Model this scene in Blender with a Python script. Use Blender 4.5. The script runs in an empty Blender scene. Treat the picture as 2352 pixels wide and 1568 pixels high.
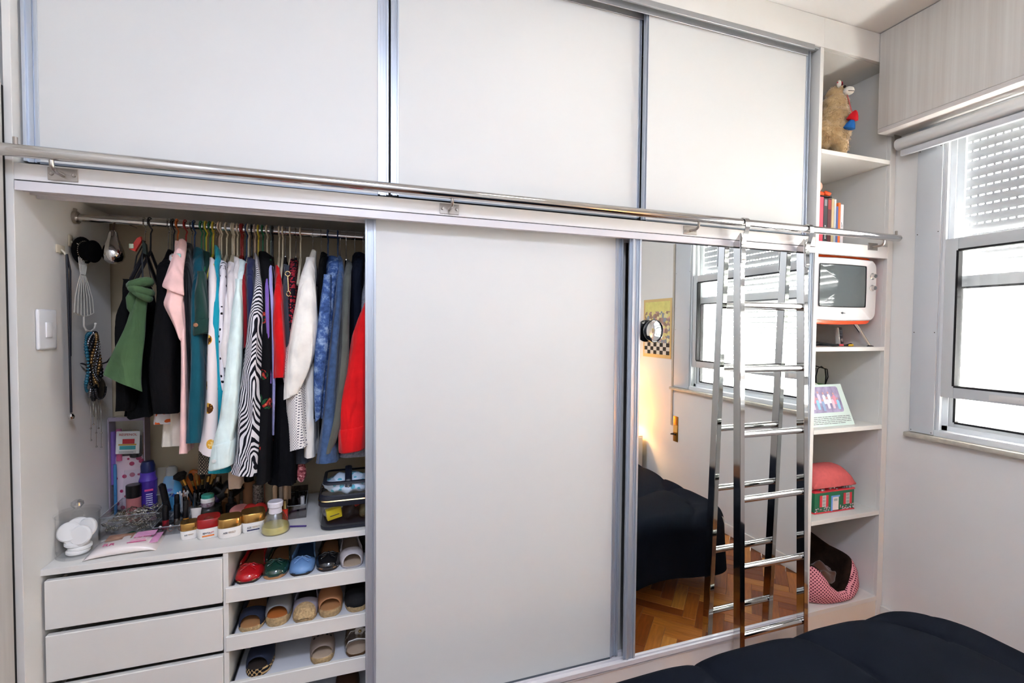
import bpy, bmesh, math, random
from mathutils import Vector, Matrix
random.seed(7)
scene = bpy.context.scene
C = scene.collection
PI = math.pi

# ------------------------------------------------------------------ camera
cam_data = bpy.data.cameras.new('camera')
cam_data.sensor_width = 36.0
cam_data.lens = 1083.52 * 36.0 / 2352.0
cam_data.clip_start = 0.02
cam = bpy.data.objects.new('camera', cam_data)
cam.location = (-2.0797, -1.6566, 1.4932)
cam.rotation_euler = (math.radians(90 - 1.72462), math.radians(-0.47772), math.radians(-18.65028))
C.objects.link(cam)
scene.camera = cam

# ------------------------------------------------------------------ world, exposure
world = bpy.data.worlds.new('daylight')
scene.world = world
world.use_nodes = True
bg = world.node_tree.nodes['Background']
bg.inputs['Color'].default_value = (1.0, 0.995, 0.955, 1)
bg.inputs['Strength'].default_value = 22.0
scene.view_settings.view_transform = 'Standard'
scene.view_settings.look = 'None'
scene.view_settings.gamma = 1.0
scene.view_settings.use_curve_mapping = False
scene.view_settings.exposure = 1.12
LAMP_STRENGTH = 5.0      # lamp nearer the wardrobe
FILL_STRENGTH = 50.0     # added fill light nearer the back wall, unseen

# ------------------------------------------------------------------ helpers: materials
def lin(h):
    h = h.lstrip('#')
    out = []
    for i in (0, 2, 4):
        c = int(h[i:i + 2], 16) / 255.0
        out.append(c / 12.92 if c <= 0.04045 else ((c + 0.055) / 1.055) ** 2.4)
    return (out[0], out[1], out[2], 1.0)

MATS = {}
def M(key, hexcol=None, rough=0.5, metal=0.0, var=0.0, scale=30.0, bump=0.0, bscale=200.0, coat=0.0, trans=0.0,
      ior=1.45, spec=0.5, sheen=0.0, stretch=None, wrinkle=0.0, emit=None, estr=0.0, sss=0.0, col2=None, alpha=1.0):
    """procedural Principled material: colour with a little noise variation, optional noise bump"""
    if key in MATS:
        return MATS[key]
    m = bpy.data.materials.new(key)
    m.use_nodes = True
    nt = m.node_tree
    b = nt.nodes['Principled BSDF']
    col = lin(hexcol)
    b.inputs['Base Color'].default_value = col
    b.inputs['Roughness'].default_value = rough
    b.inputs['Metallic'].default_value = metal
    b.inputs['IOR'].default_value = ior
    b.inputs['Specular IOR Level'].default_value = spec
    b.inputs['Coat Weight'].default_value = coat
    b.inputs['Coat Roughness'].default_value = 0.06
    b.inputs['Transmission Weight'].default_value = trans
    b.inputs['Sheen Weight'].default_value = sheen
    b.inputs['Alpha'].default_value = alpha
    if emit:
        b.inputs['Emission Color'].default_value = lin(emit)
        b.inputs['Emission Strength'].default_value = estr
    if var > 0 or bump > 0 or wrinkle > 0:
        tc = nt.nodes.new('ShaderNodeTexCoord')
        vec = tc.outputs['Object']
        if stretch:
            mp = nt.nodes.new('ShaderNodeMapping')
            mp.inputs['Scale'].default_value = stretch
            nt.links.new(vec, mp.inputs['Vector'])
            vec = mp.outputs['Vector']
    if var > 0:
        n = nt.nodes.new('ShaderNodeTexNoise')
        n.inputs['Scale'].default_value = scale
        n.inputs['Detail'].default_value = 4
        nt.links.new(vec, n.inputs['Vector'])
        r = nt.nodes.new('ShaderNodeValToRGB')
        r.color_ramp.elements[0].position = 0.3
        r.color_ramp.elements[1].position = 0.7
        c2 = lin(col2) if col2 else tuple(min(1, c * (1 + var)) for c in col[:3]) + (1,)
        c1 = col if col2 else tuple(c * (1 - var) for c in col[:3]) + (1,)
        r.color_ramp.elements[0].color = c1
        r.color_ramp.elements[1].color = c2
        nt.links.new(n.outputs['Fac'], r.inputs['Fac'])
        nt.links.new(r.outputs['Color'], b.inputs['Base Color'])
    if bump > 0:
        n2 = nt.nodes.new('ShaderNodeTexNoise')
        n2.inputs['Scale'].default_value = bscale
        n2.inputs['Detail'].default_value = 3
        nt.links.new(vec, n2.inputs['Vector'])
        bp = nt.nodes.new('ShaderNodeBump')
        bp.inputs['Strength'].default_value = bump
        bp.inputs['Distance'].default_value = 0.004
        nt.links.new(n2.outputs['Fac'], bp.inputs['Height'])
        nt.links.new(bp.outputs['Normal'], b.inputs['Normal'])
        if wrinkle > 0:
            mw = nt.nodes.new('ShaderNodeMapping')
            mw.inputs['Scale'].default_value = (1.0, 1.0, 0.30)
            mw.inputs['Rotation'].default_value = (0.25, 0.2, 0.0)
            nt.links.new(tc.outputs['Object'], mw.inputs['Vector'])
            n3 = nt.nodes.new('ShaderNodeTexNoise')
            n3.inputs['Scale'].default_value = 22.0
            n3.inputs['Detail'].default_value = 1.5
            n3.inputs['Distortion'].default_value = 0.8
            nt.links.new(mw.outputs['Vector'], n3.inputs['Vector'])
            bw = nt.nodes.new('ShaderNodeBump')
            bw.inputs['Strength'].default_value = wrinkle
            bw.inputs['Distance'].default_value = 0.03
            nt.links.new(n3.outputs['Fac'], bw.inputs['Height'])
            nt.links.new(bw.outputs['Normal'], bp.inputs['Normal'])
    MATS[key] = m
    return m

def glassmat(key, tint=(1, 1, 1), gloss=0.08, rough=0.02):
    """clear thin pane: transparent with a Fresnel-like glossy share"""
    if key in MATS:
        return MATS[key]
    m = bpy.data.materials.new(key)
    m.use_nodes = True
    nt = m.node_tree
    nt.nodes.clear()
    out = nt.nodes.new('ShaderNodeOutputMaterial')
    tr = nt.nodes.new('ShaderNodeBsdfTransparent')
    tr.inputs['Color'].default_value = tint + (1,)
    gl = nt.nodes.new('ShaderNodeBsdfGlossy')
    gl.inputs['Roughness'].default_value = rough
    lw = nt.nodes.new('ShaderNodeLayerWeight')
    lw.inputs['Blend'].default_value = 0.5
    pw = nt.nodes.new('ShaderNodeMath')
    pw.operation = 'POWER'
    pw.inputs[1].default_value = 3.0
    nt.links.new(lw.outputs['Facing'], pw.inputs[0])
    ma = nt.nodes.new('ShaderNodeMath')
    ma.operation = 'MULTIPLY_ADD'
    ma.inputs[1].default_value = 0.55
    ma.inputs[2].default_value = gloss
    nt.links.new(pw.outputs[0], ma.inputs[0])
    mx = nt.nodes.new('ShaderNodeMixShader')
    nt.links.new(ma.outputs[0], mx.inputs['Fac'])
    nt.links.new(tr.outputs[0], mx.inputs[1])
    nt.links.new(gl.outputs[0], mx.inputs[2])
    nt.links.new(mx.outputs[0], out.inputs['Surface'])
    MATS[key] = m
    return m

# ------------------------------------------------------------------ helpers: geometry
def NB():
    return bmesh.new()

def bx(bm, x0, x1, y0, y1, z0, z1, bev=0.0, seg=2):
    t = bmesh.new()
    bmesh.ops.create_cube(t, size=1.0)
    for v in t.verts:
        v.co = Vector(((x0 + x1) / 2 + v.co.x * (x1 - x0), (y0 + y1) / 2 + v.co.y * (y1 - y0), (z0 + z1) / 2 + v.co.z * (z1 - z0)))
    if bev > 0:
        bmesh.ops.bevel(t, geom=list(t.edges), offset=bev, segments=seg, profile=0.5, affect='EDGES')
    merge(bm, t)

def merge(bm, t, mat=None):
    if mat is not None:
        bmesh.ops.transform(t, matrix=mat, verts=t.verts)
    t.verts.ensure_lookup_table()
    mp = {}
    for v in t.verts:
        mp[v] = bm.verts.new(v.co)
    for f in t.faces:
        try:
            nf = bm.faces.new([mp[v] for v in f.verts])
            nf.smooth = f.smooth
            nf.material_index = f.material_index
        except ValueError:
            pass
    t.free()

def frames(pts):
    ts = []
    for i in range(len(pts)):
        a = pts[max(i - 1, 0)]
        b = pts[min(i + 1, len(pts) - 1)]
        d = (b - a)
        ts.append(d.normalized() if d.length > 1e-9 else Vector((0, 0, 1)))
    up = Vector((0, 0, 1))
    if abs(ts[0].dot(up)) > 0.9:
        up = Vector((1, 0, 0))
    n = (up - ts[0] * up.dot(ts[0])).normalized()
    res = []
    for t in ts:
        n = (n - t * n.dot(t))
        n = n.normalized() if n.length > 1e-6 else t.orthogonal().normalized()
        res.append((n, t.cross(n)))
    return res

def tube(bm, pts, r, seg=8, cap=True, flat=1.0):
    """round (or flattened) tube along points; r is a number or a list"""
    pts = [Vector(p) for p in pts]
    rs = r if isinstance(r, (list, tuple)) else [r] * len(pts)
    fr = frames(pts)
    rings = []
    for p, rr, (n, b) in zip(pts, rs, fr):
        rings.append([bm.verts.new(p + n * (math.cos(2 * PI * k / seg) * rr * flat) + b * (math.sin(2 * PI * k / seg) * rr)) for k in range(seg)])
    for a, b in zip(rings, rings[1:]):
        for k in range(seg):
            bm.faces.new((a[k], a[(k + 1) % seg], b[(k + 1) % seg], b[k]))
    if cap:
        bm.faces.new(list(reversed(rings[0])))
        bm.faces.new(rings[-1])

def ring_tube(bm, pts, r, seg=8):
    """closed loop tube"""
    pts = [Vector(p) for p in pts]
    n = len(pts)
    rings = []
    for i in range(n):
        t = (pts[(i + 1) % n] - pts[i - 1]).normalized()
        up = Vector((0, 0, 1)) if abs(t.z) < 0.9 else Vector((1, 0, 0))
        a = (up - t * up.dot(t)).normalized()
        b = t.cross(a)
        rings.append([bm.verts.new(pts[i] + a * (math.cos(2 * PI * k / seg) * r) + b * (math.sin(2 * PI * k / seg) * r)) for k in range(seg)])
    for i in range(n):
        A, B = rings[i], rings[(i + 1) % n]
        for k in range(seg):
            bm.faces.new((A[k], A[(k + 1) % seg], B[(k + 1) % seg], B[k]))

def lathe(bm, prof, seg=20, c=(0, 0, 0), sx=1.0, sy=1.0, cap=True, sq=0.0):
    """profile of (radius, height) turned about z; sq>0 squares the section off"""
    rings = []
    for r, z in prof:
        ring = []
        for k in range(seg):
            a = 2 * PI * k / seg
            ca, sa = math.cos(a), math.sin(a)
            if sq > 0:
                e = 2.0 / (2.0 + sq * 4)
                ca = math.copysign(abs(ca) ** e, ca)
                sa = math.copysign(abs(sa) ** e, sa)
            ring.append(bm.verts.new((c[0] + r * sx * ca, c[1] + r * sy * sa, c[2] + z)))
        rings.append(ring)
    for a, b in zip(rings, rings[1:]):
        for k in range(seg):
            bm.faces.new((a[k], a[(k + 1) % seg], b[(k + 1) % seg], b[k]))
    if cap:
        bm.faces.new(list(reversed(rings[0])))
        bm.faces.new(rings[-1])

def loft(bm, rings, cap0=True, cap1=True, closed=True):
    vr = [[bm.verts.new(p) for p in ring] for ring in rings]
    n = len(vr[0])
    for a, b in zip(vr, vr[1:]):
        for k in range(n if closed else n - 1):
            bm.faces.new((a[k], a[(k + 1) % n], b[(k + 1) % n], b[k]))
    if cap0 and closed:
        bm.faces.new(list(reversed(vr[0])))
    if cap1 and closed:
        bm.faces.new(vr[-1])
    return vr

def ball(bm, c, r, sx=1, sy=1, sz=1, seg=12, rings=8):
    t = bmesh.new()
    bmesh.ops.create_uvsphere(t, u_segments=seg, v_segments=rings, radius=r)
    merge(bm, t, Matrix.Translation(c) @ Matrix.Diagonal((sx, sy, sz, 1)))

def prism(bm, outline, d0, d1, axis='y'):
    """extrude a 2-D outline; axis y: (x,z) outline from y=d0 to d1; z: (x,y); x: (y,z)"""
    def P(u, v, d):
        return {'y': (u, d, v), 'z': (u, v, d), 'x': (d, u, v)}[axis]
    a = [bm.verts.new(P(u, v, d0)) for u, v in outline]
    b = [bm.verts.new(P(u, v, d1)) for u, v in outline]
    n = len(outline)
    for k in range(n):
        bm.faces.new((a[k], a[(k + 1) % n], b[(k + 1) % n], b[k]))
    bm.faces.new(list(reversed(a)))
    bm.faces.new(b)

def mesh_from(name, bm, sharp=0.6, recalc=True):
    if recalc:
        bmesh.ops.recalc_face_normals(bm, faces=list(bm.faces))
    for f in bm.faces:
        f.smooth = True
    for e in bm.edges:
        if len(e.link_faces) == 2 and e.calc_face_angle(0) > sharp:
            e.smooth = False
    me = bpy.data.meshes.new(name)
    bm.to_mesh(me)
    bm.free()
    return me

def obj(name, bm, mat, parent=None, loc=(0, 0, 0), rot=(0, 0, 0), sharp=0.6, sub=0, recalc=True):
    me = mesh_from(name, bm, sharp, recalc)
    mats = mat if isinstance(mat, (list, tuple)) else [mat]
    for mm in mats:
        me.materials.append(mm)
    o = bpy.data.objects.new(name, me)
    C.objects.link(o)
    if parent:
        o.parent = parent
    o.location = loc
    o.rotation_euler = rot
    if sub:
        s = o.modifiers.new('smooth', 'SUBSURF')
        s.levels = sub
        s.render_levels = sub
    return o

def tag(o, label, cat, group=None, kind=None):
    o['label'] = label
    if cat:
        o['category'] = cat
    if group:
        o['group'] = group
    if kind:
        o['kind'] = kind
    return o

def thing(name, label, cat, loc=(0, 0, 0), rotz=0.0, group=None, rot=None):
    o = bpy.data.objects.new(name, None)
    o.empty_display_size = 0.05
    C.objects.link(o)
    o.location = loc
    o.rotation_euler = rot if rot else (0, 0, rotz)
    return tag(o, label, cat, group)

def struct(name, bm, mat, parent=None, label=None, **kw):
    o = obj(name, bm, mat, parent, **kw)
    if parent is None:
        o['kind'] = 'structure'
    if label:
        o['label'] = label
    return o

def dup(root, loc=None, rotz=None, label=None, parent=None):
    r = root.copy()
    C.objects.link(r)
    if parent:
        r.parent = parent
    if loc is not None:
        r.location = loc
    if rotz is not None:
        r.rotation_euler = (0, 0, rotz)
    if label:
        r['label'] = label
    for ch in list(root.children):
        dup(ch, parent=r)
    return r

def lettering(text, size, mat, parent, loc, rot, depth=0.0003, align='CENTER', bold=0.0, sx=1.0, name='lettering', bend=None):
    cu = bpy.data.curves.new(name, 'FONT')
    cu.body = text
    cu.size = size
    cu.align_x = align
    cu.align_y = 'CENTER'
    cu.extrude = depth
    cu.offset = bold
    cu.resolution_u = 3
    o = bpy.data.objects.new(name, cu)
    C.objects.link(o)
    dg = bpy.context.evaluated_depsgraph_get()
    me = bpy.data.meshes.new_from_object(o.evaluated_get(dg))
    bpy.data.objects.remove(o)
    bpy.data.curves.remove(cu)
    if bend:
        for v in me.vertices:
            a = v.co.x / bend
            rr = bend + v.co.z
            v.co.x = rr * math.sin(a)
            v.co.z = rr * math.cos(a) - bend
    me.name = name
    me.materials.clear()
    me.materials.append(mat)
    n = bpy.data.objects.new(name, me)
    C.objects.link(n)
    n.parent = parent
    n.location = loc
    n.rotation_euler = rot
    n.scale = (sx, 1, 1)
    return n

FRONT = (PI / 2, 0, 0)          # lettering facing -y
# ------------------------------------------------------------------ shared materials
white = M('white laminate', 'E4E3DF', rough=0.33, var=0.012, scale=6)
white2 = M('white board', 'E2E0DA', rough=0.42, var=0.012, scale=8)
gloss = M('glossy white lacquer', 'E2DFDC', rough=0.3, coat=0.5)
interior = M('interior white board', 'D2CFC8', rough=0.5, var=0.02, scale=5)
wallp = M('wall paint', 'E4E3DF', rough=0.75, spec=0.2, var=0.015, scale=4, bump=0.05, bscale=160)
alu = M('brushed aluminium', 'BFC6CF', rough=0.38, metal=0.55)
alud = M('shaded aluminium groove', '7D848C', rough=0.45, metal=0.7)
chrome = M('polished steel', 'CBC9C6', rough=0.06, metal=1.0)
chromer = M('satin steel', 'AFA8A0', rough=0.28, metal=1.0)
black = M('matt black', '0C0C0E', rough=0.6)
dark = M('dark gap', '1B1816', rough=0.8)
pvc = M('white window profile', 'D9DCDE', rough=0.35)
CEIL = 2.945

# ------------------------------------------------------------------ room shell
floor_mat = M('parquet shade', '6E3D17', rough=0.45, var=0.3, scale=12)
b = NB(); bx(b, -3.12, 0.66, -2.52, 0.70, -0.06, -0.012)
floor = struct('floor', b, floor_mat)
b = NB(); bx(b, -3.12, 0.66, -2.52, 0.70, CEIL, CEIL + 0.06)
struct('ceiling', b, M('ceiling paint', 'E2E0DC', rough=0.8, var=0.01, scale=3))
b = NB(); bx(b, -3.12, 0.66, 0.56, 0.70, 0, CEIL)
struct('wall_front', b, M('tiled alcove wall', 'B7A98C', rough=0.5, var=0.03, scale=7))
b = NB(); bx(b, -3.12, 0.66, -2.52, -2.42, 0, CEIL)
struct('wall_back', b, wallp)
b = NB(); bx(b, -3.12, -2.976, -2.42, 0.56, 0, CEIL)
struct('wall_left', b, wallp)
# right wall with the window opening  y -1.66..-0.10, z 1.0..2.40
b = NB()
bx(b, 0.51, 0.66, -2.42, -1.66, 0, CEIL)
bx(b, 0.51, 0.66, -0.105, 0.56, 0, CEIL)
bx(b, 0.51, 0.66, -1.66, -0.105, 0, 0.985)
bx(b, 0.51, 0.66, -1.66, -0.105, 2.46, CEIL)
struct('wall_right', b, wallp)
b = NB(); bx(b, 0.497, 0.51, -2.42, -0.0, 0, 0.075, 0.003)
struct('baseboard_right', b, M('baseboard white', 'E3E1DA', rough=0.4))
b = NB(); bx(b, -2.976, 0.497, -2.42, -2.407, 0, 0.075, 0.003)
struct('baseboard_back', b, MATS['baseboard white'])

# herringbone parquet: planks one by one where the mirror and the room show them
pl_L, pl_W = 0.26, 0.065
plank_mats = [M('oak plank %d' % i, h, rough=0.32, var=0.22, scale=9, stretch=(1.0, 9.0, 1.0), coat=0.25)
              for i, h in enumerate(['B06A28', '944F1B', 'C48238', 'A25C20', '844316'])]
plank_me = []
for mm in plank_mats:
    b = NB(); bx(b, -pl_L / 2 + 0.0008, pl_L / 2 - 0.0008, -pl_W / 2 + 0.0008, pl_W / 2 - 0.0008, -0.012, 0.0, 0.001, 1)
    me = mesh_from('plank', b); me.materials.append(mm); plank_me.append(me)
s45 = math.sqrt(0.5)
cnt = 0
n4 = int(round(pl_L / pl_W))
cands = []
for i in range(-70, 70):
    for j in range(-14, 14):
        # unit cell of a herringbone in its own (u,v) frame
        u0 = (i + j * n4) * pl_W
        v0 = (i - j * n4) * pl_W
        for kind in (0, 1):
            if kind == 0:
                u, v, a = u0 + pl_L / 2, v0 + pl_W / 2, 0.0
            else:
                u, v, a = u0 + pl_W / 2 , v0 + pl_W + pl_L / 2, PI / 2
            x = (u - v) * s45 - 0.6
            y = (u + v) * s45 - 1.0
            if -1.62 < x < 0.46 and -1.62 < y < 0.04:
                cands.append((x, y, a + PI / 4))
cands.sort(key=lambda t: (t[0] + 0.3) ** 2 + (t[1] + 0.5) ** 2)
for x, y, a in cands[:290]:
    o = bpy.data.objects.new('plank', random.choice(plank_me))
    C.objects.link(o)
    o.parent = floor
    o.location = (x, y, 0.0)
    o.rotation_euler = (0, 0, a)
b = NB(); bx(b, -2.976, 0.51, -2.42, 0.56, -0.0125, -0.0015)
o = obj('underlay', b, floor_mat, floor)

# door casing on the left wall beside the wardrobe
trim_m = M('pale streaked door casing', 'CFCBC4', rough=0.5, var=0.05, scale=5, stretch=(14, 14, 0.8))
b = NB()
bx(b, -2.976, -2.962, -0.14, -0.016, 0, 2.14, 0.003)
bx(b, -2.976, -2.962, -1.05, -0.14, 2.02, 2.14, 0.003)
bx(b, -2.976, -2.962, -1.17, -1.05, 0, 2.14, 0.003)
trim1 = struct('trim_1', b, trim_m)
b = NB(); bx(b, -2.9755, -2.9685, -0.0155, 0.10, 0, 2.13)  # dark strip stands in for the shade between casing and wardrobe side
obj('gap_shade_strip', b, dark, trim1)
b = NB()
bx(b, -2.974, -2.966, -1.05, -0.14, 0.005, 2.02, 0.002)
d1 = struct('door_1', b, trim_m)
b = NB()
lathe(b, [(0.0, 0), (0.024, 0.0), (0.024, 0.006), (0.01, 0.01), (0.009, 0.03), (0.0, 0.03)], 14, cap=False)
h_ = obj('door_handle', b, chrome, d1, loc=(-2.966, -0.98, 1.05), rot=(0, PI / 2, 0))

# ------------------------------------------------------------------ window
win = bpy.data.objects.new('window_1', None)
C.objects.link(win); win.location = (0.51, -0.85, 1.0)
win['kind'] = 'structure'
win['label'] = 'white sliding sash window over a stone sill beside the shelf tower'
WL = (-0.51, 0.85, -1.0)      # parts are written in room coordinates
def wpart(name, bm, mat, parent=None, **kw):
    return obj(name, bm, mat, parent or win, loc=WL if parent is None else (0, 0, 0), **kw)
jambm = M('grey white aluminium cover', 'CBCFD2', rough=0.4)
for y0, y1, nm in ((-0.205, -0.103, 'jamb_cover'), (-1.66, -1.475, 'jamb_cover')):
    b = NB(); bx(b, 0.500, 0.5115, y0, y1, 1.003, 2.46, 0.001)
    jc = wpart(nm, b, jambm)
    for z in (1.012, 1.485, 1.955, 2.35):
        for yy in (y0 + 0.008, y1 - 0.009):
            b = NB(); lathe(b, [(0.0, -0.0008), (0.0025, -0.0008), (0.002, 0.0006), (0.0, 0.0008)], 8, cap=False)
            s = obj('screw', b, M('screw head', '4A4238', rough=0.4, metal=0.8), jc, loc=(0.4995, yy, z), rot=(0, -PI / 2, 0))
# outer frame: side channels, head and sub-sill
for s, y in ((1, -0.205), (-1, -1.475)):
    b = NB()
    bx(b, 0.508, 0.60, min(y, y - s * 0.008), max(y, y - s * 0.008), 1.0, 2.46, 0.001)
    bx(b, 0.508, 0.512, min(y - s * 0.006, y - s * 0.018), max(y - s * 0.006, y - s * 0.018), 1.0, 2.46)
    bx(b, 0.545, 0.55, min(y - s * 0.006, y - s * 0.03), max(y - s * 0.006, y - s * 0.03), 1.0, 2.46)
    bx(b, 0.588, 0.60, min(y - s * 0.006, y - s * 0.04), max(y - s * 0.006, y - s * 0.04), 1.0, 2.46)
    wpart('side_channel', b, pvc)
b = NB(); bx(b, 0.503, 0.61, -1.475, -0.205, 1.0, 1.028, 0.002); bx(b, 0.545, 0.55, -1.475, -0.205, 1.028, 1.05)
wpart('sub_sill', b, pvc)
for y0, y1 in ((-0.209, -0.106), (-1.659, -1.471)):
    b = NB(); bx(b, 0.60, 0.612, y0, y1, 1.0, 2.46)
    wpart('side_infill', b, pvc)
b = NB(); bx(b, 0.503, 0.61, -1.475, -0.205, 2.42, 2.46, 0.002)
wpart('head_rail', b, pvc)
b = NB(); bx(b, 0.474, 0.62, -1.69, -0.093, 0.978, 1.0, 0.004)
wpart('window_sill', b, M('pale stone sill', 'BDB7A8', rough=0.45, var=0.12, scale=35))
gl = glassmat('window glass', gloss=0.05)
def sash(x0, x1, y0, y1, z0, z1, st, tp, bt, mat):
    b = NB()
    bx(b, x0, x1, y1 - st, y1, z0, z1, 0.002)
    bx(b, x0, x1, y0, y0 + st, z0, z1, 0.002)
    bx(b, x0, x1, y0 + st, y1 - st, z1 - tp, z1, 0.002)
    bx(b, x0, x1, y0 + st, y1 - st, z0, z0 + bt, 0.002)
    s = wpart('sash', b, mat)
    b = NB()
    xm = (x0 + x1) / 2
    g = 0.006
    for (a0, a1, c0, c1) in ((y0 + st - g, y0 + st + g * .5, z0 + bt, z1 - tp), (y1 - st - g * .5, y1 - st + g, z0 + bt, z1 - tp),
                             (y0 + st, y1 - st, z0 + bt - g, z0 + bt + g * .5), (y0 + st, y1 - st, z1 - tp - g * .5, z1 - tp + g)):
        bx(b, x0 - 0.0006, x1 - 0.003, a0, a1, c0, c1)
    obj('gasket', b, black, s)
    b = NB(); bx(b, xm - 0.002, xm + 0.002, y0 + st - 0.004, y1 - st + 0.004, z0 + bt - 0.004, z1 - tp + 0.004)
    obj('pane', b, gl, s)
    return s
s1_ = sash(0.511, 0.543, -1.455, -0.221, 1.187, 1.914, 0.05, 0.056, 0.054, M('sash profile', 'C9CCCC', rough=0.4))
s2_ = sash(0.553, 0.583, -1.455, -0.212, 1.03, 1.744, 0.045, 0.055, 0.04, MATS['sash profile'])
b = NB(); bx(b, 0.5085, 0.5115, -0.56, -0.40, 1.196, 1.222, 0.0012); bx(b, 0.507, 0.509, -0.50, -0.43, 1.206, 1.212)
obj('latch', b, M('latch plastic', 'D8D6D2', rough=0.4), s1_)

# roller shutter outside: every slat with its row of light slots
shut = thing('roller_shutter', 'grey roller shutter with rows of light slots outside the window', 'roller shutter', (0.63, -0.83, 1.0))
slat_m = M('shutter slat', 'A9AAAB', rough=0.5)
SL = 1.27; PITCH = 0.0420; SLOTP = 0.027
b = NB()
prof = [(0.0, -0.001), (-0.004, 0.006), (-0.006, 0.016), (-0.004, 0.029), (0.0, 0.0355), (0.004, 0.029), (0.003, 0.016), (0.004, 0.006)]
loft(b, [[(x, y, z) for x, z in prof] for y in (-SL / 2, SL / 2)])
n = int(SL / SLOTP)
for k in range(n + 1):
    yc = -SL / 2 + k * SLOTP
    bx(b, -0.0012, 0.0012, yc - 0.0042, yc + 0.0042, -0.0085, 0.001)
slat_me = mesh_from('slat', b); slat_me.materials.append(slat_m)
def add_slat(x, z, tilt):
    o = bpy.data.objects.new('slat', slat_me); C.objects.link(o); o.parent = shut
    o.location = (x - 0.63, 0.0, z - 1.0); o.rotation_euler = (0, tilt, 0)
z = 2.363 + 0.0045
k = 0
while z < 2.48:
    z += PITCH
while z > 1.93:
    add_slat(0.628, z, 0.0); z -= PITCH
tl = math.radians(22)
z0, x0 = z, 0.628
for k in range(21):
    add_slat(x0 + math.sin(tl) * PITCH * k, z0 - math.cos(tl) * PITCH * k, -tl)
bz = z0 - math.cos(tl) * PITCH * 21; bxx = x0 + math.sin(tl) * PITCH * 21
b = NB(); bx(b, bxx - 0.012 - 0.63, bxx + 0.012 - 0.63, -SL / 2, SL / 2, bz - 1.0 - 0.01, bz - 1.0 + 0.035, 0.003)
obj('bottom_bar', b, pvc, shut)
# side guides of the pushed-out lower half
for s in (-1, 1):
    b = NB()
    yy = s * (SL / 2 + 0.008)
    prism(b, [(0.615 - 0.63, 1.93 - 1.0), (0.645 - 0.63, 1.93 - 1.0), (bxx + 0.02 - 0.63, bz - 1.0), (bxx - 0.012 - 0.63, bz - 1.0)], yy - 0.012, yy + 0.012, 'y')
    bx(b, -0.018, 0.018, yy - 0.012, yy + 0.012, 0.93, 1.48)
    obj('side_guide', b, pvc, shut)

# wood-grain casing above the window
pel = thing('shutter_casing', 'pale wood-grain box casing under the ceiling above the window', 'casing', (0.44, -1.2, 2.458))
gr = bpy.data.materials.new('pale vertical wood grain'); gr.use_nodes = True
nt = gr.node_tree; pb = nt.nodes['Principled BSDF']; pb.inputs['Roughness'].default_value = 0.45
tc = nt.nodes.new('ShaderNodeTexCoord'); mp = nt.nodes.new('ShaderNodeMapping'); mp.inputs['Scale'].default_value = (30, 30, 0.55)
nz = nt.nodes.new('ShaderNodeTexNoise'); nz.inputs['Scale'].default_value = 1.6; nz.inputs['Detail'].default_value = 6; nz.inputs['Roughness'].default_value = 0.65
rp = nt.nodes.new('ShaderNodeValToRGB')
rp.color_ramp.elements[0].position = 0.3; rp.color_ramp.elements[0].color = lin('CFC9C2')
rp.color_ramp.elements[1].position = 0.68; rp.color_ramp.elements[1].color = lin('DEDBD5')
nt.links.new(tc.outputs['Object'], mp.inputs['Vector']); nt.links.new(mp.outputs['Vector'], nz.inputs['Vector'])
nt.links.new(nz.outputs['Fac'], rp.inputs['Fac']); nt.links.new(rp.outputs['Color'], pb.inputs['Base Color'])
b = NB(); bx(b, 0.366 - 0.44, 0.386 - 0.44, -1.2, 1.197, 0.0215, CEIL - 2.458 - 0.004, 0.001)
obj('front_panel', b, gr, pel)
b = NB(); bx(b, 0.3665 - 0.44, 0.505 - 0.44, -1.2, 1.197, 0.0, 0.021, 0.0015)
obj('bottom_panel', b, M('casing edge', 'D9D3CE', rough=0.45), pel)
b = NB(); bx(b, 0.386 - 0.44, 0.505 - 0.44, 1.18, 1.197, 0.0215, CEIL - 2.458 - 0.004)
obj('end_panel', b, gr, pel)

# roller blind under the casing
rb = thing('roller_blind', 'rolled-up white roller blind under the casing at the window top', 'roller blind', (0.462, -0.035, 2.404))
b = NB(); lathe(b, [(0.0, 0), (0.027, 0), (0.0285, 0.004), (0.0285, 1.70), (0.0, 1.70)], 20, cap=False)
obj('fabric_roll', b, M('blind fabric', 'DDDDDB', rough=0.6), rb, rot=(PI / 2, 0, 0))
b = NB(); bx(b, -0.012, 0.006, -1.69, -0.02, -0.062, -0.034, 0.004)
obj('bottom_bar', b, M('blind bar', 'D2D4D8', rough=0.4), rb)
b = NB(); bx(b, 0.004, 0.008, -1.69, -0.02, -0.036, 0.0)
obj('loose_fabric', b, MATS['blind fabric'], rb)
for yy in (0.004, -1.70):
    b = NB(); bx(b, -0.02, 0.03, yy - 0.002, yy + 0.002, -0.02, 0.05, 0.001)
    obj('bracket', b, chromer, rb)
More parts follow.
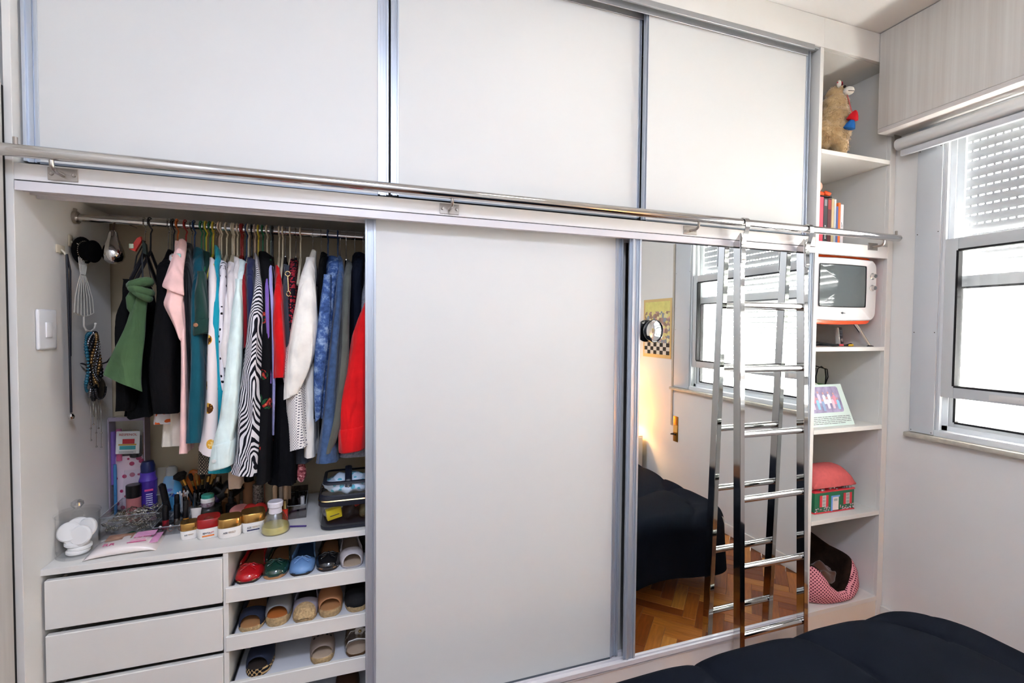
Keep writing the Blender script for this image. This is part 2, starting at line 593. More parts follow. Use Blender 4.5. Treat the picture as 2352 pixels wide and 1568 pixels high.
# ------------------------------------------------------------------ wardrobe
wd = thing('wardrobe', 'wide white built-in wardrobe with sliding doors and one open bay', 'wardrobe', (0, 0, 0))
BK = 0.532
def wp(name, mat, *boxes, parent=None, bev=0.0008):
    b = NB()
    for q in boxes:
        bx(b, *q, bev=bev, seg=1)
    return obj(name, b, mat, parent or wd)
wp('side_panel', white2, (-2.968, -2.95, 0.0, BK, 0, CEIL - 0.002))
wp('side_panel', white2, (-0.02, 0.0, 0.0, BK, 0, CEIL - 0.14))
wp('partition', interior, (-1.985, -1.967, 0.095, BK, 0.0, 1.90))
wp('partition', interior, (-1.0, -0.982, 0.095, BK, 0.0, 1.90))
wp('back_panel', interior, (-1.967, -0.02, BK, BK + 0.012, 0.0, CEIL - 0.02), (-2.95, -1.967, BK, BK + 0.012, 1.90, CEIL - 0.02), (-2.95, -1.967, BK, BK + 0.012, 0, 0.75))
wp('bay_ceiling', interior, (-2.95, -0.02, 0.02, BK, 1.905, 1.925))
wp('plinth', gloss, (-2.95, 0.0, 0.002, 0.02, 0.0, 0.0915))
wp('floor_board', interior, (-2.95, -0.02, 0.02, BK, 0.075, 0.0915))
wp('top_fascia', white2, (-2.95, 0.0, 0.0, 0.018, 2.807, CEIL - 0.002))
wp('mid_fascia', gloss, (-2.95, -0.0, 0.001, 0.02, 1.8838, 1.929))
wp('shadow_gap', dark, (-2.947, -0.022, 0.004, 0.012, 1.8795, 1.8840))
trackm = M('white satin track', 'DCD8DA', rough=0.28, coat=0.4)
wp('upper_rail', trackm, (-2.947, -0.022, -0.004, 0.006, 1.854, 1.880), (-2.947, -0.022, 0.006, 0.094, 1.870, 1.8795),
   (-2.947, -0.022, 0.030, 0.034, 1.858, 1.872), (-2.947, -0.022, 0.060, 0.064, 1.858, 1.872), (-2.947, -0.022, 0.090, 0.094, 1.854, 1.872))
wp('lower_rail', trackm, (-2.947, -0.022, -0.004, 0.092, 0.092, 0.100), (-2.947, -0.022, -0.004, 0.006, 0.096, 0.118),
   (-2.947, -0.022, 0.036, 0.041, 0.098, 0.110), (-2.947, -0.022, 0.076, 0.080, 0.098, 0.110))
greytrack = M('grey aluminium track', 'A9ABAC', rough=0.4, metal=0.6)
wp('top_rail', greytrack, (-2.95, -0.06, -0.003, 0.006, 2.783, 2.8065), (-2.95, -0.022, 0.006, 0.09, 2.797, 2.8065), (-2.95, -0.07, 0.022, 0.026, 2.768, 2.80), (-2.95, -0.07, 0.058, 0.062, 2.768, 2.80))
wp('top_rail_floor', dark, (-2.95, -0.022, 0.021, 0.10, 1.926, 1.930))

def hprofile(bm, x0, x1, y0, y1, z0, z1, groove=True):
    """extruded door stile: two outer flanges with a recessed channel between"""
    w = x1 - x0
    bx(bm, x0, x0 + w * 0.22, y0, y1, z0, z1, 0.0008, 1)
    bx(bm, x1 - w * 0.22, x1, y0, y1, z0, z1, 0.0008, 1)
    bx(bm, x0 + w * 0.2, x1 - w * 0.2, y0 + 0.008, y1 - 0.004, z0, z1)
    bx(bm, x0 + w * 0.58, x0 + w * 0.64, y0 + 0.003, y1 - 0.004, z0, z1)

def door(name, x0, x1, y0, z0, z1, fw, panel_mat, frame_mat, label=None, th=0.022, fwr=None):
    d = bpy.data.objects.new(name, None)
    C.objects.link(d); d.parent = wd; d.location = (0, 0, 0)
    if label:
        d['label'] = label
    fwr = fwr or fw
    b = NB(); bx(b, x0 + fw * .9, x1 - fwr * .9, y0 + 0.003, y0 + 0.015, z0 + 0.002, z1 - 0.002, 0.0006, 1)
    obj('panel', b, panel_mat, d)
    for (a, c) in ((x0, x0 + fw), (x1 - fwr, x1)):
        b = NB(); hprofile(b, a, c, y0, y0 + th, z0, z1)
        obj('stile', b, frame_mat, d)
    b = NB(); bx(b, x0 + fw, x1 - fwr, y0 + 0.001, y0 + th, z0 - 0.004, z0 + 0.002)
    obj('bottom_edge', b, alud, d)
    return d
doorw = M('white door laminate', 'D4D4D1', rough=0.5, spec=0.3, var=0.006, scale=3)
door('upper_door', -2.944, -1.962, 0.030, 1.943, 2.795, 0.036, doorw, alu, 'left upper sliding door')
door('upper_door', -1.953, -0.941, 0.062, 1.955, 2.795, 0.028, doorw, alu, 'middle upper sliding door', fwr=0.012)
door('upper_door', -0.941, -0.043, 0.030, 1.943, 2.795, 0.012, doorw, alu, 'right upper sliding door', fwr=0.026)
door('sliding_door', -2.039, -1.020, 0.050, 0.106, 1.870, 0.036, doorw, alu, 'plain white sliding door')
door('sliding_door', -2.975 + 1.05, -1.03, 0.080, 0.106, 1.870, 0.03, doorw, alu, 'white sliding door parked behind the middle one')

# mirror door on the front track
mirm = M('silvered mirror', 'EEF1EF', rough=0.0, metal=1.0)
md = bpy.data.objects.new('mirror_door', None); C.objects.link(md); md.parent = wd
md['label'] = 'full-height mirror sliding door'
b = NB(); bx(b, -0.969, -0.036, 0.012, 0.017, 0.124, 1.850)
obj('mirror_glass', b, mirm, md)
b = NB(); hprofile(b, -1.006, -0.966, 0.002, 0.036, 0.112, 1.866)
bx(b, -1.012, -1.006, 0.016, 0.022, 0.112, 1.866)
obj('stile', b, alu, md)
b = NB(); hprofile(b, -0.038, -0.024, 0.006, 0.036, 0.112, 1.866)
obj('stile', b, alu, md)
b = NB(); bx(b, -0.97, -0.036, 0.008, 0.03, 0.108, 0.124, 0.001, 1)
obj('bottom_edge', b, trackm, md)
b = NB(); bx(b, -0.969, -0.963, 0.0105, 0.013, 0.13, 1.84)
obj('bevel_strip', b, chrome, md)

# interior of the open bay
wp('counter', white2, (-2.95, -1.985, 0.077, BK, 0.750, 0.769))
def drawer(z0, z1, dy=0.0):
    d = wp('drawer', white2, (-2.943, -2.484, 0.077 - dy, 0.095 - dy, z0, z1), parent=None, bev=0.002)
    b = NB()
    bx(b, -2.935, -2.925, 0.096 - dy, 0.50, z0 + 0.01, z1 - 0.025); bx(b, -2.502, -2.492, 0.096 - dy, 0.50, z0 + 0.01, z1 - 0.025)
    bx(b, -2.925, -2.502, 0.096 - dy, 0.50, z0 + 0.01, z0 + 0.02); bx(b, -2.925, -2.502, 0.49, 0.50, z0 + 0.02, z1 - 0.025)
    obj('drawer_box', b, interior, d)
    return d
for z0, z1 in ((0.586, 0.733), (0.427, 0.568), (0.270, 0.410), (0.106, 0.253)):
    drawer(z0, z1)
wp('divider', white2, (-2.483, -2.468, 0.084, BK, 0.0915, 0.750))
SH_Z = []
for zt, zb in ((0.632, 0.582), (0.469, 0.420), (0.310, 0.260), (0.150, 0.100)):
    t = wp('shoe_tray', white2, (-2.476, -1.99, 0.077, 0.092, zb, zt), bev=0.0015)
    b = NB(); bx(b, -2.458, -1.992, 0.0925, 0.50, zt - 0.026, zt - 0.012)
    obj('tray_board', b, M('tray board', 'D5D8DE', rough=0.4), t)
    b = NB(); bx(b, -2.466, -2.461, 0.10, 0.50, zt - 0.03, zt - 0.012); bx(b, -2.4605, -2.457, 0.10, 0.5, zt - 0.0115, zt - 0.004)
    obj('slide', b, M('dark slide steel', '3B3D42', rough=0.35, metal=0.9), t)
    SH_Z.append(zt - 0.012)
# hanging rail
b = NB(); tube(b, [(-2.948, 0.292, 1.843), (-1.987, 0.292, 1.840)], 0.0125, 16)
hr = obj('hanging_rail', b, chrome, wd)
b = NB(); lathe(b, [(0.0, 0), (0.021, 0), (0.021, 0.010), (0.016, 0.014), (0.0, 0.014)], 16, cap=False)
bx(b, -0.03, -0.012, -0.006, 0.006, 0.0, 0.006)
obj('rail_socket', b, chromer, hr, loc=(-2.9495, 0.292, 1.843), rot=(0, PI / 2, 0))

# ------------------------------------------------------------------ open shelf tower at the right
tw = thing('shelf_tower', 'narrow white open shelf unit between the mirror door and the window wall', 'shelf unit', (0.24, 0.27, 0))
def tp(name, mat, *boxes, bev=0.0008):
    b = NB()
    for q in boxes:
        bx(b, q[0] - 0.24, q[1] - 0.24, q[2] - 0.27, q[3] - 0.27, q[4], q[5], bev=bev, seg=1)
    return obj(name, b, mat, tw)
tp('side_panel', white2, (0.470, 0.508, 0.0185, BK, 0.0, 2.83), (0.470, 0.508, 0.0, 0.0185, 0.0, 2.806))
tp('side_panel', white2, (0.0005, 0.004, 0.0185, BK, 0.09, 2.83), (0.0005, 0.004, 0.002, 0.0185, 0.09, 2.806))
tp('back_panel', white2, (0.004, 0.47, BK - 0.01, BK, 0.09, 2.83))
for zt, zb in ((2.342, 2.322), (1.41, 1.390), (1.014, 0.992), (0.572, 0.551), (0.127, 0.105)):
    tp('shelf', white2, (0.004, 0.470, 0.001, BK - 0.01, zb, zt))
tp('shelf', gloss, (0.0, 0.470, 0.001, 0.02, 1.854, 1.9125), (0.004, 0.470, 0.02, BK - 0.01, 1.8925, 1.9125))
tp('top_fascia', white2, (0.0, 0.508, 0.0, 0.018, 2.807, CEIL - 0.002))
tp('top_board', white2, (0.004, 0.470, 0.019, BK - 0.01, 2.806, 2.822))
tp('plinth', M('cream plinth', 'E4DDD0', rough=0.4), (0.0, 0.470, 0.004, 0.02, 0.0, 0.104))

# ------------------------------------------------------------------ ladder rail
lr = thing('ladder_rail', 'long polished steel rail running across the wardrobe front', 'rail', (-1.25, -0.056, 1.945))
b = NB(); tube(b, [(-2.955 + 1.25, 0, 0), (0.458 + 1.25, 0, 0)], 0.0165, 24)
obj('tube', b, chrome, lr)
for x in (-2.915, 0.44):
    b = NB(); tube(b, [(x + 1.25, 0, 0.014), (x + 1.25, 0, 0.034)], 0.0055, 10)
    obj('stop_pin', b, chromer, lr)
for k, x in enumerate((-2.842, -1.757, -0.733, 0.362)):
    b = NB(); bx(b, x + 1.25 - 0.034, x + 1.25 + 0.034, 0.054, 0.0565, -0.056, -0.020, 0.001, 1)
    pl = obj('bracket', b, chromer, lr)
    b = NB()
    pts = [(x + 1.25, 0.054, -0.040), (x + 1.25, 0.020, -0.040)]
    for a in range(1, 6):
        t = a / 6 * PI / 2
        pts.append((x + 1.25, 0.020 - 0.018 * math.sin(t), -0.040 + 0.018 * (1 - math.cos(t))))
    pts += [(x + 1.25, 0.002, -0.02), (x + 1.25, 0.002, -0.010)]
    tube(b, pts, 0.0055, 10)
    obj('arm', b, chromer, pl)
    for s in (-1, 1):
        b = NB(); lathe(b, [(0, 0), (0.006, 0), (0.0045, 0.0012), (0.0, 0.0006)], 10, cap=False)
        obj('screw', b, chromer, pl, loc=(x + 1.25 + s * 0.025, 0.0538, -0.038), rot=(PI / 2, 0, 0))

# ------------------------------------------------------------------ ladder leaning on the rail
ld = thing('ladder', 'polished steel library ladder hooked on the rail before the mirror door', 'ladder', (-0.33, -0.088, 0))
def lad_y(z):      # centre of the stile at height z
    return -0.0865 + (z / 1.84) * 0.0545
for x0 in (-0.515, -0.152):
    b = NB()
    zt, zs = 1.905, 1.868
    x1 = x0 + 0.026
    h = 0.020
    def pt(x, z, s):
        return (x + 0.33, lad_y(z) + s * h + 0.088, z)
    ring0 = [pt(x0, 0.004, -1), pt(x1, 0.004, -1), pt(x1, 0.004, 1), pt(x0, 0.004, 1)]
    ring1 = [pt(x0, zt, -1), pt(x1, zt, -1), pt(x1, zs, 1), pt(x0, zs, 1)]
    loft(b, [ring0, ring1])
    bmesh.ops.bevel(b, geom=list(b.edges), offset=0.002, segments=2, affect='EDGES')
    st = obj('stile', b, chrome, ld)
    b = NB(); bx(b, x0 + 0.33 - 0.002, x1 + 0.33 + 0.002, -0.021 + 0.0015, 0.021 + 0.0015, 0.0, 0.012, 0.003)
    obj('rubber_foot', b, black, st)
    # hook strap: up the stile front, over the rail
    b = NB()
    xm = (x0 + x1) / 2 + 0.33
    yf = lad_y(1.80) - h + 0.088
    ry = -0.056 + 0.088
    path = [(yf - 0.0025 - 0.003, 1.775), (yf - 0.003 , 1.86), (ry - 0.0205, 1.925), (ry - 0.0205, 1.945)]
    for a in range(1, 9):
        t = PI * a / 8
        path.append((ry - 0.0205 * math.cos(t), 1.945 + 0.0205 * math.sin(t)))
    path.append((ry + 0.0205, 1.935))
    th = 0.0016; wdt = 0.0115
    rings = []
    for i, (y, z) in enumerate(path):
        p0 = path[max(0, i - 1)]; p1 = path[min(len(path) - 1, i + 1)]
        dy, dz = p1[0] - p0[0], p1[1] - p0[1]
        L = math.hypot(dy, dz) or 1
        ny, nz = -dz / L * th, dy / L * th
        rings.append([(xm - wdt, y + ny, z + nz), (xm + wdt, y + ny, z + nz), (xm + wdt, y - ny, z - nz), (xm - wdt, y - ny, z - nz)])
    loft(b, rings)
    hk = obj('hook', b, chrome, ld)
    for zz in (1.786, 1.852):
        b = NB(); tube(b, [(xm - 0.009, yf - 0.007, zz), (xm + 0.009, yf - 0.007, zz + 0.002)], 0.0028, 8)
        obj('bolt', b, chromer, hk)
for zr in (1.598, 1.319, 1.037, 0.757, 0.463, 0.168):
    b = NB(); tube(b, [(-0.4885 + 0.33, lad_y(zr) + 0.088, zr), (-0.153 + 0.33, lad_y(zr) + 0.088, zr)], 0.0145, 18)
    obj('rung', b, chrome, ld)

# flush ceiling lamp and an added, unseen rear fill; the soft glow on the middle upper door is the front one's reflection
em1 = M('lamp diffuser front', 'FFFFFF', rough=0.5, emit='FFF9F0', estr=LAMP_STRENGTH)
em_fill = M('added fill diffuser', 'FFFFFF', rough=0.5, emit='DCE5FF', estr=FILL_STRENGTH)
for (x, y, em, lab) in ((-1.16, -0.80, em1, 'round white flush ceiling lamp nearer the wardrobe'), (-2.05, -1.95, em_fill, 'unseen ceiling fill light added nearer the back wall')):
    cl = thing('ceiling_lamp', lab, 'lamp', (x, y, CEIL - 0.075))
    b = NB(); lathe(b, [(0.0, 0.074), (0.215, 0.074), (0.225, 0.06), (0.225, 0.045), (0.0, 0.045)], 32, cap=False)
    obj('base', b, pvc, cl)
    b = NB(); lathe(b, [(0.0, 0.0), (0.12, 0.006), (0.19, 0.022), (0.21, 0.0445), (0.0, 0.0446)], 32, cap=False)
    obj('diffuser', b, em, cl)
GARMENTS = [
 ('black_cape', 'black cape at the left end of the rail, behind the green scarf', 'black wool', [(-2.824, 0.28, 1.646), (-2.81, 0.22, 1.584), (-2.803, 0.16, 1.471), (-2.796, 0.14, 1.335), (-2.795, 0.14, 1.218)], 0.05, -2.756, 'cape', {'fold': 0.006}),
 ('ruffled_skirt', 'black skirt with a ruffled hem showing under the green scarf', 'black cotton', [(-2.802, 0.3, 1.529), (-2.794, 0.24, 1.412), (-2.794, 0.2, 1.3), (-2.8, 0.18, 1.186)], [0.03, 0.05, 0.06, 0.08], -2.74, 'skirt', {'fold': 0.01}),
 ('black_blazer', 'broad black blazer between the green scarf and the pink blouse', 'black wool2', [(-2.689, 0.285, 1.754), (-2.693, 0.25, 1.719), (-2.692, 0.17, 1.68), (-2.683, 0.12, 1.582), (-2.694, 0.1, 1.445), (-2.706, 0.1, 1.336), (-2.696, 0.11, 1.205)], [0.02, 0.035, 0.06, 0.075, 0.085, 0.09, 0.085], -2.688, 'blazer', {'fold': 0.004}),
 ('printed_tunic', 'white top with orange print squeezed beside the pink blouse', 'white orange', [(-2.674, 0.27, 1.738), (-2.669, 0.22, 1.705), (-2.669, 0.24, 1.56), (-2.7, 0.22, 1.339), (-2.718, 0.19, 1.161)], [0.02, 0.03, 0.03, 0.05, 0.07], -2.679, 'top', {}),
 ('layered_blouse', 'cream blouse with layered hem showing under the black blazer', 'cream', [(-2.67, 0.28, 1.727), (-2.663, 0.24, 1.56), (-2.669, 0.22, 1.294), (-2.683, 0.2, 1.18), (-2.692, 0.2, 1.082)], [0.02, 0.03, 0.04, 0.06, 0.08], -2.672, 'blouse', {'fold': 0.008}),
 ('pink_blouse', 'pale pink blouse with a draped cowl, beside the black blazer', 'pink', [(-2.666, 0.28, 1.785), (-2.647, 0.2, 1.703), (-2.618, 0.12, 1.556), (-2.603, 0.1, 1.417), (-2.607, 0.1, 1.209), (-2.612, 0.1, 1.076)], [0.02, 0.025, 0.03, 0.02, 0.025, 0.03], -2.661, 'blouse', {'special': 'pink'}),
 ('beaded_dress', 'black dress with a jewelled strap right of the pink blouse', 'black shiny', [(-2.633, 0.28, 1.781), (-2.624, 0.22, 1.736), (-2.604, 0.14, 1.641), (-2.598, 0.12, 1.5), (-2.592, 0.12, 1.332), (-2.591, 0.13, 1.189)], 0.022, -2.636, 'dress', {'special': 'jewel'}),
 ('petrol_trousers', 'long petrol blue trousers left of the bee print blouse', 'petrol', [(-2.607, 0.28, 1.767), (-2.599, 0.21, 1.692), (-2.584, 0.12, 1.528), (-2.583, 0.1, 1.347), (-2.595, 0.1, 1.194), (-2.605, 0.1, 1.108)], [0.03, 0.04, 0.04, 0.05, 0.06, 0.065], -2.61, 'trousers', {'fold': 0.004}),
 ('green_shirt', 'dark green shirt with a buttoned cuff hanging over the petrol trousers', 'bottle green', [(-2.586, 0.28, 1.755), (-2.581, 0.24, 1.697), (-2.573, 0.18, 1.617), (-2.574, 0.17, 1.501), (-2.576, 0.18, 1.413)], 0.03, -2.588, 'shirt', {'sleeve': [(-2.554, 0.14, 1.669, 0.0099), (-2.55, 0.11, 1.585, 0.017), (-2.547, 0.1, 1.522, 0.0187), (-2.547, 0.1, 1.464, 0.0206)], 'cuff': 1}),
 ('bee_blouse', 'white blouse printed with golden bees', 'bees', [(-2.552, 0.24, 1.728), (-2.539, 0.15, 1.645), (-2.535, 0.11, 1.501), (-2.539, 0.1, 1.361), (-2.545, 0.1, 1.22), (-2.557, 0.1, 1.129), (-2.567, 0.1, 1.066)], [0.02, 0.035, 0.04, 0.045, 0.05, 0.06, 0.07], -2.574, 'blouse', {'slant': -0.02}),
 ('turquoise_shirt', 'turquoise buttoned shirt beside the bee print blouse', 'turquoise', [(-2.546, 0.28, 1.777), (-2.533, 0.2, 1.694), (-2.522, 0.12, 1.558), (-2.523, 0.11, 1.445), (-2.524, 0.12, 1.273), (-2.528, 0.14, 1.125), (-2.549, 0.16, 0.992)], [0.015, 0.025, 0.035, 0.035, 0.045, 0.05, 0.09], -2.543, 'shirt', {'fold': 0.005}),
 ('dotted_blouse', 'white blouse with scattered black dots right of the turquoise shirt', 'dots', [(-2.523, 0.24, 1.721), (-2.506, 0.15, 1.646), (-2.499, 0.11, 1.473), (-2.496, 0.11, 1.345), (-2.494, 0.12, 1.279)], 0.024, -2.533, 'blouse', {}),
 ('white_tee', 'short white top with a rounded hem, next to the dotted blouse', 'white cotton', [(-2.506, 0.22, 1.653), (-2.493, 0.14, 1.574), (-2.491, 0.11, 1.473), (-2.497, 0.1, 1.416), (-2.493, 0.11, 1.356)], [0.02, 0.03, 0.035, 0.04, 0.03], -2.526, 'top', {}),
 ('white_blouse', 'off-white blouse second of the white tops left of the mint shirt', 'white cotton2', [(-2.497, 0.24, 1.716), (-2.484, 0.15, 1.633), (-2.479, 0.11, 1.487), (-2.478, 0.12, 1.329)], 0.03, -2.51, 'blouse', {}),
 ('white_shirt', 'plain white shirt tight against the mint shirt', 'white cotton', [(-2.478, 0.24, 1.735), (-2.464, 0.15, 1.648), (-2.46, 0.12, 1.531), (-2.465, 0.13, 1.371)], 0.022, -2.489, 'shirt', {}),
 ('mint_shirt', 'pale mint long-sleeved shirt with a wide cuff', 'mint', [(-2.464, 0.24, 1.727), (-2.456, 0.16, 1.649), (-2.459, 0.15, 1.531), (-2.462, 0.14, 1.414), (-2.471, 0.14, 1.268), (-2.483, 0.14, 1.063)], 0.03, -2.475, 'shirt', {'sleeve': [(-2.444, 0.14, 1.648, 0.0103), (-2.443, 0.1, 1.53, 0.0164), (-2.45, 0.09, 1.402, 0.0213), (-2.46, 0.085, 1.289, 0.0237), (-2.469, 0.08, 1.191, 0.0261), (-2.48, 0.08, 1.135, 0.0273), (-2.491, 0.08, 1.027, 0.0347)], 'cuff': 1}),
 ('red_blouse', 'dark red blouse between the mint shirt and the navy blouse', 'dark red', [(-2.455, 0.24, 1.718), (-2.441, 0.15, 1.634), (-2.434, 0.13, 1.531), (-2.431, 0.13, 1.415)], 0.022, -2.461, 'blouse', {}),
 ('navy_blouse', 'navy blouse left of the zebra print blouse', 'navy', [(-2.437, 0.24, 1.735), (-2.426, 0.15, 1.65), (-2.424, 0.13, 1.561), (-2.427, 0.12, 1.444), (-2.433, 0.13, 1.327)], 0.03, -2.446, 'blouse', {}),
 ('zebra_blouse', 'long zebra striped blouse', 'zebra', [(-2.415, 0.25, 1.753), (-2.4, 0.18, 1.683), (-2.403, 0.13, 1.619), (-2.417, 0.1, 1.502), (-2.427, 0.09, 1.388), (-2.443, 0.09, 1.274), (-2.454, 0.09, 1.16), (-2.46, 0.09, 1.074), (-2.482, 0.09, 0.999)], [0.012, 0.018, 0.035, 0.055, 0.065, 0.08, 0.09, 0.09, 0.1], -2.429, 'blouse', {'slant': -0.025, 'fold': 0.005}),
 ('floral_dress', 'black dress printed with red flowers and green leaves', 'floral', [(-2.401, 0.26, 1.761), (-2.383, 0.17, 1.653), (-2.379, 0.13, 1.562), (-2.376, 0.11, 1.415), (-2.382, 0.11, 1.269), (-2.388, 0.11, 1.122), (-2.395, 0.11, 0.958)], 0.05, -2.408, 'dress', {}),
 ('purple_top', 'violet top between the floral dress and the red cardigan', 'violet', [(-2.372, 0.2, 1.69), (-2.366, 0.13, 1.591), (-2.361, 0.11, 1.474), (-2.357, 0.12, 1.296)], 0.022, -2.393, 'top', {}),
 ('lavender_top', 'lavender top tight against the red cardigan', 'lavender', [(-2.363, 0.22, 1.711), (-2.356, 0.15, 1.638), (-2.348, 0.12, 1.474), (-2.347, 0.12, 1.296), (-2.345, 0.13, 1.111)], [0.015, 0.018, 0.018, 0.016, 0.01], -2.379, 'top', {}),
 ('red_cardigan', 'bright red cardigan in the middle of the rail', 'red', [(-2.341, 0.22, 1.709), (-2.339, 0.14, 1.608), (-2.34, 0.1, 1.503), (-2.336, 0.09, 1.401), (-2.337, 0.1, 1.316)], [0.015, 0.035, 0.045, 0.05, 0.05], -2.366, 'cardigan', {'fold': 0.003}),
 ('black_dress', 'long plain black dress hanging below the red cardigan', 'black cotton2', [(-2.318, 0.28, 1.731), (-2.327, 0.24, 1.567), (-2.335, 0.15, 1.323), (-2.342, 0.12, 1.177), (-2.35, 0.12, 1.028), (-2.358, 0.12, 0.936)], [0.02, 0.04, 0.07, 0.08, 0.09, 0.1], -2.338, 'dress', {'fold': 0.006}),
 ('slate_top', 'slate grey top just right of the red cardigan', 'slate', [(-2.319, 0.24, 1.716), (-2.311, 0.16, 1.625), (-2.305, 0.13, 1.474), (-2.303, 0.15, 1.291)], 0.025, -2.326, 'top', {}),
 ('jewelled_top', 'dark top with red beads and a gold pendant left of the white blazer', 'red beads', [(-2.297, 0.26, 1.739), (-2.299, 0.17, 1.657), (-2.294, 0.13, 1.534), (-2.291, 0.15, 1.322)], 0.03, -2.301, 'top', {'special': 'pendant'}),
 ('polka_dot_shirt', 'white shirt with tiny navy polka dots under the white blazer sleeve', 'polka', [(-2.264, 0.27, 1.667), (-2.288, 0.18, 1.504), (-2.301, 0.12, 1.429), (-2.318, 0.1, 1.342), (-2.305, 0.1, 1.26), (-2.298, 0.1, 1.119), (-2.296, 0.1, 1.069)], [0.02, 0.04, 0.06, 0.08, 0.075, 0.075, 0.08], -2.282, 'shirt', {'slant': 0.015}),
 ('grey_skirt', 'grey skirt hem peeping out below the polka dot shirt', 'slate', [(-2.258, 0.28, 1.571), (-2.281, 0.2, 1.253), (-2.29, 0.18, 1.1), (-2.294, 0.18, 0.997)], [0.03, 0.05, 0.07, 0.075], -2.266, 'skirt', {}),
 ('white_blazer', 'ivory blazer with a full sleeve, largest pale garment on the rail', 'ivory', [(-2.226, 0.285, 1.782), (-2.238, 0.24, 1.73), (-2.249, 0.17, 1.643), (-2.251, 0.15, 1.474), (-2.248, 0.14, 1.26), (-2.248, 0.13, 1.023)], [0.02, 0.03, 0.04, 0.045, 0.045, 0.045], -2.223, 'blazer', {'sleeve': [(-2.224, 0.2, 1.741, 0.0146), (-2.228, 0.12, 1.655, 0.0251), (-2.233, 0.09, 1.563, 0.0342), (-2.242, 0.075, 1.46, 0.0448), (-2.258, 0.075, 1.357, 0.0392), (-2.283, 0.08, 1.25, 0.0187)], 'cuff': 0}),
 ('black_jacket', 'black jacket between the ivory blazer and the acid-wash denim', 'black cotton', [(-2.19, 0.24, 1.768), (-2.196, 0.15, 1.69), (-2.198, 0.13, 1.535), (-2.205, 0.13, 1.337), (-2.212, 0.14, 1.166)], 0.025, -2.194, 'jacket', {}),
 ('acid_denim_jacket', 'mottled acid-wash denim jacket', 'acid denim', [(-2.166, 0.25, 1.757), (-2.174, 0.17, 1.677), (-2.182, 0.15, 1.567), (-2.193, 0.15, 1.381), (-2.198, 0.15, 1.164)], 0.05, -2.169, 'jacket', {'sleeve': [(-2.164, 0.13, 1.674, 0.0129), (-2.171, 0.1, 1.565, 0.0183), (-2.182, 0.09, 1.43, 0.0196), (-2.192, 0.09, 1.295, 0.0167), (-2.196, 0.1, 1.165, 0.0098)], 'cuff': 0}),
 ('denim_shirt', 'long mid-blue denim shirt with a stitched hem', 'denim', [(-2.132, 0.25, 1.759), (-2.137, 0.16, 1.662), (-2.148, 0.12, 1.536), (-2.166, 0.1, 1.384), (-2.181, 0.1, 1.218), (-2.194, 0.1, 1.112), (-2.212, 0.1, 1.007)], [0.02, 0.03, 0.035, 0.04, 0.05, 0.06, 0.085], -2.13, 'shirt', {'fold': 0.003}),
 ('olive_coat', 'olive grey coat right of the denim shirt', 'olive grey', [(-2.1, 0.25, 1.745), (-2.114, 0.16, 1.663), (-2.122, 0.12, 1.536), (-2.131, 0.1, 1.368), (-2.15, 0.1, 1.216), (-2.171, 0.1, 1.11), (-2.188, 0.1, 1.046)], [0.02, 0.035, 0.035, 0.04, 0.045, 0.045, 0.04], -2.103, 'coat', {}),
 ('navy_cardigan', 'dark navy cardigan near the sliding door', 'navy dark', [(-2.067, 0.26, 1.778), (-2.084, 0.16, 1.696), (-2.089, 0.13, 1.537), (-2.095, 0.12, 1.335), (-2.122, 0.12, 1.103), (-2.137, 0.14, 1.028)], 0.045, -2.071, 'cardigan', {}),
 ('grey_coat', 'heather grey coat beside the sliding door', 'heather', [(-2.029, 0.25, 1.742), (-2.045, 0.17, 1.651), (-2.062, 0.14, 1.538), (-2.077, 0.13, 1.365), (-2.107, 0.13, 1.178), (-2.141, 0.13, 1.02)], [0.03, 0.04, 0.06, 0.08, 0.1, 0.14], -2.031, 'coat', {}),
 ('red_coat', 'scarlet coat with a cuffed sleeve partly behind the sliding door', 'scarlet', [(-2.016, 0.24, 1.675), (-2.025, 0.16, 1.539), (-2.038, 0.14, 1.412), (-2.056, 0.14, 1.253), (-2.073, 0.14, 1.095)], 0.06, -2.006, 'coat', {'sleeve': [(-2.02, 0.12, 1.585, 0.0151), (-2.039, 0.1, 1.475, 0.0372), (-2.054, 0.09, 1.352, 0.0458), (-2.069, 0.085, 1.261, 0.0499), (-2.079, 0.085, 1.185, 0.0483), (-2.078, 0.085, 1.05, 0.047)], 'cuff': 1}),
 ('rhinestone_top', 'charcoal top with rhinestones hanging low behind the bee blouse', 'rhinestone', [(-2.586, 0.34, 1.661), (-2.588, 0.3, 1.251), (-2.59, 0.26, 1.056), (-2.596, 0.26, 0.964)], [0.03, 0.06, 0.09, 0.1], -2.578, 'top', {}),
 ('beige_shawl', 'beige cloth tip hanging below the zebra blouse', 'beige', [(-2.487, 0.34, 1.568), (-2.501, 0.3, 1.088), (-2.513, 0.28, 0.95), (-2.51, 0.28, 0.899)], [0.02, 0.04, 0.05, 0.045], -2.482, 'shawl', {}),
]
